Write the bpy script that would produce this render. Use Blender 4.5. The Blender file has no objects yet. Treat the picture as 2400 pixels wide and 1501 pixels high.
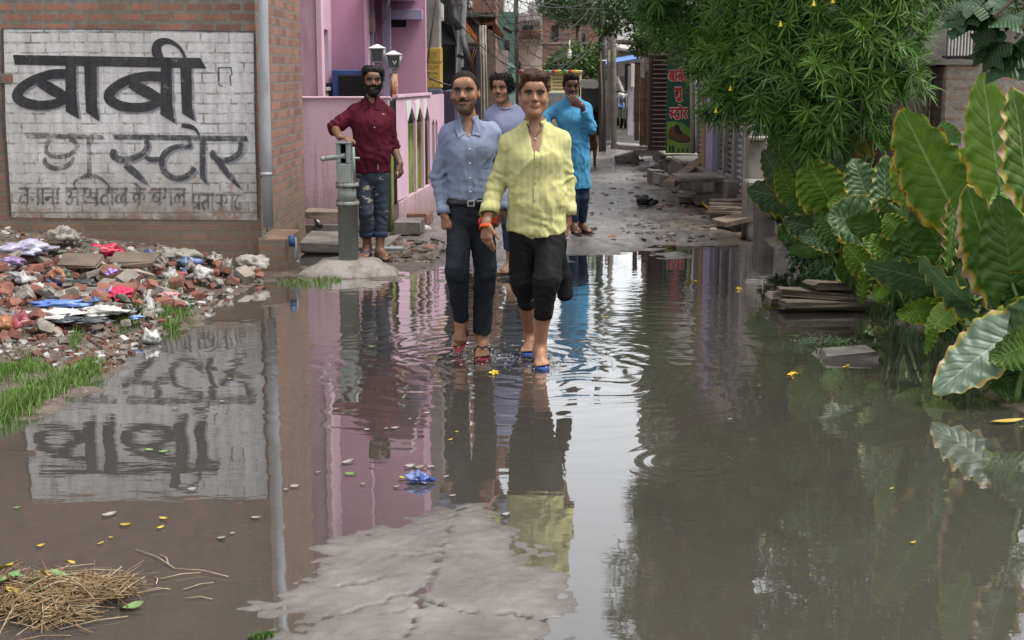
import bpy, math, random
import numpy as np
from math import radians as R, sin, cos, pi
from mathutils import Vector, Matrix

random.seed(7)
rng = np.random.default_rng(7)
scene = bpy.context.scene
COL = scene.collection

# ---------------------------------------------------------------- camera
FPX, CX, CY, HZ, CAMZ = 3280.0, 1200.0, 750.5, 175.0, 1.69      # photo pixels
TH = math.atan((CY - HZ) / FPX)
cam = bpy.data.cameras.new("camera")
cam.sensor_width = 36.0
cam.lens = FPX / 2400 * 36.0
cam.clip_start = 0.1
cam.clip_end = 3000
cam.dof.use_dof = True
cam.dof.focus_distance = 8.5
cam.dof.aperture_fstop = 13
camo = bpy.data.objects.new("camera", cam)
camo.location = (0, 0, CAMZ)
camo.rotation_euler = (pi / 2 - TH, 0, 0)
COL.objects.link(camo)
scene.camera = camo

# ---------------------------------------------------------------- sky, sun, exposure
SUN_EL, SUN_AZ = 62.0, 105.0          # high, from the right, veiled by cloud
world = bpy.data.worlds.new("World")
scene.world = world
world.use_nodes = True
wn = world.node_tree
bg = wn.nodes["Background"]
sky = wn.nodes.new("ShaderNodeTexSky")
sky.sky_type = 'NISHITA'
sky.sun_disc = False
sky.sun_elevation = R(SUN_EL)
sky.sun_rotation = R(SUN_AZ)
sky.air_density = 1.0
sky.dust_density = 4.0
sky.ozone_density = 1.0
hsv = wn.nodes.new("ShaderNodeHueSaturation")
hsv.inputs["Saturation"].default_value = 0.22
wn.links.new(sky.outputs[0], hsv.inputs["Color"])
gam = wn.nodes.new("ShaderNodeGamma")            # an even overcast: the bright patch round the sun is spread out
gam.inputs["Gamma"].default_value = 0.45
wn.links.new(hsv.outputs[0], gam.inputs["Color"])
wn.links.new(gam.outputs[0], bg.inputs["Color"])
bg.inputs["Strength"].default_value = 0.15
sun = bpy.data.lights.new("sun", 'SUN')
sun.energy = 0.85
sun.angle = R(22)
sun.color = (1.0, 0.97, 0.92)
suno = bpy.data.objects.new("sun", sun)
_az, _el = R(SUN_AZ), R(SUN_EL)
_sd = Vector((sin(_az) * cos(_el), cos(_az) * cos(_el), sin(_el)))
suno.rotation_euler = _sd.to_track_quat('Z', 'Y').to_euler()
COL.objects.link(suno)
scene.view_settings.view_transform = 'Standard'
scene.view_settings.look = 'None'
scene.view_settings.gamma = 1
scene.view_settings.exposure = 2.25
scene.cycles.max_bounces = 8
scene.cycles.transparent_max_bounces = 12
scene.cycles.caustics_reflective = False
scene.cycles.caustics_refractive = False

# ---------------------------------------------------------------- pixel helpers (photo pixel -> real point)
_c, _s = cos(TH), sin(TH)
def ray(px, py):
    u, v = (px - CX) / FPX, (py - CY) / FPX
    return Vector((u, _c - v * _s, -_s - v * _c))
def P(px, py, Y):
    r = ray(px, py)
    return Vector((0, 0, CAMZ)) + r * (Y / r.y)
def G(px, py, z=0.0):
    r = ray(px, py)
    return Vector((0, 0, CAMZ)) + r * ((z - CAMZ) / r.z)
def S(px, Y):                       # size in metres of a pixel length at depth Y
    return px * Y / FPX

# ---------------------------------------------------------------- noise (numpy)
_tab = np.random.default_rng(3).random(4096).astype(np.float32)
def vnoise(x, y, z, seed=0):
    xi, yi, zi = np.floor(x).astype(np.int64), np.floor(y).astype(np.int64), np.floor(z).astype(np.int64)
    fx, fy, fz = x - xi, y - yi, z - zi
    fx, fy, fz = [f * f * (3 - 2 * f) for f in (fx, fy, fz)]
    def h(a, b, c):
        return _tab[((a * 73856093) ^ (b * 19349663) ^ (c * 83492791) ^ (seed * 2654435)) & 4095]
    def L(a, b, t): return a + (b - a) * t
    x0 = L(h(xi, yi, zi), h(xi + 1, yi, zi), fx); x1 = L(h(xi, yi + 1, zi), h(xi + 1, yi + 1, zi), fx)
    x2 = L(h(xi, yi, zi + 1), h(xi + 1, yi, zi + 1), fx); x3 = L(h(xi, yi + 1, zi + 1), h(xi + 1, yi + 1, zi + 1), fx)
    return L(L(x0, x1, fy), L(x2, x3, fy), fz) * 2 - 1
def fbm(x, y, z=None, oct=4, seed=0):
    x = np.asarray(x, dtype=np.float64); y = np.asarray(y, dtype=np.float64)
    z = np.zeros_like(x) if z is None else np.asarray(z, dtype=np.float64)
    o, a = 0.0, 1.0
    for i in range(oct):
        o = o + a * vnoise(x * 2 ** i + 17 * i, y * 2 ** i, z * 2 ** i, seed + i)
        a *= 0.5
    return o

# ---------------------------------------------------------------- objects
def set_props(o, label=None, cat=None, group=None, kind=None):
    if label: o["label"] = label
    if cat: o["category"] = cat
    if group: o["group"] = group
    if kind: o["kind"] = kind
    return o
def link(o, parent=None):
    COL.objects.link(o)
    if parent is not None:
        o.parent = parent
        if parent.parent is None:
            o.matrix_parent_inverse = Matrix.LocRotScale(parent.location, parent.rotation_euler, parent.scale).inverted()
    return o
def thing(name, label, cat, loc=(0, 0, 0), group=None, rotz=0.0):
    o = bpy.data.objects.new(name, None)
    o.empty_display_size = 0.1
    o.location = loc
    o.rotation_euler = (0, 0, rotz)
    COL.objects.link(o)
    return set_props(o, label, cat, group)
def np_mesh(name, V, F, smooth=True, mat=None):
    """V (n,3); F (m,4) or (m,3) array"""
    V = np.asarray(V, dtype=np.float32); F = np.asarray(F, dtype=np.int32)
    me = bpy.data.meshes.new(name)
    k = F.shape[1]
    me.vertices.add(len(V)); me.vertices.foreach_set("co", V.ravel())
    me.loops.add(F.size); me.loops.foreach_set("vertex_index", F.ravel())
    me.polygons.add(len(F))
    me.polygons.foreach_set("loop_start", np.arange(0, F.size, k, dtype=np.int32))
    me.polygons.foreach_set("use_smooth", np.full(len(F), smooth))
    me.update(calc_edges=True)
    me.validate()
    if mat: me.materials.append(mat)
    return me
def np_obj(name, V, F, mat, parent=None, smooth=True):
    return link(bpy.data.objects.new(name, np_mesh(name, V, F, smooth, mat)), parent)
def add_uv(me, uv):                 # uv per vertex (n,2)
    uv = np.asarray(uv, dtype=np.float32)
    l = me.uv_layers.new(name="UVMap")
    vi = np.empty(len(me.loops), dtype=np.int32); me.loops.foreach_get("vertex_index", vi)
    l.data.foreach_set("uv", uv[vi].ravel())
def add_col(me, name, rgb):
    a = me.attributes.new(name, 'FLOAT_COLOR', 'POINT')
    c = np.ones((len(rgb), 4), dtype=np.float32); c[:, :3] = rgb
    a.data.foreach_set("color", c.ravel())

class MB:
    """collects shapes into one mesh"""
    def __init__(s): s.v, s.f, s.sm, s.mi = [], [], [], []
    def _add(s, vs, fs, smooth=False, mi=0):
        b = len(s.v); s.v += [tuple(v) for v in vs]
        for f in fs: s.f.append([b + i for i in f]); s.sm.append(smooth); s.mi.append(mi)
        return s
    def box(s, lo, hi, rot=None, bev=0.0, mi=0, jit=0.0):
        lo, hi = Vector(lo), Vector(hi); c = (lo + hi) / 2; d = (hi - lo) / 2
        vs = []
        b = min(bev, min(d) * 0.45)
        if b <= 0:
            for x in (-1, 1):
                for y in (-1, 1):
                    for z in (-1, 1): vs.append(Vector((x * d.x, y * d.y, z * d.z)))
            fs = [(0, 1, 3, 2), (4, 6, 7, 5), (0, 4, 5, 1), (2, 3, 7, 6), (0, 2, 6, 4), (1, 5, 7, 3)]
        else:
            ix = {}
            for x in (-1, 1):
                for y in (-1, 1):
                    for z in (-1, 1):
                        for a in range(3):
                            q = [x * (d.x - b), y * (d.y - b), z * (d.z - b)]
                            q[a] = (x, y, z)[a] * d[a]
                            ix[(x, y, z, a)] = len(vs); vs.append(Vector(q))
            fs = []
            for a in range(3):
                o = [i for i in range(3) if i != a]
                for sg in (-1, 1):
                    f = []
                    for (p, q) in ((-1, -1), (1, -1), (1, 1), (-1, 1)):
                        k = [0, 0, 0]; k[a] = sg; k[o[0]] = p; k[o[1]] = q
                        f.append(ix[(*k, a)])
                    fs.append(f if (sg > 0) == (a != 1) else f[::-1])
            for a in range(3):
                o = [i for i in range(3) if i != a]
                for p in (-1, 1):
                    for q in (-1, 1):
                        f = []
                        for (t, w) in ((-1, 0), (-1, 1), (1, 1), (1, 0)):
                            k = [0, 0, 0]; k[a] = t; k[o[0]] = p; k[o[1]] = q
                            f.append(ix[(*k, o[w])])
                        fs.append(f)
            for x in (-1, 1):
                for y in (-1, 1):
                    for z in (-1, 1): fs.append([ix[(x, y, z, a)] for a in range(3)])
        if jit: vs = [v + Vector((random.uniform(-jit, jit), random.uniform(-jit, jit), random.uniform(-jit, jit))) for v in vs]
        if rot is not None:
            rot = rot.to_3x3() if hasattr(rot, "to_3x3") else rot
            vs = [rot @ v for v in vs]
        return s._add([v + c for v in vs], fs, False, mi)
    def tube(s, pts, r, n=8, cap=True, mi=0, smooth=True, flat=1.0):
        pts = [Vector(p) for p in pts]
        rr = r if isinstance(r, (list, tuple)) else [r] * len(pts)
        vs, fs = [], []
        up = Vector((0.13, 0.21, 1)).normalized()
        for i, p in enumerate(pts):
            t = (pts[min(i + 1, len(pts) - 1)] - pts[max(i - 1, 0)])
            if t.length < 1e-9: t = Vector((0, 0, 1))
            t.normalize()
            a = t.cross(up)
            if a.length < 1e-3: a = t.cross(Vector((1, 0, 0)))
            a.normalize(); b = a.cross(t)
            for k in range(n):
                th = 2 * pi * k / n
                vs.append(p + a * (cos(th) * rr[i]) + b * (sin(th) * rr[i] * flat))
        for i in range(len(pts) - 1):
            for k in range(n):
                k2 = (k + 1) % n
                fs.append((i * n + k, i * n + k2, (i + 1) * n + k2, (i + 1) * n + k))
        s._add(vs, fs, smooth, mi)
        if cap:
            b0 = len(s.v) - len(vs)
            s.f.append([b0 + k for k in range(n)][::-1]); s.sm.append(False); s.mi.append(mi)
            s.f.append([b0 + (len(pts) - 1) * n + k for k in range(n)]); s.sm.append(False); s.mi.append(mi)
        return s
    def lathe(s, c, prof, n=20, mi=0, sx=1.0, sy=1.0, smooth=True):
        c = Vector(c); vs, fs = [], []
        for (r, z) in prof:
            for k in range(n):
                a = 2 * pi * k / n
                vs.append(c + Vector((cos(a) * r * sx, sin(a) * r * sy, z)))
        for i in range(len(prof) - 1):
            for k in range(n):
                k2 = (k + 1) % n
                fs.append((i * n + k, i * n + k2, (i + 1) * n + k2, (i + 1) * n + k))
        fs.append(list(range(n))[::-1]); fs.append([(len(prof) - 1) * n + k for k in range(n)])
        return s._add(vs, fs, smooth, mi)
    def prism(s, poly, off, mi=0, smooth=False):
        """polygon of 3-D points, pushed by vector off"""
        off = Vector(off); n = len(poly); vs = [Vector(p) for p in poly] + [Vector(p) + off for p in poly]
        fs = [list(range(n))[::-1], [n + i for i in range(n)]] + [(i, (i + 1) % n, n + (i + 1) % n, n + i) for i in range(n)]
        return s._add(vs, fs, smooth, mi)
    def quad(s, *pts, mi=0, smooth=False):
        return s._add(pts, [tuple(range(len(pts)))], smooth, mi)
    def ball(s, c, r, n=8, m=6, mi=0):
        c = Vector(c); r = Vector(r) if hasattr(r, "__len__") else Vector((r, r, r))
        vs, fs = [], []
        for i in range(m + 1):
            t = pi * i / m
            for k in range(n):
                a = 2 * pi * k / n
                vs.append(c + Vector((sin(t) * cos(a) * r.x, sin(t) * sin(a) * r.y, cos(t) * r.z)))
        for i in range(m):
            for k in range(n):
                k2 = (k + 1) % n
                fs.append((i * n + k, (i + 1) * n + k, (i + 1) * n + k2, i * n + k2))
        return s._add(vs, fs, True, mi)
    def mesh(s, name, mats):
        me = bpy.data.meshes.new(name)
        me.from_pydata(s.v, [], s.f)
        me.polygons.foreach_set("use_smooth", s.sm)
        me.polygons.foreach_set("material_index", s.mi)
        for m in (mats if isinstance(mats, (list, tuple)) else [mats]): me.materials.append(m)
        me.update()
        return me
    def obj(s, name, mats, parent=None):
        me = s.mesh(name, mats)
        import bmesh
        bm = bmesh.new(); bm.from_mesh(me); bmesh.ops.recalc_face_normals(bm, faces=bm.faces); bm.to_mesh(me); bm.free()
        return link(bpy.data.objects.new(name, me), parent)
def part(parent, name, mat, *shapes):
    """shapes: callables on an MB"""
    b = MB()
    for f in shapes: f(b)
    return b.obj(name, mat, parent)
def pbox(parent, name, mat, lo, hi, rot=None, bev=0.004, jit=0.0):
    return MB().box(lo, hi, rot, bev, 0, jit).obj(name, mat, parent)
def copy_tree(o, parent=None):
    c = o.copy(); COL.objects.link(c)
    if parent is not None: c.parent = parent
    for ch in list(o.children): copy_tree(ch, c)
    return c
def solo(mb, name, mat, label, cat, group=None, origin=None):
    """a one-mesh thing; its origin is moved to the given base point"""
    o = mb.obj(name, mat)
    if origin is not None:
        origin = Vector(origin)
        o.data.transform(Matrix.Translation(-origin)); o.location = origin
    return set_props(o, label, cat, group)

# ---------------------------------------------------------------- materials
class NT:
    def __init__(s, name):
        s.m = bpy.data.materials.new(name); s.m.use_nodes = True
        s.t = s.m.node_tree; s.b = s.t.nodes["Principled BSDF"]; s.out = s.t.nodes["Material Output"]
    def n(s, typ, ins=None, **kw):
        x = s.t.nodes.new("ShaderNode" + typ)
        for k, v in kw.items(): setattr(x, k, v)
        for k, v in (ins or {}).items():
            if isinstance(v, bpy.types.NodeSocket): s.t.links.new(v, x.inputs[k])
            else: x.inputs[k].default_value = v
        return x
    def set(s, **kw):
        names = dict(col="Base Color", rough="Roughness", metal="Metallic", spec="Specular IOR Level", nrm="Normal", trans="Transmission Weight", alpha="Alpha", sss="Subsurface Weight", coat="Coat Weight", sheen="Sheen Weight")
        for k, v in kw.items():
            i = s.b.inputs[names[k]]
            if isinstance(v, bpy.types.NodeSocket): s.t.links.new(v, i)
            else: i.default_value = (*v, 1) if (k == 'col' and len(v) == 3) else v
        return s
    def pos(s): return s.n("NewGeometry").outputs["Position"]
    def objc(s): return s.n("TexCoord").outputs["Object"]
    def uv(s): return s.n("TexCoord").outputs["UV"]
    def sep(s, v):
        x = s.n("SeparateXYZ", {0: v}); return x.outputs[0], x.outputs[1], x.outputs[2]
    def comb(s, x, y, z): return s.n("CombineXYZ", {0: x, 1: y, 2: z}).outputs[0]
    def scale(s, v, k): return s.n("VectorMath", {0: v, 1: k}, operation='MULTIPLY').outputs[0]
    def math(s, op, a, b=0.0, clamp=False):
        x = s.n("Math", {0: a, 1: b}, operation=op, use_clamp=clamp); return x.outputs[0]
    def noise(s, v, sc, det=4, ro=0.55, dist=0.0, col=False):
        x = s.n("TexNoise", {"Vector": v, "Scale": sc, "Detail": det, "Roughness": ro, "Distortion": dist}); return x.outputs[1 if col else 0]
    def ramp(s, f, stops, interp='LINEAR'):
        x = s.n("ValToRGB", {0: f}); cr = x.color_ramp; cr.interpolation = interp
        while len(cr.elements) < len(stops): cr.elements.new(0.5)
        for e, (p, c) in zip(cr.elements, stops):
            e.position = p; e.color = (c, c, c, 1) if not hasattr(c, "__len__") else (*c, 1)
        return x.outputs[0]
    def mix(s, f, a, b, blend='MIX'):
        x = s.n("Mix", data_type='RGBA', blend_type=blend)
        for i, v in ((0, f), (6, a), (7, b)):
            if isinstance(v, bpy.types.NodeSocket): s.t.links.new(v, x.inputs[i])
            elif i == 0: x.inputs[0].default_value = v
            else: x.inputs[i].default_value = (*v, 1)
        return x.outputs[2]
    def bump(s, h, st=0.5, d=0.01, nrm=None):
        ins = {"Height": h, "Strength": st, "Distance": d}
        if nrm is not None: ins["Normal"] = nrm
        return s.n("Bump", ins).outputs[0]
    def rnd(s): return s.n("ObjectInfo").outputs["Random"]

def pmat(name, c1, c2=None, sc=6.0, rough=0.75, bump=0.3, bsc=40.0, c3=None, metal=0.0, spots=None, objspace=False, stretch=(1, 1, 1), rvar=0.0, spec=0.4, lo=0.35, hi=0.65, bd=0.01):
    """mottled procedural surface: two tones by broad noise, an optional third in patches, fine bump"""
    t = NT(name)
    v = t.objc() if objspace else t.pos()
    vs = t.scale(v, stretch)
    c2 = c2 or tuple(x * 0.75 for x in c1)
    n1 = t.noise(vs, sc, 6, 0.62)
    col = t.ramp(n1, [(lo, c2), (hi, c1)])
    if c3:
        n2 = t.noise(vs, sc * 0.45 + 0.37, 6, 0.7)
        col = t.mix(t.ramp(n2, [(0.55, 0.0), (0.68, 1.0)]), col, c3)
    if rvar:
        h = t.n("HueSaturation", {"Color": col, "Value": t.math('ADD', t.math('MULTIPLY', t.rnd(), rvar), 1 - rvar / 2)})
        col = h.outputs[0]
    rr = t.ramp(t.noise(vs, sc * 1.7, 4), [(0.3, max(0.03, rough - 0.14)), (0.7, min(1, rough + 0.1))])
    t.set(col=col, rough=rr, metal=metal, spec=spec)
    if bump: t.set(nrm=t.bump(t.noise(vs, bsc, 5, 0.65), bump, bd))
    return t.m

def brick_mat(name, axis, c1, c2, mortar, bw=0.24, rh=0.085, ms=0.012, dirt=0.5, paint=None, bump=0.6, wet=0.0, off=(0, 0)):
    t = NT(name)
    p = t.pos(); x, y, z = t.sep(p)
    wob = t.math('MULTIPLY', t.math('SUBTRACT', t.noise(p, 3.0, 3), 0.5), 0.02)
    u = t.math('ADD', x if axis == 'x' else y, off[0])
    v = t.comb(u, t.math('ADD', t.math('ADD', z, wob), off[1]), 0.0)
    br = t.n("TexBrick", {"Vector": v, "Scale": 1.0, "Color1": (0, 0, 0, 1), "Color2": (1, 1, 1, 1), "Mortar": (0.5, 0.5, 0.5, 1), "Mortar Size": ms, "Mortar Smooth": 0.25, "Bias": 0.0, "Brick Width": bw, "Row Height": rh})
    fac = br.outputs["Fac"]
    rag = t.math('ADD', fac, t.math('MULTIPLY', t.math('SUBTRACT', t.noise(p, 28, 4, 0.7), 0.5), 1.1), True)
    fac2 = t.ramp(rag, [(0.35, 0.0), (0.62, 1.0)])
    tone = t.math('ADD', t.math('MULTIPLY', br.outputs["Color"], 0.75), t.math('MULTIPLY', t.noise(p, 7, 5), 0.4))
    bc = t.ramp(tone, [(0.15, c2), (0.5, c1), (0.85, tuple(min(1, k * 1.25) for k in c1))])
    bc = t.mix(t.ramp(t.noise(p, 45, 4), [(0.5, 0.0), (0.75, 0.55)]), bc, mortar)
    mo = t.ramp(t.noise(p, 18, 5), [(0.3, tuple(k * 0.6 for k in mortar)), (0.7, mortar)])
    col = t.mix(fac2, bc, mo)
    if paint:
        # whitewash worn through to the brick in places, grimy low down and in streaks
        st = t.noise(t.scale(p, (6, 6, 0.9)), 1.6, 6, 0.7)
        pc = t.ramp(st, [(0.30, tuple(k * 0.60 for k in paint)), (0.55, paint), (0.8, tuple(min(1, k * 1.12) for k in paint))])
        pc = t.mix(t.ramp(t.noise(p, 1.7, 7, 0.75), [(0.46, 0.0), (0.70, 0.55)]), pc, (0.30, 0.285, 0.27))
        pc = t.mix(t.ramp(t.noise(p, 24, 5, 0.7), [(0.48, 0.0), (0.75, 0.5)]), pc, tuple(k * 0.55 for k in paint))
        low = t.ramp(z, [(0.46, 1.0), (0.62, 0.45), (0.95, 0.12), (1.2, 0.0)])
        pc = t.mix(t.math('MULTIPLY', low, t.ramp(t.noise(p, 5, 6, 0.7), [(0.3, 0.25), (0.6, 1.0)])), pc, (0.16, 0.125, 0.085))
        worn = t.math('ADD', t.noise(p, 9, 8, 0.75), t.math('MULTIPLY', fac2, 0.10))
        thr = t.math('ADD', worn, t.math('MULTIPLY', low, 0.10))
        wear = t.ramp(thr, [(0.60, 0.0), (0.70, 0.85)])
        crack = t.math('MULTIPLY', fac2, t.ramp(t.noise(p, 3.2, 7, .75), [(0.48, 0.03), (0.68, 0.7)]))
        col = t.mix(wear, pc, t.mix(0.45, col, (0.20, 0.16, 0.13)))
        col = t.mix(crack, col, (0.09, 0.08, 0.075))
    else:
        st = t.noise(t.scale(p, (1.2, 1.2, 0.35)), 1.5, 6, 0.7)
        col = t.mix(t.math('MULTIPLY', t.ramp(st, [(0.45, 0.0), (0.7, 1.0)]), dirt), col, (0.11, 0.095, 0.075))
        low = t.math('MULTIPLY', t.ramp(z, [(0.40, 1.0), (0.85, 0.0)]), t.ramp(t.noise(p, 4, 6, .7), [(.3, .35), (.6, 1.0)]))
        col = t.mix(t.math('MULTIPLY', low, 0.8), col, (0.15, 0.12, 0.08))
    t.set(col=col, rough=0.85 - wet * 0.3, spec=0.3)
    h = t.math('ADD', t.math('MULTIPLY', fac2, -1.0), t.math('MULTIPLY', t.noise(p, 50, 5, 0.7), 0.7))
    t.set(nrm=t.bump(h, bump, 0.012))
    return t.m

# ================================================================ GROUND
def interp(v, pts):
    a = np.array(pts, dtype=np.float64); return np.interp(v, a[:, 0], a[:, 1])
def smooth(t): t = np.clip(t, 0, 1); return t * t * (3 - 2 * t)
LEFT_SHORE = [(3.5, -5.0), (4.5, -4.2), (5.6, -3.1), (6.3, -2.62), (6.72, -2.44), (7.1, -2.37), (7.98, -2.30), (9.0, -2.30), (9.5, -2.17), (10.5, -2.22), (11.3, -2.12), (11.6, -2.0), (12.2, -2.25), (14, -2.6)]
FAR_SHORE = [(-9, 11.2), (-2.0, 11.3), (-1.7, 11.25), (-1.35, 11.35), (-1.1, 11.5), (-0.7, 11.75), (-0.3, 12.05), (0.1, 12.3), (0.5, 12.5), (0.9, 13.0), (1.25, 13.45), (1.8, 13.7), (2.2, 14.0), (2.36, 14.6), (2.42, 15.6), (2.6, 17), (9, 17)]
RIGHT_SHORE = [(3, 3.0), (5, 2.9), (7, 2.55), (8, 2.62), (10, 2.66), (12, 2.6), (13, 2.6), (15, 2.62), (16, 2.66), (60, 2.7)]
ISLAND_PX = [(1100, 1192), (1010, 1205), (900, 1238), (800, 1262), (725, 1292), (690, 1325), (705, 1352), (640, 1372), (612, 1398), (575, 1430), (640, 1446), (760, 1450), (760, 1470), (640, 1492), (600, 1530), (700, 1640), (1340, 1640), (1345, 1500), (1325, 1440), (1310, 1380), (1270, 1330), (1225, 1280), (1225, 1250), (1180, 1212)]
ISLAND = np.array([[G(*p).x, G(*p).y] for p in ISLAND_PX])
CRACKS = [[(1090, 1192), (1060, 1205), (1048, 1250), (1040, 1290), (1028, 1320), (1025, 1352), (1000, 1372), (985, 1395), (990, 1420), (965, 1455), (955, 1501)],
          [(1028, 1340), (990, 1385), (940, 1400), (880, 1418), (830, 1436), (770, 1452)], [(990, 1410), (1090, 1440), (1200, 1447), (1330, 1452)],
          [(905, 1350), (860, 1372), (800, 1380)], [(1010, 1300), (960, 1312), (900, 1310)], [(980, 1430), (920, 1440), (880, 1452)]]
CRACKS = [np.array([[G(*p).x, G(*p).y] for p in c]) for c in CRACKS]
def seg_dist(x, y, a, b):
    ab = b - a; t = np.clip(((x - a[0]) * ab[0] + (y - a[1]) * ab[1]) / max(1e-9, ab @ ab), 0, 1)
    return np.hypot(x - a[0] - t * ab[0], y - a[1] - t * ab[1])
def poly_sd(x, y, pg):
    d = np.full(np.shape(x), 1e9); ins = np.zeros(np.shape(x), bool)
    for i in range(len(pg)):
        a, b = pg[i], pg[(i + 1) % len(pg)]
        d = np.minimum(d, seg_dist(x, y, a, b))
        c = ((a[1] > y) != (b[1] > y)) & (x < (b[0] - a[0]) * (y - a[1]) / (b[1] - a[1] + 1e-12) + a[0])
        ins ^= c
    return np.where(ins, d, -d)
def ground_fields(x, y):
    x = np.asarray(x, float); y = np.asarray(y, float)
    n1 = fbm(x * 1.3, y * 1.3, oct=4, seed=1); n2 = fbm(x * 7, y * 7, oct=3, seed=5); n3 = fbm(x * 30, y * 30, oct=2, seed=9)
    bed = -0.075 + 0.02 * n1 + 0.006 * n2
    dl = interp(y, LEFT_SHORE) - x + 0.06 * n1 + 0.03 * n2
    left = np.where(y < 12.6, np.clip(dl * 0.16, -0.2, 0.05) + np.clip((dl - 0.3) * 0.12, 0, 0.22) + np.clip(y - 9.0, 0, 3) * 0.035 * smooth(dl / 0.8), -0.3) + 0.012 * n2 + 0.006 * n3
    df = y - interp(x, FAR_SHORE) + 0.35 * n1 + 0.12 * n2
    far = np.clip(df * 0.03, -0.2, 0.035) + np.clip((y - 13.5) * 0.004, 0, 0.4) + 0.008 * n1 + 0.007 * n2 + 0.003 * n3
    # drain in front of the pink wall, left of the street
    dr = smooth((x + 1.62 - 0.05 * n1) / -0.12) * smooth((y - 12.2) / 0.2) * smooth((14.75 - y) / 0.2) * smooth((x + 2.5) / 0.1)
    far = far - 0.12 * dr
    # worn rough middle of the lane edge, heaps of silt on both sides
    far = far + 0.05 * smooth((np.abs(x - 0.9) - 1.3) / 0.8) * smooth((y - 15.5) / 3)
    dr_ = x - interp(y, RIGHT_SHORE) + 0.05 * n1 + 0.02 * n2
    right = np.clip(dr_ * 0.4, -0.2, 0.10) + np.clip((dr_ - 0.3) * 0.15, 0, 0.25) + 0.01 * n2
    near = (y < 7) & (x < 1.6) & (x > -3)
    sd = np.full(x.shape, -1.0)
    if near.any():
        xx, yy = x[near], y[near]
        sd[near] = poly_sd(xx, yy, ISLAND) + 0.016 * n2[near] + 0.004 * n3[near] + 0.04 * n1[near]
    isl = np.where(sd > -0.4, np.clip(sd * 0.07, -0.06, 0.009) + 0.0035 * n2 + 0.003 * n3, -0.3)
    crack = np.zeros(x.shape)
    if near.any():
        xx, yy = x[near], y[near]; jx = 0.018 * fbm(xx * 22, yy * 22, oct=3, seed=21); jy = 0.018 * fbm(xx * 22, yy * 22, oct=3, seed=22)
        dmin = np.full(xx.shape, 9.0)
        for c in CRACKS:
            for i in range(len(c) - 1): dmin = np.minimum(dmin, seg_dist(xx + jx, yy + jy, c[i], c[i + 1]))
        wv = 0.004 + 0.010 * np.clip(fbm(xx * 5, yy * 5, oct=2, seed=31) + 0.2, 0, 1)
        crack[near] = smooth(1.3 - dmin / wv) * (sd[near] > -0.05)
    isl = isl - 0.022 * crack
    z = np.maximum.reduce([bed, left, far, right, isl])
    # mud weight: banks and silt, not the concrete lane / island
    mud = np.maximum(smooth((left - bed) / 0.06), smooth((right - bed) / 0.06))
    mud = np.where(isl >= z - 1e-6, 0.0, mud)
    lane = smooth(1 - np.abs(x - interp(y, [(11, 0.2), (16, 0.75), (25, 1.0), (60, 1.0)])) / interp(y, [(11, 1.6), (16, 1.55), (40, 1.5)]) + 0.35 + 0.3 * n1)
    mud = np.where((y > 11.3) & (far >= z - 1e-6), 1 - lane, mud)
    mud = np.where((z <= bed + 1e-6) | (z < -0.03), np.maximum(mud, 0.45 + 0.3 * n1), mud)
    return z, np.clip(mud, 0, 1), crack
def gz(x, y):
    z, _, _ = ground_fields(np.array([float(x)]), np.array([float(y)])); return float(z[0])
def GP(px, py):
    z = 0.0
    for _ in range(5):
        p = G(px, py, z); z = 0.5 * z + 0.5 * gz(p.x, p.y)
    p = G(px, py, z); p.z = gz(p.x, p.y); return p

def spaced(*segs):
    o = []
    for a, b, h in segs: o.append(np.arange(a, b - 1e-6, h))
    return np.concatenate(o + [[segs[-1][1]]])
def grid_faces(nx, ny):
    i = np.arange((nx - 1) * (ny - 1)); r, c = i // (nx - 1), i % (nx - 1); a = r * nx + c
    return np.stack([a, a + 1, a + nx + 1, a + nx], 1)
gx = spaced((-400, -40, 60), (-40, -9, 4), (-9, -3, .1), (-3, -1.4, .03), (-1.4, .45, .013), (.45, 3.2, .035), (3.2, 9, .15), (9, 41, 4), (41, 401, 60))
gy = spaced((-60, 2.4, 12), (2.4, 3.9, .06), (3.9, 5.9, .014), (5.9, 12, .035), (12, 18, .045), (18, 40, .25), (40, 100, 3), (100, 1300, 150))
GX, GY = np.meshgrid(gx, gy)
gzv, gmud, gcr = ground_fields(GX.ravel(), GY.ravel())
gV = np.stack([GX.ravel(), GY.ravel(), gzv], 1)
t = NT("wet_lane")
p = t.pos(); at = t.n("VertexColor", layer_name="Mask")
mr, mg, mb_ = t.sep(at.outputs["Color"])
conc = t.ramp(t.noise(p, 2.2, 8, 0.65), [(0.3, (0.085, 0.077, 0.071)), (0.5, (0.15, 0.140, 0.133)), (0.72, (0.215, 0.203, 0.195))])
conc = t.mix(t.ramp(t.noise(p, 60, 4, 0.7), [(0.45, 0.0), (0.8, 0.45)]), conc, (0.15, 0.13, 0.12))
conc = t.mix(t.ramp(t.noise(t.scale(p, (0.6, 3, 1)), 4, 5, .7), [(0.56, 0.0), (0.7, 0.6)]), conc, (0.16, 0.13, 0.11))
mudc = t.ramp(t.noise(p, 8, 8, 0.7), [(0.3, (0.045, 0.034, 0.027)), (0.5, (0.10, 0.078, 0.06)), (0.72, (0.19, 0.155, 0.125))])
mudc = t.mix(t.ramp(t.noise(p, 34, 3, 0.6), [(0.58, 0.0), (0.68, 0.8)]), mudc, (0.24, 0.20, 0.17))
mf = t.ramp(t.math('ADD', mr, t.math('MULTIPLY', t.math('SUBTRACT', t.noise(p, 9, 6, 0.7), 0.5), 0.7)), [(0.38, 0.0), (0.62, 1.0)])
col = t.mix(mf, conc, mudc)
col = t.mix(mg, col, (0.06, 0.05, 0.043))
col = t.mix(t.math('MULTIPLY', mb_, 0.6), col, (0.075, 0.064, 0.054))          # wet margin just above the water
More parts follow.
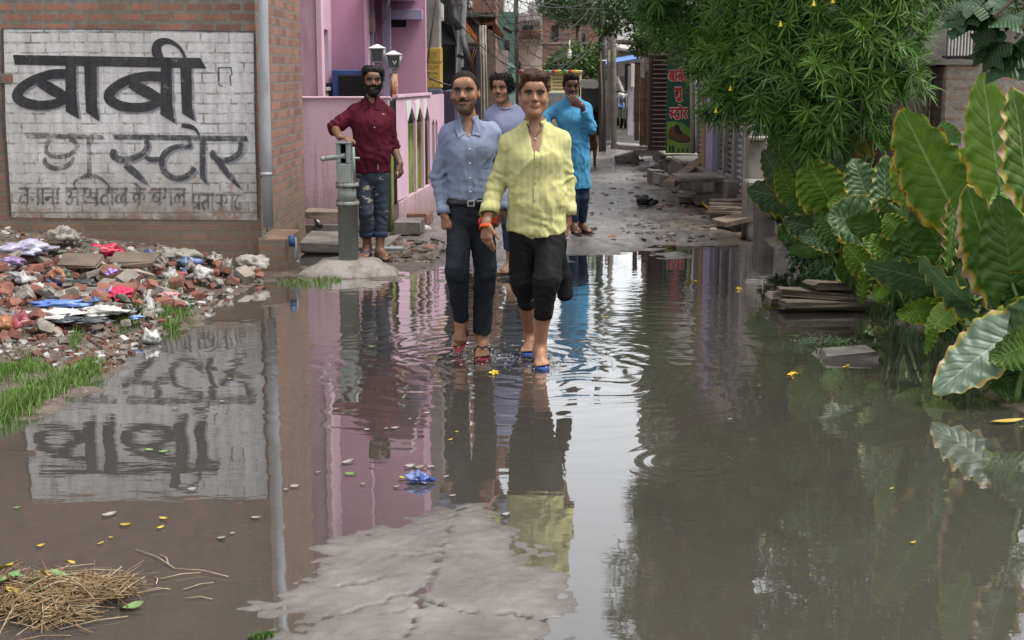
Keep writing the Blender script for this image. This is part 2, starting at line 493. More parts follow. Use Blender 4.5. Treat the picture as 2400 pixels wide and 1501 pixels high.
rg = t.ramp(t.noise(p, 1.6, 6, 0.65), [(0.38, 0.10), (0.62, 0.42)])
t.set(col=col, rough=t.mix(mf, rg, t.ramp(t.noise(p, 5, 5), [(0.35, 0.22), (0.65, 0.6)])), spec=0.5)
t.set(nrm=t.bump(t.math('ADD', t.noise(p, 40, 6, 0.7), t.math('MULTIPLY', t.noise(p, 7, 4), 0.7)), 0.42, 0.012))
M_GROUND = t.m
me = np_mesh("ground", gV, grid_faces(len(gx), len(gy)), True, M_GROUND)
add_col(me, "Mask", np.stack([gmud, gcr, np.exp(-np.clip(gzv, 0, 1) / 0.005) * (GY.ravel() < 14)], 1))
set_props(link(bpy.data.objects.new("ground", me)), kind="structure")

# ================================================================ WATER
wx = spaced((-6, -2.6, .06), (-2.6, 2.9, .018), (2.9, 4, .1)); wy = spaced((2.5, 3.9, .1), (3.9, 12.6, .018), (12.6, 16.8, .06))
WX, WY = np.meshgrid(wx, wy); X, Y = WX.ravel(), WY.ravel()
FEET_RIPPLES = [(1130, 838, 1.0), (1264, 858, 1.2), (1240, 832, .8), (1075, 812, .5)]
wz = np.zeros_like(X)
jx_, jy_ = 0.10 * fbm(X * 3, Y * 3, oct=2, seed=41), 0.10 * fbm(X * 3, Y * 3, oct=2, seed=42)
for (px, py, a) in FEET_RIPPLES:
    c = G(px, py); r = np.hypot(X + jx_ - c.x, Y + jy_ - c.y)
    wz += a * 0.0013 * np.sin(2 * pi * r / 0.115 + px) * np.exp(-r / 0.55) * smooth(r / 0.08)
    wz += a * 0.0010 * np.sin(2 * pi * r / 0.26) * np.exp(-r / 0.8)
    wz += a * 0.012 * np.exp(-(r / 0.10) ** 2) * (0.3 + fbm(X * 34, Y * 34, oct=3, seed=4))
for (px, py, rad) in [(1612, 1084, 0.22), (1880, 905, 0.05), (2035, 935, .04)]:
    c = G(px, py); r = np.hypot(X - c.x, Y - c.y)
    wz += 0.00085 * np.sin(2 * pi * (r - rad) / 0.085) * np.exp(-((r - rad * 0.8) / (rad * 0.62)) ** 2)
band = smooth((Y - 7.4) / 1.0) * smooth((12.5 - Y) / 1.5) * smooth((2.1 - X) / 0.8) * smooth((X + 1.9) / 0.6)
wz += band * (0.0007 * fbm(X * 5, Y * 11, oct=3, seed=51) + 0.0004 * fbm(X * 14, Y * 24, oct=2, seed=52))
wz += (0.0002 + 0.0004 * band) * fbm(X * 1.6, Y * 2.4, oct=3, seed=61)
t = NT("flood_water")
p = t.pos(); wa = t.n("VertexColor", layer_name="Ripple"); rr_, _, _ = t.sep(wa.outputs["Color"])
h = t.math('ADD', t.math('MULTIPLY', t.noise(t.scale(p, (3.2, 7, 1)), 1.0, 3, .5), 1.0), t.math('MULTIPLY', t.math('MULTIPLY', t.noise(t.scale(p, (10, 26, 1)), 1.0, 4, 0.6), 0.5), rr_))
nr = t.bump(h, 0.12, 0.006)
fr = t.n("Fresnel", {"IOR": 1.40, "Normal": nr}).outputs[0]
gl = t.n("BsdfGlossy", {"Color": (0.97, 0.985, 1, 1), "Roughness": 0.012, "Normal": nr}).outputs[0]
tr = t.n("BsdfTransparent", {"Color": (0.78, 0.74, 0.69, 1)}).outputs[0]
df_ = t.n("BsdfDiffuse", {"Color": (0.084, 0.077, 0.068, 1)}).outputs[0]
m1 = t.n("MixShader", {0: 0.55, 1: tr, 2: df_}).outputs[0]
m2 = t.n("MixShader", {0: t.math('MINIMUM', t.math('MULTIPLY', fr, 1.9), .92), 1: m1, 2: gl}).outputs[0]
t.t.links.new(m2, t.out.inputs["Surface"])
M_WATER = t.m
me = np_mesh("water", np.stack([X, Y, wz], 1), grid_faces(len(wx), len(wy)), True, M_WATER)
add_col(me, "Ripple", np.stack([0.12 + 0.88 * band] * 3, 1))
set_props(link(bpy.data.objects.new("water", me)), kind="structure")

# ================================================================ SHARED MATERIALS
M_CONC = pmat("old_concrete", (0.30, 0.28, 0.26), (0.17, 0.155, 0.14), 3.5, 0.8, 0.45, 45, c3=(0.10, 0.09, 0.075))
M_CONC_D = pmat("damp_concrete", (0.20, 0.185, 0.17), (0.10, 0.09, 0.08), 4.5, 0.65, 0.5, 40, c3=(0.06, 0.055, 0.045))
M_CONC_L = pmat("pale_concrete", (0.42, 0.39, 0.37), (0.29, 0.27, 0.255), 4.0, 0.75, 0.4, 45, c3=(0.2, 0.18, 0.16))
M_PINK = pmat("pink_limewash", (0.62, 0.42, 0.52), (0.53, 0.345, 0.44), 1.3, 0.85, 0.25, 30, c3=(0.42, 0.22, 0.30), stretch=(1, 1, .35))
M_PINK2 = pmat("deep_pink_limewash", (0.55, 0.31, 0.42), (0.46, 0.25, 0.35), 1.1, 0.85, 0.2, 30)
M_PALEPINK = pmat("pale_pink_trim", (0.68, 0.46, 0.55), (0.55, 0.36, 0.44), 2, 0.85, 0.2, 30, stretch=(1, 1, .3))
M_LILAC = pmat("lilac_grey_paint", (0.32, 0.30, 0.42), (0.24, 0.22, 0.32), 1.5, 0.8, 0.2, 30)
M_PURPLE = pmat("dark_purple_paint", (0.06, 0.045, 0.09), (0.04, 0.03, 0.06), 2, 0.7, 0.3, 30)
M_DARK = pmat("dark_interior", (0.02, 0.018, 0.017), (0.012, 0.011, 0.011), 3, 0.9, 0.2, 20)
M_BLACKM = pmat("black_metal", (0.02, 0.02, 0.022), None, 8, 0.5, 0.2, 60)
M_GREYM = pmat("grey_painted_steel", (0.24, 0.25, 0.25), (0.17, 0.18, 0.175), 9, 0.5, 0.25, 60, c3=(0.15, 0.11, 0.08))
M_STEEL = pmat("galvanised_steel", (0.34, 0.36, 0.37), (0.25, 0.26, 0.27), 10, 0.45, 0.2, 60, metal=0.4)
M_RUST = pmat("rusted_iron", (0.20, 0.075, 0.03), (0.09, 0.035, 0.02), 14, 0.85, 0.5, 60)
M_PVC = pmat("grey_plastic_pipe", (0.36, 0.38, 0.41), (0.29, 0.31, 0.33), 2.5, 0.5, 0.12, 30, c3=(0.2, 0.19, 0.18), stretch=(1, 1, .5))
M_WOOD = pmat("weathered_wood", (0.26, 0.20, 0.15), (0.12, 0.09, 0.07), 5, 0.8, 0.6, 30, stretch=(1, 8, 8), c3=(0.33, 0.29, 0.25))
M_BAMBOO = pmat("bamboo_pole", (0.36, 0.31, 0.25), (0.24, 0.20, 0.16), 6, 0.6, 0.3, 40, stretch=(3, 3, .6))
M_BLUEP = pmat("blue_paint", (0.03, 0.075, 0.22), (0.02, 0.045, 0.13), 6, 0.5, 0.2, 50)
M_WHITE = pmat("white_paint", (0.75, 0.74, 0.72), (0.6, 0.59, 0.57), 5, 0.6, 0.15, 40)
M_GLASS = pmat("dusty_glass", (0.10, 0.11, 0.115), (0.06, 0.065, 0.07), 6, 0.15, 0.0, 10)
M_BLACKPAINT = None
M_CABLE = pmat("black_cable", (0.05, 0.05, 0.052), None, 6, 0.6, 0)
BR1, BR2, MORT = (0.25, 0.115, 0.082), (0.155, 0.078, 0.06), (0.23, 0.205, 0.185)
M_BRICK_X = brick_mat("red_brick_front", 'x', BR1, BR2, MORT, ms=.018, dirt=.8)
M_BRICK_Y = brick_mat("red_brick_side", 'y', (0.245, 0.122, 0.086), (0.16, 0.08, 0.06), MORT, dirt=0.45)
M_PAINTED = brick_mat("whitewashed_brick", 'x', BR1, BR2, MORT, paint=(0.60, 0.595, 0.60), bump=0.5, ms=0.009)

# ================================================================ PAINTED BRICK BUILDING (left)
YW = 12.1
def PW(px, py, d=0.0): return P(px, py, YW - d)
bx1 = PW(606, 300).x
root = thing("brick_building", "red brick building with a whitewashed hand painted shop sign on its front wall", "building", (-4, 13.3, 0.1))
pbox(root, "front_wall", M_BRICK_X, (-9, YW, -0.2), (bx1 - 0.0, YW + 0.23, 5.2), bev=0.0)
pbox(root, "side_wall", M_BRICK_Y, (bx1 - 0.24, YW + 0.62, -0.2), (bx1 - 0.01, 14.75, 5.2), bev=0.0)
pbox(root, "corner_column", M_CONC_D, (bx1 - 0.26, YW + 0.40, -0.2), (bx1 - 0.006, YW + 0.62, 5.25), bev=0.006)
pbox(root, "recess", M_BRICK_Y, (bx1 - 0.26, YW + 0.23, -0.2), (bx1 - 0.09, YW + 0.40, 5.2), bev=0)
pbox(root, "parapet", M_CONC_D, (-9, YW - 0.06, 5.2), (bx1 + 0.06, 14.75, 5.32))
pbox(root, "plinth", M_BRICK_X, (bx1 - 0.02, YW - 0.10, -0.1), (bx1 + 0.23, YW + 0.62, 0.30), bev=0.01)
pbox(root, "back_wall", M_BRICK_X, (-9, 14.52, -0.2), (bx1 - 0.24, 14.75, 5.2), bev=0)
# yellow paint daub on the column
dc = PW(658, 230)
t = NT("yellow_paint"); t.set(col=t.mix(t.ramp(t.noise(t.pos(), 9, 5), [(0.45, 0.0), (0.6, 0.7)]), (0.42, 0.27, 0.02), (0.25, 0.2, 0.14)), rough=0.8)
M_YEL = t.m
pbox(root, "yellow_mark", M_YEL, (bx1 - 0.008, YW + 0.42, 1.22), (bx1 - 0.002, YW + 0.60, 1.60), bev=0)
def wall_poly(name, pts, mat, d, parent, ins=0.004):
    return MB().prism([PW(x, y, d) for x, y in pts], (0, ins, 0)).obj(name, mat, parent)
panel = wall_poly("whitewashed_panel", [(8, 68), (300, 70), (596, 77), (598, 300), (604, 517), (300, 514), (28, 510), (14, 300)], M_PAINTED, 0.006, root, 0.008)
t = NT("black_sign_paint")
p = t.pos()
wz_ = t.ramp(t.noise(p, 10, 8, 0.75), [(0.58, 0.0), (0.70, 1.0)])
col = t.mix(t.ramp(t.noise(t.scale(p, (5, 5, 1.2)), 2, 5, .7), [(0.35, 0.0), (0.7, 1.0)]), (0.016, 0.017, 0.02), (0.05, 0.051, 0.055))
t.set(col=col, rough=0.7, spec=0.35)
t.set(nrm=t.bump(t.noise(p, 40, 5, .7), 0.7, 0.01))
def worn_alpha(t, lo, hi, amin):
    p = t.pos()
    a = t.ramp(t.noise(p, 13, 8, 0.78), [(lo, 1.0), (hi, amin)])
    st = t.ramp(t.noise(t.scale(p, (9, 9, 70)), 1, 4, .6), [(0.55, 1.0), (0.75, 0.55)])
    t.set(alpha=t.math('MULTIPLY', a, st))
worn_alpha(t, 0.56, 0.70, 0.25)
M_SIGNBLACK = t.m
t = NT("faded_sign_paint"); t.set(col=(0.05, 0.05, 0.06), rough=0.75); worn_alpha(t, 0.42, 0.66, 0.15); M_SIGNFADE = t.m
t = NT("washed_out_sign_paint"); t.set(col=(0.07, 0.065, 0.065), rough=0.8); worn_alpha(t, 0.36, 0.62, 0.10); M_SIGNPALE = t.m
t = NT("sign_shadow_paint"); t.set(col=(0.22, 0.225, 0.27), rough=0.8); worn_alpha(t, 0.38, 0.62, 0.05); M_SIGNGREY = t.m

K = 1 / 2.1444
def catmull(pts, n=6):
    pts = [np.array(p, float) for p in pts]; out = []
    for i in range(len(pts) - 1):
        p0, p1, p2, p3 = pts[max(0, i - 1)], pts[i], pts[i + 1], pts[min(len(pts) - 1, i + 2)]
        for k in range(n):
            u = k / n
            out.append(0.5 * ((2 * p1) + (-p0 + p2) * u + (2 * p0 - 5 * p1 + 4 * p2 - p3) * u * u + (-p0 + 3 * p1 - 3 * p2 + p3) * u ** 3))
    out.append(pts[-1]); return out
def stroke_quads(pts, w, curve=True):
    """brush stroke as 2-D quads; pts (x,y), w number or list"""
    ws = list(w) if hasattr(w, "__len__") else [w] * len(pts)
    q = [(*p, ww) for p, ww in zip(pts, ws)]
    q = catmull(q) if curve and len(q) > 2 else [np.array(a, float) for a in q]
    L_, R_ = [], []
    for i, a in enumerate(q):
        d = q[min(i + 1, len(q) - 1)][:2] - q[max(i - 1, 0)][:2]; d = d / (np.hypot(*d) + 1e-9); n = np.array([-d[1], d[0]])
        L_.append(a[:2] + n * a[2] / 2); R_.append(a[:2] - n * a[2] / 2)
    return [(L_[i], L_[i + 1], R_[i + 1], R_[i]) for i in range(len(q) - 1)]
class Lettering:
    """flat painted strokes on a surface: to3(x, y, d) maps drawing coordinates to the surface, d metres proud"""
    def __init__(s, to3): s.to3, s.mb, s.d = to3, MB(), 0.0
    def poly(s, pts): s.mb._add([s.to3(x, y, s.d) for x, y in pts], [tuple(range(len(pts)))]); s.d += 0.00012; return s
    def stroke(s, pts, w, curve=True):
        for qd in stroke_quads(pts, w, curve): s.mb._add([s.to3(a[0], a[1], s.d) for a in qd], [(0, 1, 2, 3)])
        s.d += 0.00012; return s
def crop1(d0): return lambda x, y, d: PW(x * K, y * K, d0 + d)
BOLD = [("p", [(65, 277), (1005, 292), (1038, 345), (75, 326)]), ("p", [(328, 320), (382, 320), (385, 500), (398, 598), (330, 560)]), ("p", [(422, 320), (485, 320), (488, 530), (500, 612), (432, 565)]),
        ("p", [(808, 325), (862, 325), (866, 530), (880, 622), (806, 575)]), ("p", [(905, 325), (962, 325), (966, 540), (978, 608), (915, 570)]),
        ("s", [(335, 374), (262, 374), (170, 402), (105, 446), (88, 486), (125, 516), (200, 530), (275, 522), (338, 494)], [50, 48, 46, 50, 54, 52, 48, 46, 44]), ("s", [(195, 412), (270, 455), (335, 490)], [46, 56, 40]),
        ("s", [(815, 386), (735, 384), (640, 404), (568, 448), (548, 488), (580, 522), (655, 540), (740, 536), (815, 505)], [50, 48, 46, 50, 54, 50, 46, 46, 44]), ("s", [(655, 420), (740, 465), (815, 505)], [46, 58, 40]),
        ("s", [(808, 296), (790, 262), (790, 228), (822, 208), (868, 216), (908, 248), (932, 296)], [36, 46, 46, 34, 22, 16, 14]), ("s", [(800, 296), (785, 270), (782, 240)], [30, 40, 40]),
        ("s", [(912, 632), (958, 638), (985, 655), (1002, 680)], [20, 24, 16, 8])]
MID = [("p", [(560, 675), (1240, 684), (1250, 713), (580, 702)]), ("s", [(572, 750), (570, 785), (610, 802), (665, 795), (715, 772), (738, 740), (733, 704)], [26, 34, 34, 30, 28, 26, 24]), ("s", [(630, 828), (690, 880), (738, 928)], [34, 34, 10]), ("s", [(728, 790), (765, 803), (815, 795)], [18, 26, 20]),
       ("s", [(958, 738), (890, 738), (835, 765), (812, 812), (830, 870), (885, 897), (945, 882), (978, 842)], [16, 26, 30, 30, 28, 28, 28, 22]), ("s", [(950, 704), (956, 740)], 22), ("p", [(1003, 708), (1036, 708), (1030, 880), (1046, 932), (1005, 900)]),
       ("s", [(1072, 756), (1072, 785), (1115, 806), (1168, 795), (1205, 762), (1208, 714)], [22, 30, 28, 26, 26, 22]), ("s", [(1088, 800), (1148, 880), (1206, 946)], [30, 28, 8])]
PALE = [("p", [(120, 668), (515, 680), (530, 702), (135, 697)]), ("s", [(258, 700), (232, 732), (240, 772), (290, 790), (345, 780), (378, 752), (380, 716), (350, 700)], 22), ("s", [(222, 792), (235, 830), (290, 848), (350, 825), (372, 790)], [20, 26, 26, 24, 16]),
        ("p", [(436, 690), (458, 690), (462, 905), (438, 890)]), ("s", [(450, 890), (405, 896), (372, 920), (380, 950)], [14, 16, 12, 8]), ("s", [(378, 908), (440, 880), (505, 898), (550, 940)], [10, 16, 16, 8])]
def letter(name, items, d0, mat, parent, off=(0, 0), grow=0):
    L = Lettering(crop1(d0))
    for kd, pts, *w in items:
        pts = [(x + off[0], y + off[1]) for x, y in pts]
        if kd == "p": L.poly(pts)
        else: L.stroke(pts, [a + grow for a in w[0]] if hasattr(w[0], "__len__") else w[0] + grow)
    return L.mb.obj(name, mat, parent)
letter("lettering_shadow", BOLD[1:9] + MID[1:], 0.0075, M_SIGNGREY, root, (12, 10))
letter("lettering", BOLD, 0.010, M_SIGNBLACK, root)
letter("lettering", MID, 0.010, M_SIGNFADE, root)
letter("lettering", PALE, 0.010, M_SIGNPALE, root)
GL = {  # stroke alphabet: (advance, strokes), y down from the head line, 1 = foot of the stem
 'na': (.72, [[(.55, 0), (.55, 1)], [(.55, .5), (.15, .5), (.06, .6), (.18, .68), (.24, .54)]]), 'aa': (.32, [[(.16, 0), (.16, 1)]]),
 'ja': (.82, [[(.65, 0), (.65, 1)], [(.65, .38), (.32, .4), (.14, .58), (.12, .82), (.3, .9), (.4, .76)]]),
 'a': (1.05, [[(.88, 0), (.88, 1)], [(.88, .5), (.45, .5)], [(.1, .2), (.3, .12), (.45, .28), (.3, .47), (.2, .48)], [(.3, .47), (.5, .62), (.42, .86), (.2, .92), (.05, .78)]]),
 'sh': (.62, [[(.3, 0), (.33, .28), (.14, .44), (.08, .38)], [(.14, .44), (.42, .88)], [(.3, .52), (.62, .5)]]),
 'pa': (.72, [[(.55, 0), (.55, 1)], [(.1, 0), (.1, .4), (.25, .56), (.55, .5)]]), 'ta': (.74, [[(.57, 0), (.57, 1)], [(.57, .4), (.28, .4), (.12, .6), (.2, .86), (.36, .95)]]),
 'la': (.92, [[(.76, 0), (.76, 1)], [(.76, .42), (.58, .32), (.46, .5), (.46, .78)], [(.46, .5), (.3, .34), (.12, .5), (.12, .74), (.28, .88)]]),
 'ka': (.92, [[(.45, 0), (.45, 1)], [(.45, .36), (.2, .28), (.07, .5), (.2, .72), (.45, .5), (.66, .28), (.82, .44), (.74, .68)]]), 'e': (0, [[(-.45, 0), (-.55, -.2), (-.85, -.32)]]),
 'ba': (.76, [[(.6, 0), (.6, 1)], [(.6, .28), (.3, .25), (.1, .5), (.3, .76), (.6, .68)], [(.22, .36), (.6, .64)]]), 'ga': (.78, [[(.62, 0), (.62, 1)], [(.2, 0), (.22, .46), (.06, .56)]]),
 'pra': (.72, [[(.55, 0), (.55, 1)], [(.1, 0), (.1, .4), (.25, .56), (.55, .5)], [(.55, .62), (.12, .9)]]), 'dh': (.72, [[(.3, 0), (.32, .18), (.12, .4), (.1, .74), (.34, .92), (.6, .74), (.5, .52), (.36, .66)]]),
 'ii': (.32, [[(.16, 0), (.16, 1)], [(.16, 0), (.1, -.26), (-.16, -.38), (-.36, -.22), (-.3, 0)]]), 'sha': (.84, [[(.68, 0), (.68, 1)], [(.08, .18), (.28, .08), (.44, .24), (.28, .42), (.12, .46), (.36, .56), (.32, .82), (.1, .76)]]),
 'uu': (0, [[(-.16, 1), (-.46, 1.08), (-.42, 1.3), (-.16, 1.24), (.02, 1.42)]]), 'tta': (.68, [[(.34, 0), (.36, .18), (.12, .36), (.1, .74), (.34, .92), (.58, .74)]]), 'o': (.32, [[(.16, 0), (.16, 1)], [(.16, 0), (0, -.24), (-.3, -.34)]]),
 'ra': (.62, [[(.32, 0), (.36, .28), (.16, .44), (.06, .38)], [(.16, .44), (.5, .96)]]), ' ': (.35, [])}
def write(L, text, x, y, h, w, slope=0.0, wobble=0.0, head=True, sx=1.0):
    x0 = x; segs = []; start = x
    for g in text:
        adv, st = GL[g]
        for s_ in st:
            L.stroke([(x + a * h * sx + random.uniform(-wobble, wobble) * h, y + b * h + slope * (x - x0 + a * h * sx)) for a, b in s_], w, len(s_) > 2)
        if g == ' ':
            if x > start: segs.append((start, x))
            start = x + adv * h * sx
        x += adv * h * sx
    if x > start: segs.append((start, x))
    if head:
        for a, b in segs: L.stroke([(a, y + slope * (a - x0)), (b, y + slope * (b - x0))], w * 1.1, False)
    return x
L = Lettering(crop1(0.010))
write(L, ['ja', 'na', 'aa', 'na', 'aa', ' ', 'a', 'sh', 'pa', 'ta', 'aa', 'la', ' ', 'ka', 'e', ' ', 'ba', 'ga', 'la'], 92, 948, 84, 12, 0.004, 0.012, True, 0.86)
write(L, ['pra', 'ta', 'aa', 'pa', 'ga', 'dh'], 965, 978, 78, 11, 0.01, 0.012, True, 0.82)
L.mb.obj("lettering", M_SIGNPALE, root)
b = Lettering(crop1(0.009))
for st, w in (([(8, 145), (600, 150), (1282, 162)], 7), ([(1278, 160), (1280, 500), (1296, 1095)], 8), ([(12, 145), (14, 600), (50, 1090)], 12), ([(1098, 340), (1100, 425), (1118, 436)], 8), ([(1098, 341), (1162, 341), (1166, 376), (1156, 382), (1160, 432)], 7)): b.stroke(st, w, False)  # last two strokes draw the small recess's dark edge in flat paint
b.mb.obj("border_and_niche_lines", M_SIGNFADE, root)
pbox(root, "missing_brick", M_BRICK_X, PW(0, 195, 0.018) + Vector((-.2, 0, 0)), PW(33, 174, -0.03), bev=0.0)
# downpipe with bracket
o = part(root, "drain_pipe", M_PVC, lambda b: b.tube([PW(613, -420, .07) * 1.0, PW(617, 60, .07), PW(623, 300, .07), PW(629, 533, .07)], .043, 14))
part(o, "pipe_collar", M_PVC, lambda b: b.tube([PW(624, 404, .07), PW(624.3, 412, .07)], .050, 14))
pbox(o, "pipe_bracket", M_RUST, PW(610, 417, .05), PW(634, 409, -.01), bev=0.003)

# ================================================================ PINK HOUSE AND ITS WALLS
YA = 14.85
def Z(py, Y): return P(CX, py, Y).z
def Xp(px, Y, py=300): return P(px, py, Y).x
def fbox(parent, name, mat, px0, px1, py0, py1, Y, depth, bev=0.004, z0=None, z1=None):
    """box with its front face at depth Y covering the given pixels, running back by depth"""
    zt = Z(py0, Y) if z1 is None else z1; zb = Z(py1, Y) if z0 is None else z0
    return pbox(parent, name, mat, (Xp(px0, Y), Y, zb), (Xp(px1, Y), Y + depth, zt), bev=bev)
rain = NT("rain_streaked_pink")
p = rain.pos(); x_, y_, z_ = rain.sep(p)
col = rain.ramp(rain.noise(rain.scale(p, (1, 1, .5)), 1.6, 6), [(0.35, (0.52, 0.345, 0.43)), (0.65, (0.62, 0.43, 0.52))])
stk = rain.math('MULTIPLY', rain.ramp(rain.noise(rain.scale(p, (14, 14, 0.8)), 1.3, 5, .65), [(0.50, 0.0), (0.62, 1.0)]), rain.ramp(rain.noise(rain.scale(p, (1.6, 1.6, .2)), 1.2, 3), [(0.42, 0.0), (0.6, 0.8)]))
col = rain.mix(stk, col, (0.33, 0.15, 0.12))
lowd = rain.ramp(rain.math('ADD', z_, rain.math('MULTIPLY', rain.noise(p, 5, 5), .4)), [(0.30, 0.85), (0.75, 0.0)])
col = rain.mix(lowd, col, (0.22, 0.16, 0.15))
rain.set(col=col, rough=0.8, nrm=rain.bump(rain.noise(p, 30, 5), .3, .01)); M_RAINPINK = rain.m
t = NT("mossy_plaster")
p = t.pos(); x_, y_, z_ = t.sep(p)
col = t.ramp(t.noise(p, 5, 7, .7), [(0.3, (0.14, 0.17, 0.03)), (0.55, (0.25, 0.30, 0.06)), (0.75, (0.34, 0.38, 0.10))])
t.set(col=t.mix(t.ramp(t.noise(t.scale(p, (6, 6, 1)), 2, 5), [(0.5, 0.), (0.7, .6)]), col, (0.06, 0.06, 0.03)), rough=0.95, nrm=t.bump(t.noise(p, 40, 5), .5, .01)); M_MOSS = t.m

r = thing("boundary_wall", "long plain pink boundary wall with rain streaks behind the hand pump", "wall", (Xp(800, YA), YA, 0))
fbox(r, "wall", M_RAINPINK, 690, 912, 232, 600, YA, 0.13, z0=-0.2)
fbox(r, "coping", M_PALEPINK, 690, 914, 227, 232, YA - 0.015, 0.16, 0.008)
fbox(r, "base_course", M_CONC_D, 690, 914, 560, 600, YA - 0.06, 0.05, z0=-0.2, z1=0.12)
# lancet wall B running back along the lane
A0, B0 = Vector((Xp(930, 14.95), 14.95, 0)), Vector((Xp(1041, 17.7), 17.7, 0))
dB = (B0 - A0); LB = dB.length; uB = dB / LB; nB = Vector((uB.y, -uB.x, 0))
def tB(px):
    k = ray(px, 350); k = k.x / k.y
    return (k * A0.y - A0.x) / (uB.x - k * uB.y)
r = thing("lancet_wall", "pink garden wall pierced by tall pointed openings beside the iron gate", "wall", A0)
b = MB()
ops = [(957, 975, 250, 283), (977.5, 993, 248, 281), (996, 1008, 247, 280), (1013, 1019, 278, 290), (1021, 1026, 278, 290)]
zt, sill = 1.45, 0.36
edges = [tB(930)] + [(tB(ops[i][1]) + tB(ops[i + 1][0])) / 2 for i in range(len(ops) - 1)] + [LB]
def pB(tt, z, d=0.0): v = A0 + uB * tt + nB * d; return Vector((v.x, v.y, z))
for (o0, o1, ya, ys), e0, e1 in zip(ops, edges[:-1], edges[1:]):
    t0, t1 = tB(o0), tB(o1); tm = (t0 + t1) / 2; Ym = pB(tm, 0).y
    za, zs = Z(ya, Ym), Z(ys, Ym); wpost = 0.0
    b.prism([pB(e0, sill), pB(t0, sill), pB(t0, zs), pB(tm, za), pB(tm, zt), pB(e0, zt)], nB * -0.03)
    b.prism([pB(t1, sill), pB(e1, sill), pB(e1, zt), pB(tm, zt), pB(tm, za), pB(t1, zs)], nB * -0.03)
b.obj("wall", M_PINK, r)
part(r, "coping", M_PALEPINK, lambda b: b.prism([pB(-.02, zt, .02), pB(tB(1010), zt, .02), pB(tB(1010), zt + .03, .02), pB(-.02, zt + .03, .02)], nB * -0.06))
part(r, "plinth", M_RAINPINK, lambda b: b.prism([pB(0, -.2, .012), pB(LB, -.2, .012), pB(LB, sill + .06, .012), pB(0, sill - .02, .012)], nB * -0.06))
for (o0, o1, ya, ys), e0, e1 in zip(ops[:3], edges[:-1], edges[1:]):      # pale V-shaped reveals over each opening
    t0, t1 = tB(o0), tB(o1); tm = (t0 + t1) / 2; Ym = pB(tm, 0).y; za, zs = Z(ya, Ym), Z(ys, Ym)
    part(r, "arch_trim", M_WHITE, lambda b: b.prism([pB(t0 - .05, zs + .02, .003), pB(t0, zs, .003), pB(tm - .01, za, .003), pB(tm - .06, zt - .03, .003), pB(t0 - .09, zt - .05, .003)], nB * -0.01))
r = thing("mossy_wall", "green mossy inner wall seen through the pointed openings", "wall", A0 + nB * -0.5)
b = MB(); b.prism([pB(-.1, -.2, -.20), pB(LB + .5, -.2, -.20), pB(LB + .5, 1.12, -.20), pB(-.1, 1.12, -.20)], nB * -0.1); b.obj("wall", M_MOSS, r)
b = MB(); b.prism([pB(-.1, 1.12, -.21), pB(LB + .5, 1.12, -.21), pB(LB + .5, 1.40, -.21), pB(-.1, 1.40, -.21)], nB * -0.08); b.obj("upper_band", M_DARK, r)
# iron gate leaf (edge on) and mossy return beside it
r = thing("iron_gate", "narrow black iron gate edge between the two pink walls", "gate", (Xp(924, 14.9), 14.9, 0.1))
fbox(r, "stile", M_BLACKM, 921, 929, 232, 478, 14.92, .05)
fbox(r, "latch", M_RUST, 919, 923, 345, 352, 14.90, .02)
r = thing("gate_pier", "short mossy pier at the end of the plain pink wall", "pier", (Xp(907, 14.9), 14.9, 0))
fbox(r, "pier", pmat("dark_moss", (.05, .062, .018), (.028, .032, .013), 6, .95, .5, 40), 897, 914, 300, 560, YA - 0.09, .08, z0=-.1, z1=.75)
# house
r = thing("pink_house", "pink plastered house with lilac columns behind the pink boundary wall", "house", (-3, 17, 0.1))
H = 5.6
fbox(r, "front_wall", M_PINK, 660, 746, 0, 500, 15.35, .2, z0=-.2, z1=H)
fbox(r, "corner_trim", M_PALEPINK, 746, 759, 0, 500, 15.33, .2, z0=-.2, z1=H + .02)
xs_ = Xp(757, 15.4)
pbox(r, "return_wall", M_PINK, (xs_ - .16, 15.53, -.2), (xs_, 15.62, H), bev=0)
pbox(r, "return_wall", M_PINK, (xs_ - .16, 16.02, -.2), (xs_, 16.3, H), bev=0)
pbox(r, "return_wall", M_PINK, (xs_ - .16, 15.62, -.2), (xs_, 16.02, 1.55), bev=0)
pbox(r, "return_wall", M_PINK, (xs_ - .16, 15.62, 2.18), (xs_, 16.02, H), bev=0)
w = pbox(r, "window", M_LILAC, (xs_ - .12, 15.62, 1.55), (xs_ - .09, 16.02, 2.18), bev=0)
pbox(w, "sill", M_CONC_L, (xs_ - .1, 15.60, 1.51), (xs_ + .03, 16.04, 1.55))
fbox(r, "rear_wall", M_PINK2, 740, 858, 0, 500, 16.3, .2, z0=-.2, z1=H)
fbox(r, "corner_trim", M_PALEPINK, 857, 866, 0, 500, 16.28, .22, z0=-.2, z1=2.62)
xk = Xp(862, 16.3)
pbox(r, "porch_side", M_PINK2, (xk - .1, 16.5, -.2), (xk - .01, 17.7, 2.6), bev=0)
fbox(r, "porch_wall", M_PINK2, 850, 1000, 50, 500, 17.7, .2, z0=-.2, z1=2.65)
fbox(r, "column", M_LILAC, 866, 878, 30, 500, 16.6, .12, z0=-.1, z1=2.6)
fbox(r, "column", M_LILAC, 899, 918, 30, 500, 17.3, .14, z0=-.1, z1=2.6)
fbox(r, "vent", M_DARK, 918, 955, 47, 64, 17.69, .03)
fbox(r, "canopy", M_PALEPINK, 857, 955, -16, 4, 15.95, 1.9, z0=2.58, z1=2.72)
fbox(r, "beam", M_LILAC, 905, 992, 22, 46, 17.5, .18)
fbox(r, "upper_storey", M_PINK2, 850, 985, -200, 0, 16.9, 3.5, z0=2.72, z1=H)
fbox(r, "roof_slab", M_CONC_D, 650, 990, -300, -290, 15.2, 5.0, z0=H, z1=H + .12)
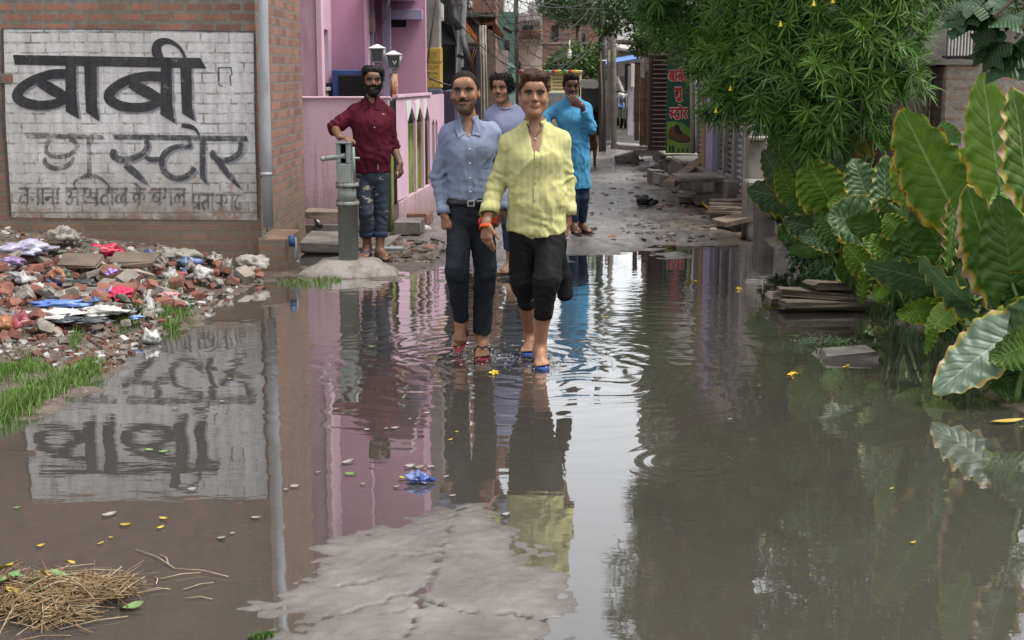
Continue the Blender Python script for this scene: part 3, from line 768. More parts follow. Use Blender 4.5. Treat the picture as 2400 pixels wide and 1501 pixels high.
fbox(r, "bracket", M_CONC, 864, 880, 28, 76, 16.45, .14)
r = thing("air_cooler", "blue framed air cooler with a dark grille above the pink wall", "cooler", (Xp(815, 15.9), 15.9, 1.4))
fbox(r, "casing", M_BLUEP, 781, 868, 164, 232, 15.9, .38, .01)
fbox(r, "grille", M_DARK, 796, 862, 176, 232, 15.89, .02)
fbox(r, "side_bracket", M_BLACKM, 766, 781, 195, 230, 15.95, .3)
part(r, "louvre", M_BLACKM, *[(lambda b, y=y: b.box((Xp(797, 15.88), 15.88, Z(y + 1.6, 15.88)), (Xp(861, 15.88), 15.89, Z(y, 15.88)))) for y in range(180, 230, 6)])
def gate_lamp(px, ytop, ybase, Y, post, lab, lit):
    r = thing("gate_lamp", lab, "lamp", (Xp(px, Y), Y, Z(ybase, Y)), "lanterns on the pink wall")
    c = lambda y: Vector((Xp(px, Y), Y, Z(y, Y)))
    w = S(19, Y)
    def frus(b, y0, y1, w0, w1, sq=4):
        z0, z1 = Z(y0, Y), Z(y1, Y); x = Xp(px, Y); vs = []
        for z, ww in ((z0, w0), (z1, w1)):
            for sx, sy in ((-1, -1), (1, -1), (1, 1), (-1, 1)): vs.append((x + sx * ww, Y + sy * ww, z))
        b._add(vs, [(0, 1, 2, 3), (7, 6, 5, 4), (0, 4, 5, 1), (1, 5, 6, 2), (2, 6, 7, 3), (3, 7, 4, 0)])
    part(r, "cap", M_WHITE, lambda b: frus(b, ytop + 9, ytop, w, .008), lambda b: frus(b, ytop + 11, ytop + 9, w * .95, w))
    part(r, "lantern_glass", M_GLASS, lambda b: frus(b, ytop + 40, ytop + 12, w * .55, w * .84))
    x = Xp(px, Y)
    fr = MB()
    for sx, sy in ((-1, -1), (1, -1), (1, 1), (-1, 1)):
        fr.tube([(x + sx * w * .57, Y + sy * w * .57, Z(ytop + 41, Y)), (x + sx * w * .87, Y + sy * w * .87, Z(ytop + 11, Y))], .009, 6)
    frus(fr, ytop + 44, ytop + 40, w * .56, w * .62)
    fr.obj("lantern_frame", M_STEEL, r)
    part(r, "neck", M_STEEL, lambda b: b.tube([c(ytop + 44), c(ytop + 54)], .028, 10))
    part(r, "post", post, lambda b: b.tube([c(ytop + 54), c(ybase)], .042, 12))
    if lit:
        v = Lettering(lambda X_, Y_, d: P(X_, Y_, Y - w * .84 - .004 - d))
        v.stroke([(px - 4, ytop + 24), (px, ytop + 32), (px + 4, ytop + 24)], 2.4, False); v.mb.obj("letter", M_WHITE, r)
gate_lamp(887.5, 104, 232, 15.6, M_PALEPINK, "taller lantern on a pink post, behind the bearded man's head", False)
t = NT("rust_stained_paint"); t.set(col=t.ramp(t.noise(t.scale(t.pos(), (9, 9, 3)), 2, 6, .7), [(0.38, (0.55, 0.42, 0.40)), (0.5, (0.35, 0.13, 0.03)), (0.62, (0.10, 0.03, 0.015))]), rough=.8)
gate_lamp(925, 119, 228, 15.1, t.m, "shorter lantern with a white V on its glass and a rust stained post", True)
set_props(MB().tube([P(912, 0, 15.8), P(903, 40, 15.8), P(893, 60, 16.2), P(880, 75, 16.4)], .008, 6).obj("cable", M_CABLE), "short black cable hanging under the pink house canopy", "cable", "overhead cables")

# ================================================================ CONCRETE POLE WITH THE YELLOW BAND
YP = 18.3
r = thing("concrete_pole", "thick square concrete pole with a yellow painted band of black letters", "utility pole", (Xp(1014, YP), YP, 0))
fbox(r, "pole", M_CONC, 990, 1034, -300, 400, YP, .26, .02, z0=-.2, z1=7.5)
fbox(r, "yellow_band", pmat("ochre_paint", (0.50, 0.34, 0.07), (0.36, 0.24, 0.06), 5, .8, .2, 40), 992.5, 1036.5, 110, 209, YP - .006, .27, .02)
fbox(r, "blue_band", pmat("blue_grey_paint", (0.16, 0.18, 0.25), (0.09, 0.1, 0.14), 5, .8, .2, 40), 993, 1036, 210, 226, YP - .005, .27, .01)
def text_part(txt, px, py, h, Y, mat, parent, name="lettering", sx=1.0, d=0.0):
    cu = bpy.data.curves.new("t", 'FONT'); cu.body = txt; cu.size = 1; cu.align_x = 'CENTER'
    o = bpy.data.objects.new("t", cu); COL.objects.link(o)
    dg = bpy.context.evaluated_depsgraph_get(); me = bpy.data.meshes.new_from_object(o.evaluated_get(dg))
    bpy.data.objects.remove(o); me.name = name
    s = S(h, Y) / 0.7
    c = P(px, py, Y - d)
    me.transform(Matrix.Translation(c) @ Matrix.Rotation(pi / 2, 4, 'X') @ Matrix.Diagonal((s * sx, s, 1, 1)))
    me.materials.clear(); me.materials.append(mat)
    return link(bpy.data.objects.new(name, me), parent)
M_INK = pmat("thin_black_paint", (0.07, 0.055, 0.03), None, 8, .8, 0)
for tx, y, h in (("ANTEROP", 150, 7), ("OLM", 163, 9), ("80 MA", 176, 7), ("017", 189, 8), ("2", 203, 6)): text_part(tx, 1014, y, h, YP, M_INK, r, d=.008)
v = Lettering(lambda a, b_, d: P(a, b_, YP - .008 - d)); v.stroke([(1014 + 8 * cos(a), 131 + 8 * sin(a)) for a in np.linspace(0, 2 * pi, 14)], 1.2, False); v.stroke([(1011, 129), (1014, 133), (1018, 128)], 1.2); v.mb.obj("lettering", M_INK, r)
for pts, lab in (([(1026, -20, 18.1), (1012, 70, 18.1), (1001, 150, 18.15), (998, 172, 18.15), (1008, 184, 18.1), (1036, 196, 18.1), (1075, 205, 18.6)], "loose black cable looped down the front of the concrete pole"), ([(992, 232, 18.2), (994, 190, 18.2), (998, 172, 18.2)], "short black cable end rising to the loop on the concrete pole")):
    set_props(MB().tube([P(*q) for q in pts], .011, 6).obj("cable", M_CABLE), lab, "cable", "overhead cables")

# ================================================================ LEFT SIDE OF THE LANE, BEYOND
def bldg(name, label, px0, px1, Y, depth, mat, z1, parts=(), z0=-.2, cat="building"):
    r = thing(name, label, cat, ((Xp(px0, Y) + Xp(px1, Y)) / 2, Y, 0))
    fbox(r, "wall", mat, px0, px1, 0, 500, Y, depth, 0, z0=z0, z1=z1)
    for nm, m, a, b_, c, d, dy, dp in parts: fbox(r, nm, m, a, b_, c, d, Y - dy, dp)
    return r
r = bldg("purple_wall", "dark purple wall behind the concrete pole", 1034, 1066, 19.4, 3, M_PURPLE, 1.46, cat="wall")
r = bldg("dark_shop", "dark shop front with an overhanging awning beyond the concrete pole", 985, 1068, 22.5, 4, M_DARK, 4.6)
part(r, "awning", M_BLACKM, lambda b: b.prism([P(1031, 52, 20.4), P(1060, 60, 20.4), P(1070, 75, 20.6), P(1070, 103, 20.6), P(1031, 104, 20.4)], (0, 2.0, 0)))
fbox(r, "upper_window", M_WHITE, 1034, 1042, 8, 50, 22.4, .08)
r = thing("steel_pole", "leaning grey steel pole with bundled black cables beside the dark shop", "utility pole", P(1074, 300, 20))
part(r, "pole", M_STEEL, lambda b: b.tube([P(1092, -260, 20), P(1086, 0, 20), P(1077, 170, 20), P(1070, 330, 20), P(1066, 480, 20)], .052, 12))
part(r, "cable_bundle", M_CABLE, lambda b: b.tube([P(1048, -60, 20), P(1058, 0, 20), P(1066, 45, 19.9), P(1075, 70, 19.9)], .06, 8), lambda b: b.tube([P(1084, 85, 19.9), P(1092, 120, 19.85), P(1098, 158, 19.9), P(1082, 166, 19.9)], .05, 8))
part(r, "clamp", M_BLACKM, lambda b: b.tube([P(1080.6, 128, 20), P(1080, 136, 20)], .06, 12))
t = NT("lattice_iron"); M_LATT = M_BLACKM
r = thing("lattice_screen", "rusty crossed lattice grille screening a dark yard", "grille", P(1108, 260, 23))
b = MB()
for i in range(-4, 9): 
    x0 = 1092 + i * 5
    for sg in (1, -1):
        a0, a1 = (x0, 115), (x0 + sg * 22, 185)
        if min(a0[0], a1[0]) > 1088 and max(a0[0], a1[0]) < 1122: b.tube([P(*a0, 23), P(*a1, 23)], .008, 4)
b.obj("lattice", M_RUST, r)
fbox(r, "frame", M_PURPLE, 1086, 1124, 112, 118, 23.02, .06); fbox(r, "frame", M_PURPLE, 1116, 1122, 118, 300, 23.02, .06); fbox(r, "back", M_DARK, 1060, 1124, 118, 420, 23.5, .2)
bldg("brick_house", "raw brick upper house with a concrete ledge behind the cables", 1075, 1162, 27, 5, brick_mat("far_brick", 'x', (0.30, 0.13, 0.085), (0.2, 0.09, 0.06), MORT, bump=.3), 8.5,
     [("ledge", M_CONC_D, 1070, 1164, 28, 40, .5, .6), ("window", M_WHITE, 1100, 1108, 4, 18, .05, .06), ("lower_panel", M_CONC_D, 1075, 1160, 60, 330, .05, .06)])
r = thing("cloth_awning", "orange cloth and pale box hung under the cables by the steel pole", "awning", P(1103, 100, 22))
part(r, "cloth", pmat("orange_cloth", (0.65, 0.16, 0.03), (0.45, 0.1, 0.03), 8, .8, .3, 30), lambda b: b.prism([P(1089, 50, 22), P(1093, 52, 22), P(1117, 86, 22), P(1118, 104, 22), P(1112, 96, 22), P(1094, 72, 22)], (0, .05, 0)))
part(r, "box", pmat("cream_board", (0.36, 0.35, 0.24), (0.25, 0.24, 0.17), 5, .8), lambda b: b.prism([P(1087, 56, 22.2), P(1094, 75, 22.2), P(1112, 100, 22.2), P(1087, 102, 22.2)], (0, .4, 0)))
for i, (px, wd, m, lab) in enumerate(((1127, 3.2, M_BAMBOO, "left"), (1133, 3.8, M_CONC_L, "middle"), (1139, 2.6, M_BAMBOO, "right"))):
    set_props(MB().tube([P(px - 2, 60, 24.5), P(px, 160, 24.5), P(px + (1, 2, 4)[i], 300, 24.5), P(px + 2, 420, 24.5)], S(wd, 24.5), 8).obj("upright_pole", m), ("leaning bamboo upright next to the lattice grille", "thickest pale upright between two bamboo poles", "thin bamboo upright just beside the dark wooden post")[i], "pole", "uprights propped in front of the far shops")
r = thing("wooden_post", "dark wooden post carrying a rusty sheet roof edge", "post", P(1149, 300, 25))
fbox(r, "post", M_WOOD, 1143, 1156, 60, 400, 25, .12); part(r, "sheet_roof", M_RUST, lambda b: b.prism([P(1132, 55, 25), P(1160, 52, 25), P(1181, 82, 25), P(1180, 88, 25), P(1150, 70, 25), P(1132, 66, 25)], (0, 1.0, 0)))
r = bldg("white_shed", "low whitewashed shed with peeling plaster in front of the mint building", 1141, 1190, 30, 3, pmat("peeling_plaster", (0.48, 0.42, 0.42), (0.28, 0.25, 0.24), 3, .85, .4, 30), Z(118, 30), [("door", M_DARK, 1148, 1160, 145, 320, .03, .05)], cat="shed")
M_MINT = pmat("mint_paint", (0.30, 0.46, 0.38), (0.22, 0.36, 0.30), 1.2, .8, .15, 30)
r = bldg("mint_building", "mint green painted building with small dark windows", 1163, 1206, 34, 6, M_MINT, Z(28, 34), [("window", M_DARK, 1184, 1194, 95, 119, .04, .06), ("ledge", M_MINT, 1140, 1165, 88, 92, .6, .6), ("balcony", M_DARK, 1142, 1164, 78, 118, .05, .06), ("drain_pipe", M_STEEL, 1160, 1164, 28, 300, .08, .07)])
fbox(r, "porch", M_MINT, 1189, 1208, 158, 330, 31, 2.6); part(r, "porch_roof", M_MINT, lambda b: b.prism([P(1181, 148, 30.8), P(1198, 148, 30.8), P(1210, 158, 30.8), P(1192, 160, 30.8)], (0, 2.6, 0)))
r = bldg("pale_building", "pale pinkish house with a dark balcony above the cream truck", 1212, 1270, 44, 7, pmat("pale_plaster", (0.52, 0.45, 0.46), (0.40, 0.35, 0.36), 1.2, .85, .2, 20), Z(32, 44),
         [("balcony", M_CONC_D, 1216, 1272, 92, 98, 1.0, 1.0), ("balcony_back", M_CONC_D, 1217, 1266, 48, 92, .02, .05), ("doorway", M_DARK, 1226, 1250, 60, 92, .06, .05), ("door", M_DARK, 1213, 1220, 145, 170, .04, .05)])  # wall behind the balcony is a darker concrete panel
part(r, "railing", M_RUST, *[(lambda b, q=q: b.tube([P(q, 74, 43), P(q, 92, 43)], .02, 4)) for q in range(1218, 1270, 4)], lambda b: b.tube([P(1217, 74, 43), P(1270, 74, 43)], .025, 4))
M_FARBRICK = brick_mat("distant_brick", 'x', (0.26, 0.125, 0.085), (0.17, 0.085, 0.06), (0.22, 0.19, 0.17), bump=.3)
bldg("tall_brick_house", "unplastered brick house with square openings closing the end of the lane", 1268, 1402, 60, 8, M_FARBRICK, Z(34, 60), [("window", M_DARK, 1352, 1370, 78, 118, .04, .06), ("window", M_DARK, 1292, 1308, 60, 96, .04, .06), ("concrete_band", M_CONC, 1266, 1404, 100, 104, .06, .08), ("parapet", M_CONC_D, 1266, 1404, 30, 36, .1, .3)])
bldg("far_pale_block", "distant pale building rising above the other roofs", 1240, 1340, 75, 8, M_CONC_L, Z(4, 75), [("window", M_DARK, 1262, 1276, 14, 28, .04, .06)])
bldg("row_house", "tall grey row house standing behind the pink house", 720, 1060, 26, 10, M_CONC_D, 7.2, [("window", M_DARK, 800, 860, -260, -150, .04, .06), ("window", M_DARK, 940, 1000, -260, -150, .04, .06), ("cornice", M_CONC, 715, 1062, -420, -400, .2, .3)])
bldg("dull_row_house", "brown row house behind the mint building", 1066, 1180, 42, 8, pmat("brown_plaster", (0.25, 0.19, 0.16), (0.16, 0.12, 0.10), 1.2, .85), 9.5, [("window", M_DARK, 1090, 1120, -300, -200, .05, .06), ("cornice", M_CONC, 1060, 1184, -380, -370, .2, .3)])
# poles further down
def round_pole(px, y0, y1, Y, dia, mat, lab, top=-300, tilt=0):
    r = thing("utility_pole", lab, "utility pole", P(px, y1, Y), "round poles along the lane")
    part(r, "shaft", mat, lambda b: b.tube([P(px + tilt, y0, Y), P(px, y1, Y) - Vector((0, 0, .1))], [S(dia * .42, Y), S(dia / 2, Y)], 12))
    return r
round_pole(1211, -160, 330, 36, 12, M_CONC, "pale concrete pole in front of the mint building", tilt=-2)
r = round_pole(1412, -190, 352, 29.5, 18, M_BLACKM if False else pmat("dark_tarred_steel", (0.055, 0.055, 0.06), (0.04, 0.04, 0.043), 4, .6, .2, 30), "dark round steel pole at the lane edge with a pale ring", tilt=-2)
part(r, "ring", M_WHITE, lambda b: b.tube([P(1411.3, 141, 29.5), P(1411.3, 143.6, 29.5)], S(9.4, 29.5), 12))
part(r, "crossarm", M_BLACKM, lambda b: b.box(P(1385, -128, 29.5) - Vector((0, .05, .04)), P(1437, -128, 29.5) + Vector((0, .05, .04))))
r = round_pole(1439, -60, 345, 30.5, 14, M_CONC, "grey concrete pole right of the dark steel pole", tilt=-3)
part(r, "meter_box", pmat("cream_plastic", (0.5, 0.45, 0.3), None, 5, .5), lambda b: b.box(P(1424, 145, 30.4), P(1431, 118, 30.2)))
r = thing("pale_pillar", "narrow pale pillar between the dark pole and the concrete pole", "pillar", P(1427, 300, 33)); fbox(r, "shaft", M_CONC_L, 1421, 1430, 62, 120, 33, .1); fbox(r, "lower_shaft", M_CONC, 1421, 1431, 120, 330, 33, .1)

# ================================================================ RIGHT SIDE
XR = 2.72
def rY(px): k = ray(px, 300); return XR * k.y / k.x
M_BEAD = pmat("brown_gate_steel", (0.055, 0.028, 0.024), (0.035, 0.02, 0.018), 5, .5, .2, 40)
r = thing("steel_gate", "tall dark brown slatted steel gate left of the green shoe banner", "gate", P(1544, 352, 22.6))
fbox(r, "panel", M_BEAD, 1521, 1568, 131, 353, 22.63, .03)
fbox(r, "frame", M_BEAD, 1519, 1525, 129, 353, 22.6, .06); fbox(r, "frame", M_BEAD, 1563, 1569, 129, 353, 22.6, .06); fbox(r, "top_rail", M_BEAD, 1519, 1569, 127, 133, 22.595, .07)
for k in range(20): fbox(r, "slat", pmat("slat_lip", (0.12, 0.085, 0.08), (0.08, 0.05, 0.05), 8, .5, 0) if k == 0 else bpy.data.materials["slat_lip"], 1528, 1561, 141 + k * 10.6, 143.4 + k * 10.6, 22.58, .04, .002)
YB = 21.0
r = thing("shop_banner", "green shoe shop banner with red lettering and a brown boot", "banner", P(1591, 362, YB))
t = NT("green_vinyl"); x_, y_, z_ = t.sep(t.pos())
M_VINYL = pmat("green_vinyl_print", (0.022, 0.10, 0.062), (0.018, 0.08, 0.05), 2, .45, .15, 6)
fbox(r, "sheet", M_VINYL, 1561, 1619, 143, 360, YB, .02)
def bl(d0): return Lettering(lambda a, b_, d: P(a, b_, YB - d0 - d))
# light green lower field, the boot and small shoes
fl = bl(.003); fl.poly([(1563, 286), (1580, 285), (1600, 290), (1618.5, 304), (1618.5, 359.5), (1563, 359.5)]); fl.mb.obj("printed_field", pmat("lime_print", (0.20, 0.36, 0.06), None, 4, .5, 0), r)
fl = bl(.0035); fl.stroke([(1581, 285), (1600, 290), (1618, 304)], 3.0); fl.mb.obj("printed_edge", pmat("mid_green_print", (0.03, 0.28, 0.09), None, 4, .5, 0), r)
fl = bl(.005); fl.poly([(1566, 316), (1568, 303), (1576, 296), (1580, 298), (1588, 292), (1592, 296), (1595, 306), (1602, 314), (1612, 318), (1618, 323), (1618, 330), (1600, 332), (1585, 328), (1572, 322), (1567, 321)]); fl.mb.obj("printed_boot", pmat("brown_print", (0.17, 0.08, 0.04), (0.11, .05, .03), 20, .5, 0), r)
fl = bl(.007); fl.poly([(1580, 298), (1583, 293), (1588, 292), (1592, 297), (1594, 306), (1600, 312), (1594, 316), (1585, 313), (1580, 306)]); fl.stroke([(1567, 322), (1585, 330), (1602, 334), (1618, 330)], 3, True); fl.mb.obj("printed_collar", pmat("dark_print", (0.035, 0.025, 0.022), None, 4, .5, 0), r)
fl = bl(.006)
for c in (1570, 1577, 1590, 1600, 1611): fl.stroke([(c, 341 if c < 1580 else 348), (c + .5, 350), (c, 357)], [3, 5.5, 4] if c < 1580 else [2, 4, 4])
fl.mb.obj("printed_shoes", pmat("grey_print", (0.06, 0.06, 0.065), None, 4, .5, 0), r)
M_RED, M_OUT = pmat("red_print", (0.55, 0.05, 0.045), None, 4, .5, 0), pmat("white_print", (0.75, 0.72, 0.70), None, 4, .5, 0)
for d0, m, w in ((.004, M_OUT, 8.2), (.008, M_RED, 4.6)):
    for tx, x0, y0, h, sx in ((['ba', 'aa', 'ba', 'ii'], 1567, 168, 24, .80), (['sha', 'uu'], 1580, 208, 22, 1.0), (['sh', 'tta', 'o', 'ra'], 1569, 256, 24, .80)):
        L = bl(d0); write(L, tx, x0, y0, h, w, sx=sx); L.mb.obj("lettering", m, r)
text_part("Mobi. 9473779", 1591, 152, 4.0, YB, M_OUT, r, d=.006, sx=.95)
set_props(MB().tube([P(1622, 135, 20.8), P(1624, 360, 20.8)], S(6, 20.8), 12).obj("bamboo_pole", M_BAMBOO), "bamboo pole standing at the banner's right edge", "pole")
r = bldg("cream_shop", "cream walled shop rising behind the shoe banner", 1572, 1632, 23.6, 3, M_CONC_L, 3.0, [("sunshade", M_CONC, 1560, 1640, 60, 68, .5, .6)], cat="shop")
# shutters on the facade along the lane
M_SHUT_D = pmat("brown_shutter_slats", (0.15, 0.12, 0.11), (0.09, 0.075, 0.07), 7, .5, .15, 40)
M_SHUT_G = pmat("grey_shutter_slats", (0.30, 0.31, 0.33), (0.20, 0.205, 0.22), 6, .45, .15, 40)
M_SHUT_C = pmat("cream_shutter_slats", (0.40, 0.33, 0.27), (0.28, 0.23, 0.19), 6, .5, .15, 40)
r = thing("shop_row", "row of small lane side shops behind roller shutters", "building", (XR + 1.5, 19, 0))
pbox(r, "wall", M_CONC_D, (XR + .10, 16.2, -.2), (XR + 3.5, 20.9, 3.4), bev=0)
pbox(r, "lintel", M_CONC, (XR + .01, 16.3, 2.35), (XR + .12, 20.8, 2.7))
pbox(r, "roof_slab", M_CONC_D, (XR - .4, 16.0, 3.4), (XR + 3.7, 21.0, 3.52))
def shutter(px0, px1, zb, mat, lab):
    ya, yb = rY(px1), rY(px0); rt = thing("roller_shutter", lab, "shutter", (XR, (ya + yb) / 2, zb), "roller shutters of the lane side shops")
    b = MB(); n = int((2.35 - zb) / .075); prof = []
    for k in range(n):
        z0 = zb + k * .075; prof += [(0.0, z0), (-.022, z0 + .018), (-.03, z0 + .045), (-.012, z0 + .066)]
    vs = [(XR + .06 + dx, yy, z) for dx, z in prof for yy in (ya, yb)]
    b._add(vs, [(2 * i, 2 * i + 1, 2 * i + 3, 2 * i + 2) for i in range(len(prof) - 1)], False); b.obj("curtain", mat, rt)
    for yy in (ya, yb): pbox(rt, "guide_rail", M_GREYM, (XR - .01, yy - .03, zb), (XR + .09, yy + .03, 2.38))
    pbox(rt, "bottom_bar", M_GREYM, (XR + .005, ya + .03, zb - .05), (XR + .07, yb - .03, zb))
shutter(1722, 1744, .26, M_SHUT_G, "nearest grey roller shutter with wide bright slats reaching lowest")
shutter(1699, 1719.5, .45, M_SHUT_D, "brown roller shutter right next to the grey one")
shutter(1682, 1697, .45, M_SHUT_D, "brown roller shutter beside the lilac door post")
shutter(1634, 1650, .55, M_SHUT_C, "cream slatted shutter next to the bamboo pole")
pbox(r, "door_post", M_LILAC, (XR - .05, rY(1679), .3), (XR + .1, rY(1663), 2.6)); pbox(r, "door_post", pmat("ochre_wood", (0.32, 0.20, 0.09), (0.22, .14, .07), 6, .7), (XR - .04, rY(1658.5), .4), (XR + .1, rY(1651.5), 2.6))
pbox(r, "shop_plinth", M_CONC_D, (XR - .12, 17.0, -.2), (XR + .1, 20.85, .42), bev=.02)
pbox(r, "step_platform", M_CONC_D, (XR - .22, 20.87, -.2), (XR + 1.2, 22.4, .42), bev=.03)
# concrete gate pier and its low kerb wall
r = thing("concrete_pier", "stained grey concrete pier standing at the edge of the flood before the oleander", "pier", P(1775, 545, 15.4))
fbox(r, "shaft", M_CONC, 1756, 1800, 100, 545, 15.6, .35, .012, z0=-.1, z1=3.3); fbox(r, "ledge", M_CONC_L, 1766, 1808, 322, 330, 15.3, .4, .01); fbox(r, "lower_block", M_CONC, 1756, 1812, 425, 560, 15.25, .34, .02, z0=-.1); fbox(r, "edge_post", M_CONC_L, 1748, 1757, 255, 480, 15.75, .1, .006)
part(r, "pipe_stub", M_RUST, lambda b: b.tube([P(1782, 445, 15.3), P(1802, 450, 15.0)], .035, 10))
fbox(r, "kerb", M_CONC_D, 1790, 1830, 470, 580, 14.5, .5, .03, z0=-.15)
def slab(name, lab, x0, x1, yt, yb, zb, dep, mat, cat, rot=(0, 0, 0), group=None, bev=.012, jit=.012):
    g = G((x0 + x1) / 2, yb, zb); Y = g.y
    lo = Vector((Xp(x0, Y), Y, zb)); hi = Vector((Xp(x1, Y), Y + dep, Z(yt, Y)))
    c = (lo + hi) / 2; b = MB().box(lo - c, hi - c, Matrix.Rotation(rot[2], 3, 'Z') @ Matrix.Rotation(rot[1], 3, 'Y') @ Matrix.Rotation(rot[0], 3, 'X'), bev, 0, jit)
    o = b.obj(name, mat); o.location = c
    return set_props(o, lab, cat, group)
GS = "slabs and blocks heaped before the shutters"
slab("concrete_slab", "long flat slab lying below the foot of the green banner", 1556, 1634, 358, 366, .42, .6, M_CONC_L, "slab", (0, 0, .05), GS)
slab("concrete_slab", "narrow slab wedged under the banner slab", 1566, 1622, 368, 376, .36, .5, M_CONC, "slab", (0, .04, -.06), GS)
slab("concrete_block", "dark upright block at the left end of the slab heap", 1524, 1558, 400, 431, .06, .35, M_CONC_D, "block", (0, 0, .1), GS)
slab("concrete_block", "tilted block leaning right of the dark upright block", 1540, 1577, 410, 436, .06, .35, M_CONC, "block", (0, .15, .2), GS)
slab("concrete_block", "block standing directly under the narrow slab", 1547, 1577, 377, 404, .16, .4, M_CONC_D, "block", (0, 0, -.1), GS)
slab("concrete_block", "pale block under the diagonal plank's middle", 1574, 1606, 384, 410, .14, .4, M_CONC, "block", (0, .05, .12), GS)
slab("concrete_bench", "level concrete bench slab on two dark supports", 1592, 1704, 414, 427, .38, .7, M_CONC, "bench slab", (0, 0, .02), GS)
slab("bench_support", "left dark support under the bench slab", 1600, 1625, 427, 452, .10, .4, M_CONC_D, "block", (0, 0, 0), GS)
slab("bench_support", "right dark support under the bench slab", 1668, 1700, 427, 455, .10, .4, M_CONC_D, "block", (0, 0, 0), GS)
slab("concrete_slab", "small slab stacked on another in the mud before the bench", 1600, 1634, 447, 459, .20, .3, M_CONC, "slab", (0, .08, .1), GS)
slab("concrete_slab", "bottom slab of the small stack in the mud before the bench", 1597, 1636, 461, 479, .06, .35, M_CONC_D, "slab", (0, 0, -.08), GS)
slab("concrete_slab", "broad tilted slab by the brown gate foot", 1446, 1500, 362, 388, .06, .5, M_CONC_D, "slab", (0, -.25, 0), GS)
slab("concrete_slab", "flat slab bridging the drain under the brown gate", 1494, 1562, 353, 366, .30, .8, M_CONC, "slab", (0, 0, 0), GS)
slab("concrete_slab", "pale slab lying before the brick piers", 1450, 1518, 342, 354, .28, .8, M_CONC_L, "slab", (0, .06, 0), GS)
slab("sill_block", "dark step block in front of the nearest grey shutter", 1636, 1700, 456, 482, .08, .5, M_CONC_D, "block", (0, 0, 0), GS)
b = MB(); a_, c_ = P(1553, 440, 18.9), P(1680, 352, 21.2); b.prism([a_, a_ + Vector((.16, 0, .0)), c_ + Vector((.16, 0, 0)), c_], (0, .03, .075)); solo(b, "leaning_plank", M_WOOD, "long grey plank leaning diagonally over the slab heap", "plank", GS)
b = MB(); a_, c_ = P(1566, 434, 19.2), P(1684, 356, 21.4); b.prism([a_ + Vector((.1, .1, .05)), a_ + Vector((.2, .1, .05)), c_ + Vector((.2, 0, .04)), c_ + Vector((.1, 0, .04))], (0, .03, .06)); solo(b, "leaning_plank", M_WOOD, "second thinner plank lying behind the long diagonal plank", "plank", GS)
for i in range(4):
    b = MB(); Y = 16.1 + .13 * i; z = .1 + .035 * i
    b.box((Xp(1662 + 3 * i, Y), Y, z), (Xp(1754 - 2 * i, Y), Y + .12, z + .035), None, .006, 0, .008); solo(b, "plank", M_WOOD, ("lowest front", "second", "third", "topmost rear")[i] + " board of the weathered plank stack at the flood edge", "plank", "boards stacked by the nearest shutter")
b = MB(); b.prism([P(1668, 524, 15.3), P(1700, 533, 15.1), P(1797, 512, 15.3), P(1790, 503, 15.6), P(1720, 512, 15.6)], (0, 0, .05)); solo(b, "plank", M_WOOD, "single grey board tilted across the end of the plank stack", "plank", "boards stacked by the nearest shutter")
set_props(MB().tube([P(1630, 462, 18), P(1640, 470, 17.6), P(1655, 484, 17.2), P(1664, 490, 17)], .014, 8).obj("hose", pmat("yellow_hose", (0.5, 0.33, 0.05), None, 6, .5, 0)), "short yellow hose lying between the slab stack and the planks", "hose")
# brick piers, white post, shack, blue tarp
for i, (a, b_, y0, y1, lab) in enumerate(((1488, 1498, 150, 318, "slim brick pier at the left of the brown gate"), (1501, 1509, 185, 330, "shorter leaning brick pier between two others"), (1511, 1518, 170, 330, "brick pier right against the brown gate"))):
    Y = 25.5; r = thing("brick_pier", lab, "pier", P((a + b_) / 2, y1, Y), "brick piers by the brown gate")
    fbox(r, "pier", brick_mat("pier_brick", 'x', (0.28, 0.14, 0.09), (0.19, .1, .07), MORT, bump=.4) if i == 0 else bpy.data.materials["pier_brick"], a, b_, y0, y1 + 12, Y, .14, 0); fbox(r, "cap", M_CONC, a - 1, b_ + 1, y0 - 4, y0, Y - .02, .18)
r = thing("white_post", "lilac white plastered post in front of the shack", "post", P(1478, 315, 31)); fbox(r, "shaft", pmat("lilac_white", (0.5, .47, .53), (.36, .33, .38), 3, .8), 1471, 1484, 155, 318, 31, .12); fbox(r, "upper_strip", M_WHITE, 1477, 1485, 150, 205, 30.9, .1)
set_props(MB().prism([P(1420, 150, 42), P(1500, 136, 41.5), P(1500, 139, 41.5), P(1420, 155, 42)], (0, 1.6, .12)).obj("tarpaulin", pmat("blue_tarpaulin", (0.10, 0.22, 0.55), (0.08, 0.17, 0.42), 4, .5, .2, 12)), "pale blue tarpaulin sloping over the shack front", "tarpaulin")
r = bldg("lane_shack", "grey patched shack with a sheet roof behind the poles", 1445, 1512, 44.5, 3, M_CONC_D, Z(112, 44.5), [("panel", M_CONC, 1447, 1462, 125, 180, .05, .06), ("doorway", M_DARK, 1464, 1486, 150, 290, .03, .06)], cat="shack")
part(r, "roof", M_CONC_L, lambda b: b.prism([P(1452, 113, 43.5), P(1500, 118, 43), P(1500, 123, 43), P(1450, 119, 43.5)], (0, 3, .2)))
part(r, "brace", M_CONC_L, lambda b: b.tube([P(1446, 182, 44.3), P(1468, 238, 43.6)], .06, 6))
bldg("balcony_house", "white balconied house under the dark tree", 1444, 1540, 50, 6, pmat("white_plaster", (0.5, .48, .49), (.38, .36, .37), 1.5, .85), Z(45, 50), [("balcony", M_WHITE, 1440, 1530, 88, 94, .8, .8), ("window", M_DARK, 1450, 1475, 102, 118, .04, .05)], cat="house")
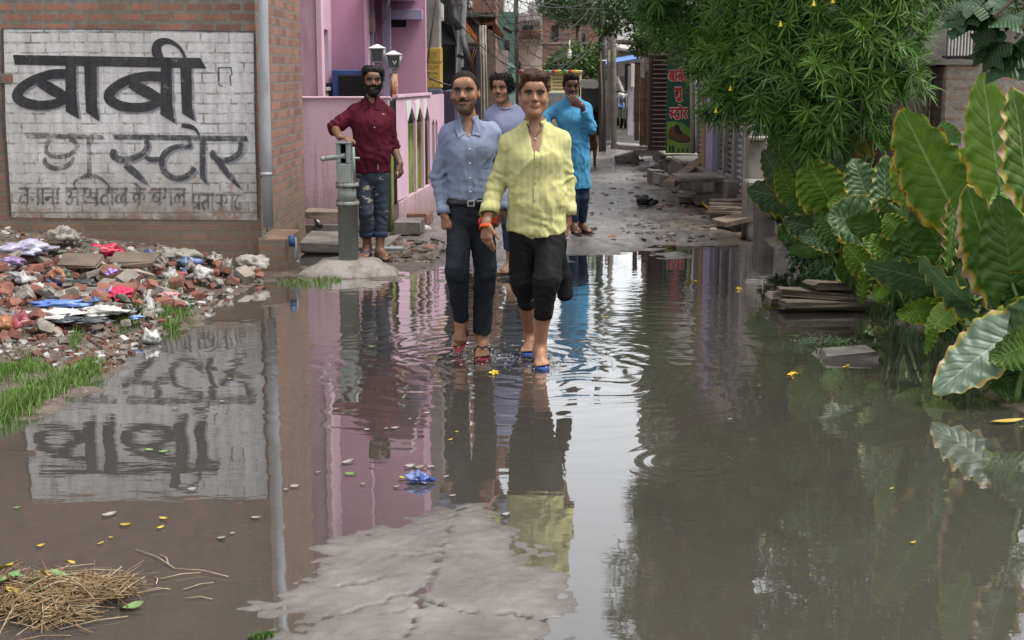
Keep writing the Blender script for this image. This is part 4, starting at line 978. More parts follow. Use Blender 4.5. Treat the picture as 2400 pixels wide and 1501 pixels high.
r = bldg("tall_corner_building", "tall brick corner building rising beyond the shops", 1566, 1800, 31.5, 6, brick_mat("corner_brick", 'x', (0.26, 0.12, 0.085), (0.18, .085, .06), MORT, bump=.3), 13.5, [("plaster_strip", M_CONC, 1570, 1600, -420, 60, .04, .06), ("window", M_DARK, 1620, 1660, -320, -200, .04, .06), ("roof_band", M_CONC_D, 1560, 1806, -1090, -1070, .2, .3)])
r = thing("blank_signboard", "blank pale signboard on three steel legs above the lane", "signboard", P(1540, -200, 30)); fbox(r, "board", M_WHITE, 1500, 1610, -582, -500, 30, .12)
for q in (1540, 1562, 1588): part(r, "leg", M_STEEL, lambda b: b.tube([P(q, -500, 30.06), P(q, -320, 30.06), P(q, 250, 30.06)], .06, 8))
# ruined brick wall on the right, corrugated sheet
M_RUIN = brick_mat("ruined_brick", 'x', (0.30, 0.19, 0.14), (0.22, .17, .13), (0.36, 0.33, 0.29), ms=.035, dirt=.45, bump=1.0)
r = thing("ruined_wall", "crumbling mortar smeared brick wall behind the elephant ear plants", "wall", P(2260, 400, 12.2))
b = MB()
for (a, b_, y0, dy) in ((2124, 2192, 157, .35), (2192, 2300, 146, 0), (2300, 2420, 150, .05), (2420, 2700, 160, .05)): b.box((Xp(a, 12.2), 12.0 + dy, -.1), (Xp(b_, 12.2), 12.4 + dy, Z(y0, 12.2)), None, .03, 0, .015)
b.obj("wall", M_RUIN, r); part(r, "mortar_cap", M_CONC, lambda b: b.prism([P(2192, 152, 11.98), P(2204, 140, 11.98), P(2250, 138, 11.98), P(2300, 142, 11.98), P(2300, 152, 11.98)], (0, .38, 0)), lambda b: b.box((Xp(2126, 12.3), 12.33, Z(162, 12.3)), (Xp(2190, 12.3), 12.7, Z(152, 12.3)), None, .02, 0, .01))
pbox(r, "loose_brick", M_RUIN, P(2132, 172, 12.3), P(2170, 158, 12.2), bev=.01)
r = thing("slatted_screen", "white vertical slatted screen standing behind the ruined wall", "screen", P(2235, 130, 13.2))
fbox(r, "backing", M_DARK, 2210, 2272, -80, 150, 13.25, .03)
for k in range(8): fbox(r, "slat", M_WHITE, 2212 + k * 7.4, 2216.6 + k * 7.4, -80, 132, 13.2, .03)
part(r, "rail", M_BLACKM, lambda b: b.box(P(2208, 137, 13.15), P(2262, 131, 13.1)))

# ================================================================ HAND PUMP
YPU = 11.95
zc = Z(607, YPU); xc = Xp(811, YPU)
M_PUMP = pmat("weathered_pump_steel", (0.27, 0.295, 0.28), (0.18, 0.20, 0.19), 5, 0.5, 0.3, 40, c3=(0.22, 0.19, 0.15), stretch=(1, 1, .4))
t = NT("pump_platform_concrete"); p = t.pos()
t.set(col=t.mix(t.ramp(t.noise(p, 7, 7, .7), [(.45, 0.), (.65, .8)]), (0.26, .235, .21), (0.11, .095, .07)), rough=.75, nrm=t.bump(t.noise(p, 30, 6, .7), .6, .015))
prof = [(.46, -.12), (.44, 0.0), (.40, .04), (.30, .085), (.24, .12), (.22, zc - .005), (.0, zc)]
b = MB().lathe((xc, YPU + .03, 0), prof, 28, sy=.8)
b.v = [(x + .05 * fbm(np.array([x * 5.]), np.array([y * 5.]), np.array([z * 5.]), 3)[0], y + .03 * fbm(np.array([x * 5. + 9]), np.array([y * 5.]), np.array([z * 5.]), 3)[0], z) for x, y, z in b.v]
solo(b, "pump_platform", t.m, "rounded concrete footing under the steel hand pump", "footing")
r = thing("hand_pump", "grey steel hand pump with a lever handle on its concrete footing", "hand pump", (xc, YPU, zc))
rw = S(23.5, YPU)
cz = lambda y: Z(y, YPU)
part(r, "pedestal", M_PUMP, lambda b: b.lathe((xc, YPU, 0), [(rw, zc - .08), (rw, cz(480)), (rw * 1.02, cz(480))], 24))
part(r, "barrel", M_PUMP, lambda b: b.lathe((xc - .005, YPU, 0), [(rw * .97, cz(474)), (rw * .92, cz(436))], 24))
for y, nm in ((476, "flange"), (433, "flange")):
    f = part(r, nm, M_PUMP, lambda b: b.lathe((xc, YPU, 0), [(rw * 1.14, cz(y + 4)), (rw * 1.16, cz(y + 3)), (rw * 1.16, cz(y - 3)), (rw * 1.1, cz(y - 4))], 24))
    for k in range(6):
        a = k * pi / 3 + .3; part(f, "bolt", M_RUST, lambda b: b.tube([(xc + rw * 1.06 * cos(a), YPU + rw * 1.06 * sin(a), cz(y + 7)), (xc + rw * 1.06 * cos(a), YPU + rw * 1.06 * sin(a), cz(y - 7))], .009, 6))
hw = S(16.5, YPU)
part(r, "head", M_PUMP, lambda b: b.box((xc - .02 - hw, YPU - .075, cz(429)), (xc - .02 + hw, YPU + .075, cz(383)), None, .008), lambda b: b.box((xc - .02 - hw, YPU - .075, cz(383)), (xc - .02 - hw * .42, YPU + .075, cz(337)), None, .006),
     lambda b: b.box((xc - .02 + hw * .36, YPU - .075, cz(383)), (xc - .02 + hw, YPU + .075, cz(337)), None, .006), lambda b: b.box((xc - .02 - hw * .42, YPU + .03, cz(383)), (xc - .02 + hw * .36, YPU + .07, cz(337)), None, .004))
part(r, "head_cap", M_PUMP, lambda b: b.box((xc - .02 - hw * 1.02, YPU - .08, cz(337)), (xc - .02 + hw * 1.02, YPU + .08, cz(332)), None, .006))
part(r, "slot", M_DARK, lambda b: b.box((xc - .02 - hw * .42, YPU + .02, cz(382)), (xc - .02 + hw * .36, YPU + .03, cz(340))))
part(r, "handle", M_PUMP, lambda b: b.tube([P(822, 362, YPU - .03), P(800, 367, YPU - .05), P(775, 370, YPU - .07), P(758, 373, YPU - .08)], [.022, .024, .022, .020], 10), lambda b: b.ball(P(757, 373, YPU - .08), .024))
part(r, "axle_pin", M_STEEL, lambda b: b.tube([P(805, 371, YPU - .05), P(843, 371, YPU - .05)], .009, 8))
part(r, "side_rod", M_PUMP, lambda b: b.tube([P(828, 345, YPU - .06), P(831, 425, YPU - .06)], .012, 8))

# drain slabs, tap, standpipe, blocks by the gate
slab("drain_slab", "thick concrete slab over the drain between brick plinth and pump", 694, 792, 565, 592, .02, .75, M_CONC_D, "slab", (.02, .03, .0))
b = MB(); b.box((Xp(716, 14.2), 14.0, .26), (Xp(795, 14.2), 14.25, .34), Matrix.Rotation(.04, 3, 'Y'), .012, 0, .01); solo(b, "wooden_beam", M_WOOD, "wooden beam laid along the foot of the plain pink wall", "beam")
r = thing("standpipe", "bent grey pipe with a blue joint by the brick plinth", "pipe", P(690, 612, 12.05))
part(r, "pipe", M_PVC, lambda b: b.tube([P(682, 556, 12.0), P(691, 560, 12.0), P(692, 575, 12.0), P(693, 612, 12.0)], .017, 8), lambda b: b.tube([P(693, 610, 12.0), P(700, 616, 12.0)], .012, 8)); part(r, "joint", M_BLUEP, lambda b: b.tube([P(683, 553, 11.98), P(684, 578, 11.98)], .028, 10))
r = thing("wall_tap", "small tap with a rag on the foot of the pink wall", "tap", P(742, 530, 14.8))
part(r, "spout", M_STEEL, lambda b: b.tube([P(741, 540, 14.8), P(741, 517, 14.75), P(746, 520, 14.65), P(748, 527, 14.65)], .016, 8)); part(r, "handle", M_BLACKM, lambda b: b.tube([P(738, 516, 14.7), P(752, 532, 14.62)], [.012, .03], 8))
slab("concrete_block", "solid grey concrete block before the iron gate", 921, 985, 520, 551, .05, .4, M_CONC_D, "block", (0, 0, -.05), None, .01)
slab("brick_block", "reddish brick step behind the grey gate block", 955, 1004, 503, 528, .06, .4, pmat("red_step", (0.22, .11, .08), (.13, .075, .06), 6, .8, .4, 40), "step", (0, 0, -.1), None, .01)
b = MB().ball(P(995, 538, 15.0), (.075, .07, .05), 10, 8); solo(b, "stone", M_CONC_L, "round pale stone right of the grey gate block", "stone")
set_props(MB().tube([P(835, 582, 13.2), P(880, 584, 13.0), P(945, 583, 13.0)], .02, 8).obj("water_pipe", M_PVC), "grey water pipe lying across the wet ground behind the bearded man", "pipe")
set_props(MB().prism([P(893, 575, 13.6), P(912, 560, 14.2), P(940, 556, 14.4), P(900, 590, 13.2)], (0, 0, .03)).obj("mortar_patch", M_CONC_D), "low broken mortar edge beside the water pipe", "mortar")

# ================================================================ RUBBLE HEAP
import bmesh
def chunk(name, mat, size, cut, seed):
    rr = random.Random(seed); bm = bmesh.new(); sx, sy, sz = size
    for x in (-1, 1):
        for y in (-1, 1):
            for z in (-1, 1):
                k = rr.random()
                if k < cut:
                    for a in range(3):
                        q = [x * sx, y * sy, z * sz]; q[a] *= rr.uniform(-.2, .75); bm.verts.new(q)
                else: bm.verts.new((x * sx * rr.uniform(.88, 1), y * sy * rr.uniform(.88, 1), z * sz * rr.uniform(.88, 1)))
    r_ = bmesh.ops.convex_hull(bm, input=bm.verts)
    bmesh.ops.delete(bm, geom=[v for v in bm.verts if not v.link_faces], context='VERTS')
    bmesh.ops.bevel(bm, geom=list(bm.edges), offset=.004, segments=1, affect='EDGES', clamp_overlap=True)
    me = bpy.data.meshes.new(name); bm.to_mesh(me); bm.free(); me.materials.append(mat); return me
M_FRAG = pmat("broken_brick", (0.25, 0.098, 0.062), (0.115, 0.055, 0.042), 9, .75, .6, 50, c3=(0.13, .10, .078), objspace=True, rvar=.7, lo=.3, hi=.7)
M_FRAGC = pmat("broken_mortar", (0.27, 0.24, 0.21), (0.14, 0.12, 0.10), 10, .85, .6, 50, c3=(0.09, .075, .06), objspace=True, rvar=.6)
FR = [chunk("brick_fragment", M_FRAG, s_, c, i) for i, (s_, c) in enumerate((((.11, .055, .036), .2), ((.075, .055, .036), .45), ((.06, .05, .035), .6), ((.10, .05, .035), .4), ((.05, .04, .03), .6), ((.045, .05, .032), .5), ((.085, .055, .034), .5)))]
FC = [chunk("mortar_lump", M_FRAGC, s_, c, 50 + i) for i, (s_, c) in enumerate((((.07, .06, .045), .8), ((.05, .045, .035), .9), ((.11, .07, .03), .5), ((.04, .035, .03), .8)))]
rr = random.Random(11)
def in_heap(x, y):
    dl = float(interp(y, LEFT_SHORE)) - x
    return dl
n_b = n_c = 0; spots = []
while n_b + n_c < 290:
    py = rr.uniform(552, 800) if rr.random() < .85 else rr.uniform(700, 860); px = rr.uniform(-10, 640)
    if py > 690 + (300 - px) * .25 + 60 and rr.random() < .9: continue
    q = GP(px, py); dl = in_heap(q.x, q.y)
    if dl < .03 or q.y > 12.02: continue
    brick = rr.random() < .62
    if brick and n_b >= 190: brick = False
    if not brick and n_c >= 110: continue
    me = rr.choice(FR if brick else FC); o = bpy.data.objects.new("brick_fragment" if brick else "mortar_lump", me)
    k = rr.uniform(.45, 1.0) * (.8 if q.y < 9.5 else 1)
    if rr.random() < .3: k *= .6
    o.scale = (k, k, k)
    o.location = (q.x, q.y, q.z + .016 * k + rr.random() * .05)
    o.rotation_euler = (rr.gauss(0, .35), rr.gauss(0, .35), rr.uniform(0, 6.28)); COL.objects.link(o)
    if brick: set_props(o, "broken red brick piece lying in the rubble under the painted wall", "brick", "red brick pieces in the rubble heap"); n_b += 1
    else: set_props(o, "grey mortar lump lying in the rubble under the painted wall", "mortar lump", "mortar lumps in the rubble heap"); n_c += 1
# fine debris between the lumps: nobody could count it
b = MB()
for _ in range(2600):
    px, py = rr.uniform(-20, 660), rr.uniform(556, 830); g = G(px, py, .12)
    if in_heap(g.x, g.y) < .02 or g.y > 12.05: continue
    z = .0; spots.append((g.x, g.y, rr.uniform(.008, .028)))
zz = ground_fields(np.array([s_[0] for s_ in spots]), np.array([s_[1] for s_ in spots]))[0]
for (x, y, s_), z in zip(spots, zz):
    m = Matrix.Rotation(rr.uniform(0, 3), 3, 'Z') @ Matrix.Rotation(rr.uniform(-.6, .6), 3, 'X')
    b.box((x - s_, y - s_ * rr.uniform(.4, 1), z - .005), (x + s_, y + s_ * .6, z + s_ * rr.uniform(.4, 1.2)), m, 0, rr.choice((0, 0, 1, 1, 1, 2)), s_ * .3)
set_props(b.obj("rubble", [M_FRAG, M_FRAGC, pmat("pale_litter", (0.5, .48, .47), (.3, .28, .27), 9, .7, .2, 40)]), "fine brick and mortar debris between the lumps of the heap", "rubble", kind="stuff")

def crumple_mesh(name, mat, sx, sy, sz, seed, rough=.5, n=34, m=18):
    th = np.linspace(0, pi, m); ph = np.linspace(0, 2 * pi, n, endpoint=False); T, Ph = np.meshgrid(th, ph, indexing='ij')
    x, y, z = np.sin(T) * np.cos(Ph), np.sin(T) * np.sin(Ph), np.cos(T)
    f = 1 + rough * fbm(x * 2.1 + seed, y * 2.1, z * 2.1, 4, seed) + .25 * np.abs(fbm(x * 5, y * 5, z * 5 + seed, 3, seed + 3))
    V = np.stack([x * f * sx, y * f * sy, z * f * sz], -1).reshape(-1, 3); V[:, 2] = np.maximum(V[:, 2], -sz * .5)
    F = [(i * n + k, (i + 1) * n + k, (i + 1) * n + (k + 1) % n, i * n + (k + 1) % n) for i in range(m - 1) for k in range(n)]
    return np_mesh(name, V, F, True, mat)
def cloth_mat(name, c, rough=.5): return pmat(name, c, tuple(k * .6 for k in c), 12, rough, .5, 22, objspace=True, spec=.5)
TRASH = [  # px, py, half-width, half-depth, half-height (m), colour, name, label, category
 (62, 612, .17, .14, .06, (.45, .43, .55), "plastic_bag", "large crumpled lilac white plastic bag on the heap's far left", "bag"),
 (214, 600, .16, .12, .07, (.62, .17, .04), "cloth_scrap", "crumpled orange net cloth behind the red bag", "cloth"),
 (246, 618, .13, .10, .05, (.50, .03, .07), "plastic_bag", "crimson plastic bag lying in front of the orange net cloth", "bag"),
 (282, 712, .07, .21, .03, (.55, .03, .09), "cloth_scrap", "long crimson cloth trailing down to the grass", "cloth"),
 (55, 572, .06, .06, .05, (.10, .25, .55), "plastic_wrapper", "bright blue wrapper standing at the wall's foot", "wrapper"),
 (140, 742, .15, .05, .03, (.12, .22, .58), "plastic_bag", "twisted blue plastic strip over the white sacking", "bag"),
 (130, 762, .19, .12, .025, (.55, .52, .50), "sack", "torn white sacking under the blue plastic strip", "sack"),
 (240, 757, .13, .09, .03, (.50, .50, .46), "sack", "crumpled whitish sack at the heap's lower edge", "sack"),
 (150, 610, .10, .08, .07, (.30, .27, .24), "sack", "grey mud caked sack right of the lilac bag", "sack"),
 (390, 606, .16, .11, .05, (.42, .42, .38), "sack", "pale tangled sacking near the heap's middle", "sack"),
 (510, 606, .13, .08, .04, (.48, .45, .43), "plastic_sheet", "pale plastic sheet on the heap's right shoulder", "sheet"),
 (420, 628, .16, .10, .06, (.26, .25, .20), "sack", "dull grey green sack full of rubble by the water", "sack"),
 (590, 645, .12, .09, .06, (.34, .31, .27), "sack", "rounded muddy sack at the heap's right tip", "sack"),
 (475, 672, .07, .06, .05, (.46, .44, .42), "plastic_bag", "small white bag at the water's edge below the heap", "bag"),
 (262, 665, .04, .05, .03, (.35, .22, .50), "plastic_wrapper", "small violet wrapper above the trailing crimson cloth", "wrapper"),
 (430, 582, .06, .05, .02, (.60, .06, .10), "plastic_wrapper", "thin red wrapper near the wall above the pale sacking", "wrapper"),
 (400, 715, .07, .05, .015, (.60, .30, .28), "plastic_wrapper", "pinkish wrapper lying in the grass by the water", "wrapper"),
 (320, 768, .04, .04, .015, (.20, .32, .62), "plastic_wrapper", "small blue wrapper floating off the grass tip", "wrapper"),
 (200, 690, .10, .07, .03, (.05, .055, .06), "plastic_bag", "flattened black bag in the heap's centre", "bag"),
 (90, 700, .05, .05, .03, (.52, .50, .48), "plastic_cup", "crushed white cup near the left mud slope", "cup"),
 (30, 640, .08, .05, .03, (.25, .15, .32), "plastic_wrapper", "purple and white wrapper by the left picture edge", "wrapper"),
 (330, 590, .03, .03, .03, (.55, .58, .60), "plastic_cup", "tiny pale cup behind the orange net cloth", "cup"),
 (305, 560, .05, .04, .02, (.6, .6, .6), "plastic_wrapper", "white wrapper scrap against the painted wall's foot", "wrapper"),
 (460, 560, .12, .05, .03, (.30, .28, .25), "concrete_piece", "grey broken slab resting against the wall's foot", "slab"),
 (160, 775, .12, .07, .02, (.05, .055, .07), "plastic_sheet", "dark plastic sheet below the torn white sacking", "sheet"),
 (215, 780, .12, .07, .02, (.06, .065, .075), "plastic_sheet", "dark plastic sheet below the whitish sack", "sheet"),
]
for i, (px, py, sx, sy, sz, c, nm, lab, cat) in enumerate(TRASH):
    q = GP(px, py); o = bpy.data.objects.new(nm, crumple_mesh(nm, cloth_mat(nm + "_film", c, .35 if "plastic" in nm else .8), sx, sy, sz, i + 3)); o.location = q + Vector((0, 0, sz * .55 + .06)); o.rotation_euler = (0, 0, rr.uniform(-.4, .4)); COL.objects.link(o); set_props(o, lab, cat)
SC = [(.33, .32, .30), (.22, .20, .18), (.26, .24, .20), (.06, .06, .06), (.10, .15, .30), (.30, .06, .07), (.34, .14, .06), (.13, .11, .085), (.40, .39, .39), (.15, .19, .14)]
SCM = [[crumple_mesh("plastic_scrap", cloth_mat("scrap_film_" + str(k), c, .4), .05, .035, .022, 200 + k * 3 + v, .9, 16, 9) for v in range(2)] for k, c in enumerate(SC)]
for i in range(105):
    px, py = rr.uniform(-5, 630), rr.uniform(560, 790); q = GP(px, py); dl = in_heap(q.x, q.y)
    if dl < .04 or q.y > 12.0 or py > 690 + (300 - px) * .25 + 80: continue
    k = rr.choice((0, 0, 1, 1, 2, 2, 3, 4, 5, 6, 7, 7, 8, 9)); o = bpy.data.objects.new("plastic_scrap", SCM[k][i % 2]); s_ = rr.uniform(.5, 1.7); o.scale = (s_, s_ * rr.uniform(.6, 1.4), s_); o.location = q + Vector((0, 0, .035 + .04 * rr.random())); o.rotation_euler = (rr.gauss(0, .5), rr.gauss(0, .5), rr.uniform(0, 6)); COL.objects.link(o)
    set_props(o, "small crumpled scrap of plastic or cloth caught between the rubble pieces", "scrap", "small scraps in the rubble heap")
for px0, py0, px1, py1, w, lab in ((318, 640, 378, 628, .02, "pale split stick lying across the rubble near the water"), (290, 664, 360, 646, .018, "dark broken pipe with a pale end in the rubble"), (42, 575, 50, 538, .01, "thin black twig standing up against the painted wall"), (190, 600, 175, 565, .012, "brown twig poking out behind the orange net cloth")):
    a_, c_ = GP(px0, py0) + Vector((0, 0, .09)), P(px1, py1, GP(px0, py0).y + .05); set_props(MB().tube([a_, (a_ + c_) / 2 + Vector((0, 0, .015)), c_], [w, w * .9, w * .6], 7).obj("stick", M_WOOD if "pale" not in lab else M_BAMBOO), lab, "stick")
for px, py, w, h, lab in ((315, 640, .17, .11, "flat brown slab tilted on the rubble behind the pale stick"), (190, 645, .15, .10, "flat brown slab left of the crimson bag")):
    q = GP(px, py); b = MB().box((-w, -h, -.02), (w, h, .02), Matrix.Rotation(.25, 3, 'X'), .01, 0, .012); o = b.obj("flat_slab", pmat("brown_slab_" + str(px), (.16, .12, .09), (.10, .075, .055), 5, .6, .4, 40)); o.location = q + Vector((0, 0, .10)); set_props(o, lab, "slab")

b = MB()
for (x0, y0, x1, y1, n, sp) in ((1500, 470, 1690, 560, 170, 40), (930, 560, 1050, 635, 240, 30), (1400, 420, 1500, 560, 90, 40), (1440, 360, 1560, 430, 120, 14), (1560, 440, 1700, 490, 80, 18)):
    for _ in range(n):
        u = rr.random(); px, py = x0 + (x1 - x0) * u + rr.gauss(0, sp), y0 + (y1 - y0) * rr.random(); q = G(px, py, .05); z = gz(q.x, q.y); s_ = abs(rr.gauss(0, .012)) + .005
        if z > .012: b.box((q.x - s_ * 1.4, q.y - s_, z - .01), (q.x + s_ * 1.4, q.y + s_, z + s_ * rr.uniform(.1, .5)), Matrix.Rotation(rr.uniform(0, 3), 3, 'Z') @ Matrix.Rotation(rr.gauss(0, .3), 3, 'X'), 0, rr.choice((0, 0, 0, 0, 0, 0, 0, 1, 1, 1, 2)), s_ * .35)
set_props(b.obj("mud_debris", [pmat("wet_mud_clod", (.075, .058, .045), (.04, .032, .026), 20, .5, .4, 50), M_FRAGC, M_FRAG]), "mud clods and grit scattered on the wet lane", "debris", kind="stuff")

M_WETWOOD = pmat("wet_dark_wood", (.15, .115, .09), (.07, .055, .043), 6, .5, .7, 30, stretch=(1, 8, 8), c3=(.2, .17, .14))
# ================================================================ BOARDS, BLOCK AND LITTER IN THE WATER
for px0, px1, yt, yb, z, lab, rz in ((1832, 2010, 686, 698, .10, "upper weathered board lying over the water below the plants", -.03), (1905, 2010, 662, 680, .15, "short reddish board on top of the board pile", .05), (1806, 1990, 690, 712, .045, "long left board of the pile reaching into the water", .02), (1830, 2040, 700, 724, .03, "front board of the pile nearest the camera", .06)):
    g = G((px0 + px1) / 2, yb, z); b = MB().box((-S(px1 - px0, g.y) / 2, -.12, -.024), (S(px1 - px0, g.y) / 2, .12, .024), Matrix.Rotation(rz * 2.2, 3, 'Z') @ Matrix.Rotation(rr.gauss(0, .03), 3, 'Y'), .008, 0, .02); o = b.obj("board", M_WETWOOD); o.location = g + Vector((0, .12, .02)); set_props(o, lab, "board", "boards at the edge of the plants")
q = G(1985, 845); b = MB().box((-.17, -.13, -.08), (.17, .13, .035), Matrix.Rotation(.12, 3, 'Z'), .02, 0, .02); o = b.obj("concrete_block", M_CONC_D); o.location = q + Vector((.02, .12, 0)); set_props(o, "flat grey block just breaking the water beside floating weed", "block")
q = G(1512, 482, .06); o = bpy.data.objects.new("plastic_bag", crumple_mesh("plastic_bag", cloth_mat("black_film", (.012, .012, .013), .35), .10, .09, .07, 77)); o.location = q + Vector((0, 0, .04)); COL.objects.link(o); set_props(o, "crumpled black bag lying alone on the wet lane", "bag")
q = G(980, 1132); r = bpy.data.objects.new("plastic_wrapper", crumple_mesh("plastic_wrapper", pmat("blue_printed_film", (.02, .04, .24), (.20, .25, .42), 26, .25, .4, 25, objspace=True), .042, .032, .024, 91, .6)); r.location = q + Vector((0, 0, .018)); COL.objects.link(r); set_props(r, "shiny blue and white wrapper floating on the water", "wrapper")
q = G(355, 805); r = bpy.data.objects.new("plastic_cup", crumple_mesh("plastic_cup", cloth_mat("clear_film", (.5, .5, .47), .3), .055, .05, .05, 92, .4)); r.location = q + Vector((0, 0, .03)); COL.objects.link(r); set_props(r, "crumpled translucent cup floating off the left bank", "cup")
# yellow fallen blossoms
def petal_flower(name, size, seed):
    b = MB(); r0 = random.Random(seed)
    for k in range(5):
        a = k * 2 * pi / 5 + r0.uniform(-.2, .2); d = Vector((cos(a), sin(a), 0)); s_ = Vector((-sin(a), cos(a), 0)); z = Vector((0, 0, 1))
        b._add([d * .1 * size, d * .6 * size + s_ * .3 * size + z * .18 * size, d * 1.05 * size + z * .1 * size, d * .6 * size - s_ * .3 * size + z * .25 * size], [(0, 1, 2, 3)], True)
    b.tube([(0, 0, -.1 * size), (.2 * size, .1 * size, .25 * size)], [.1 * size, .2 * size], 6); return b.mesh(name, pmat("yellow_petal", (.75, .55, .03), (.6, .4, .02), 12, .5, 0) if "yellow_petal" not in bpy.data.materials else bpy.data.materials["yellow_petal"])
FLM = petal_flower("fallen_flower", .033, 1)
for px, py, z, lab in ((1612, 660, 0, "yellow blossom floating mid channel, larger of the pair"), (1630, 662, 0, "yellow blossom touching the larger floating one"), (1733, 680, 0, "lone yellow blossom floating left of the boards"), (1968, 661, .19, "yellow blossom fallen on the short reddish board"), (2000, 662, .19, "yellow blossom fallen at the board's right end"), (1985, 862, 0, "yellow blossom floating before the flat grey block"), (1158, 877, 0, "small yellow blossom floating by the walking men's feet"), (1858, 880, 0, "pale yellow blossom floating left of the grey block")):
    o = bpy.data.objects.new("fallen_flower", FLM); o.location = G(px, py, z) + Vector((0, 0, .006)); o.rotation_euler = (rr.uniform(-.4, .4), rr.uniform(-.4, .4), rr.uniform(0, 6)); COL.objects.link(o); set_props(o, lab, "flower", "fallen yellow blossoms")
# small floating leaves and scraps
M_LEAFY, M_LEAFG, M_SCRAP = pmat("yellowed_leaf", (.42, .32, .05), (.3, .2, .03), 20, .6, .1, 30), pmat("fallen_green_leaf", (.16, .26, .10), (.1, .18, .06), 20, .55, .1, 30), pmat("paper_scrap", (.30, .29, .27), (.17, .155, .14), 15, .6, .1, 30)
def flat_leaf(name, mat, l, w):
    n = 9; b = MB(); vs = []
    for i in range(n):
        u = i / (n - 1); ww = w * sin(pi * min(1, max(0.02, u)) ** .8)
        vs += [(l * (u - .5), -ww / 2, .004 + .012 * (u - .5) ** 2), (l * (u - .5), 0, .0), (l * (u - .5), ww / 2, .004 + .01 * u * u)]
    b._add(vs, [(3 * i + a, 3 * i + 3 + a, 3 * i + 4 + a, 3 * i + 1 + a) for i in range(n - 1) for a in (0, 1)], True); return b.mesh(name, mat)
LF = [flat_leaf("floating_leaf", M_LEAFY, .05, .022), flat_leaf("floating_leaf", M_LEAFG, .07, .03), flat_leaf("paper_scrap", M_SCRAP, .055, .03)]
FLO = [(293, 1234, 0), (376, 1240, 0), (383, 1219, 0), (95, 1283, 0), (235, 1277, 0), (260, 1263, 0), (1070, 1015, 0), (1055, 1034, 0), (538, 890, 0), (945, 1123, 0), (40, 1193, 1), (350, 1057, 1), (385, 1062, 1), (820, 1114, 1), (1420, 745, 0), (2090, 1148, 0), (870, 815, 1), (2140, 1276, 0),
       (600, 1217, 2), (690, 1143, 2), (815, 1086, 2), (905, 1007, 2), (925, 1006, 2), (1000, 970, 2), (960, 1096, 2), (985, 1098, 2), (1010, 1097, 2), (850, 1137, 2), (520, 1265, 2), (545, 1253, 2), (410, 960, 2), (520, 943, 2), (1710, 985, 2), (745, 1110, 2), (930, 1144, 2), (1045, 1120, 2), (860, 1010, 2), (960, 985, 2), (670, 1150, 2), (450, 1150, 2), (255, 1210, 2), (1060, 1165, 2), (1185, 1210, 2)]
for px, py, k in FLO:
    o = bpy.data.objects.new(("floating_leaf", "floating_leaf", "paper_scrap")[k], LF[k]); s_ = rr.uniform(.45, 1.0); o.scale = (s_ * rr.uniform(.7, 1.2), s_, s_); o.location = G(px, py) + Vector((0, 0, .004)); o.rotation_euler = (rr.uniform(-.1, .1), rr.uniform(-.1, .1), rr.uniform(-.6, .6)); COL.objects.link(o)
    set_props(o, ("small yellowed leaf floating flat on the brown water", "small green leaf floating flat on the brown water", "pale paper or plastic scrap floating on the water")[k], ("leaf", "leaf", "scrap")[k], ("yellow leaves floating on the flood", "green leaves floating on the flood", "pale scraps floating on the flood")[k])
# straw pile with green scraps, single straws
M_STRAW = pmat("wet_straw", (.25, .16, .075), (.125, .08, .04), 18, .6, 0); M_STRAWP = pmat("pale_straw", (.38, .31, .21), (.24, .19, .12), 18, .6, 0)
b = MB()
for _ in range(1150):
    px, py = rr.gauss(130, 85), rr.gauss(1412, 24)
    if px > 312 or px < -60: continue
    if px > 180: py = 1400 + (py - 1412) * .5 - (px - 180) * .08
    g = G(px, py); a = rr.gauss(.2, 1.0) if px > 120 else rr.gauss(-.9, .8); l = rr.uniform(.04, .13); d = Vector((cos(a), sin(a), rr.gauss(0, .12))) * l; h = max(0, .05 * (1 - abs(py - 1412) / 60)) * rr.random() + .008
    c = g + Vector((0, 0, h)); b.tube([c - d, c + Vector((0, 0, rr.uniform(0, .014))), c + d], rr.uniform(.0008, .0024), 4, False, 0 if rr.random() < .85 else 1)
set_props(b.obj("straw", [M_STRAW, M_STRAWP]), "mat of wet brown straw floating at the lower left", "straw", kind="stuff")
GREEN = [(15, 1365, 1.5), (40, 1385, 1.3), (70, 1400, 1.2), (115, 1385, 1.3), (140, 1380, 1.0), (8, 1402, 1.6), (30, 1420, 1.2), (95, 1420, .9), (310, 1430, 1.1), (165, 1352, .8), (610, 1490, 2.0)]
for i, (px, py, s_) in enumerate(GREEN[:-1]):
    o = bpy.data.objects.new("leaf_scrap", LF[1] if i % 3 else LF[0]); o.scale = (s_, s_ * 1.3, s_); o.location = G(px, py) + Vector((0, 0, .05 if px < 200 else .01)); o.rotation_euler = (rr.uniform(-.5, .5), rr.uniform(-.5, .5), rr.uniform(0, 6)); COL.objects.link(o); set_props(o, "limp green or yellow leaf scrap caught in the straw mat", "leaf", "leaf scraps in the straw mat")
for px0, py0, px1, py1 in ((85, 1345, 220, 1322), (140, 1342, 290, 1338), (318, 1288, 410, 1333), (410, 1333, 535, 1352), (376, 1357, 470, 1343), (375, 1300, 395, 1325), (330, 1385, 400, 1382), (432, 1403, 498, 1405), (430, 1382, 500, 1366), (140, 1475, 300, 1445), (230, 1352, 205, 1346), (362, 1352, 366, 1370)):
    a_, c_ = G(px0, py0, .006), G(px1, py1, .006); set_props(MB().tube([a_, (a_ + c_) / 2 + Vector((.006, .01, .004)), c_], .0020, 5).obj("straw_stalk", M_STRAWP), "single pale straw stalk floating beside the straw mat", "straw", "loose straw stalks on the water")

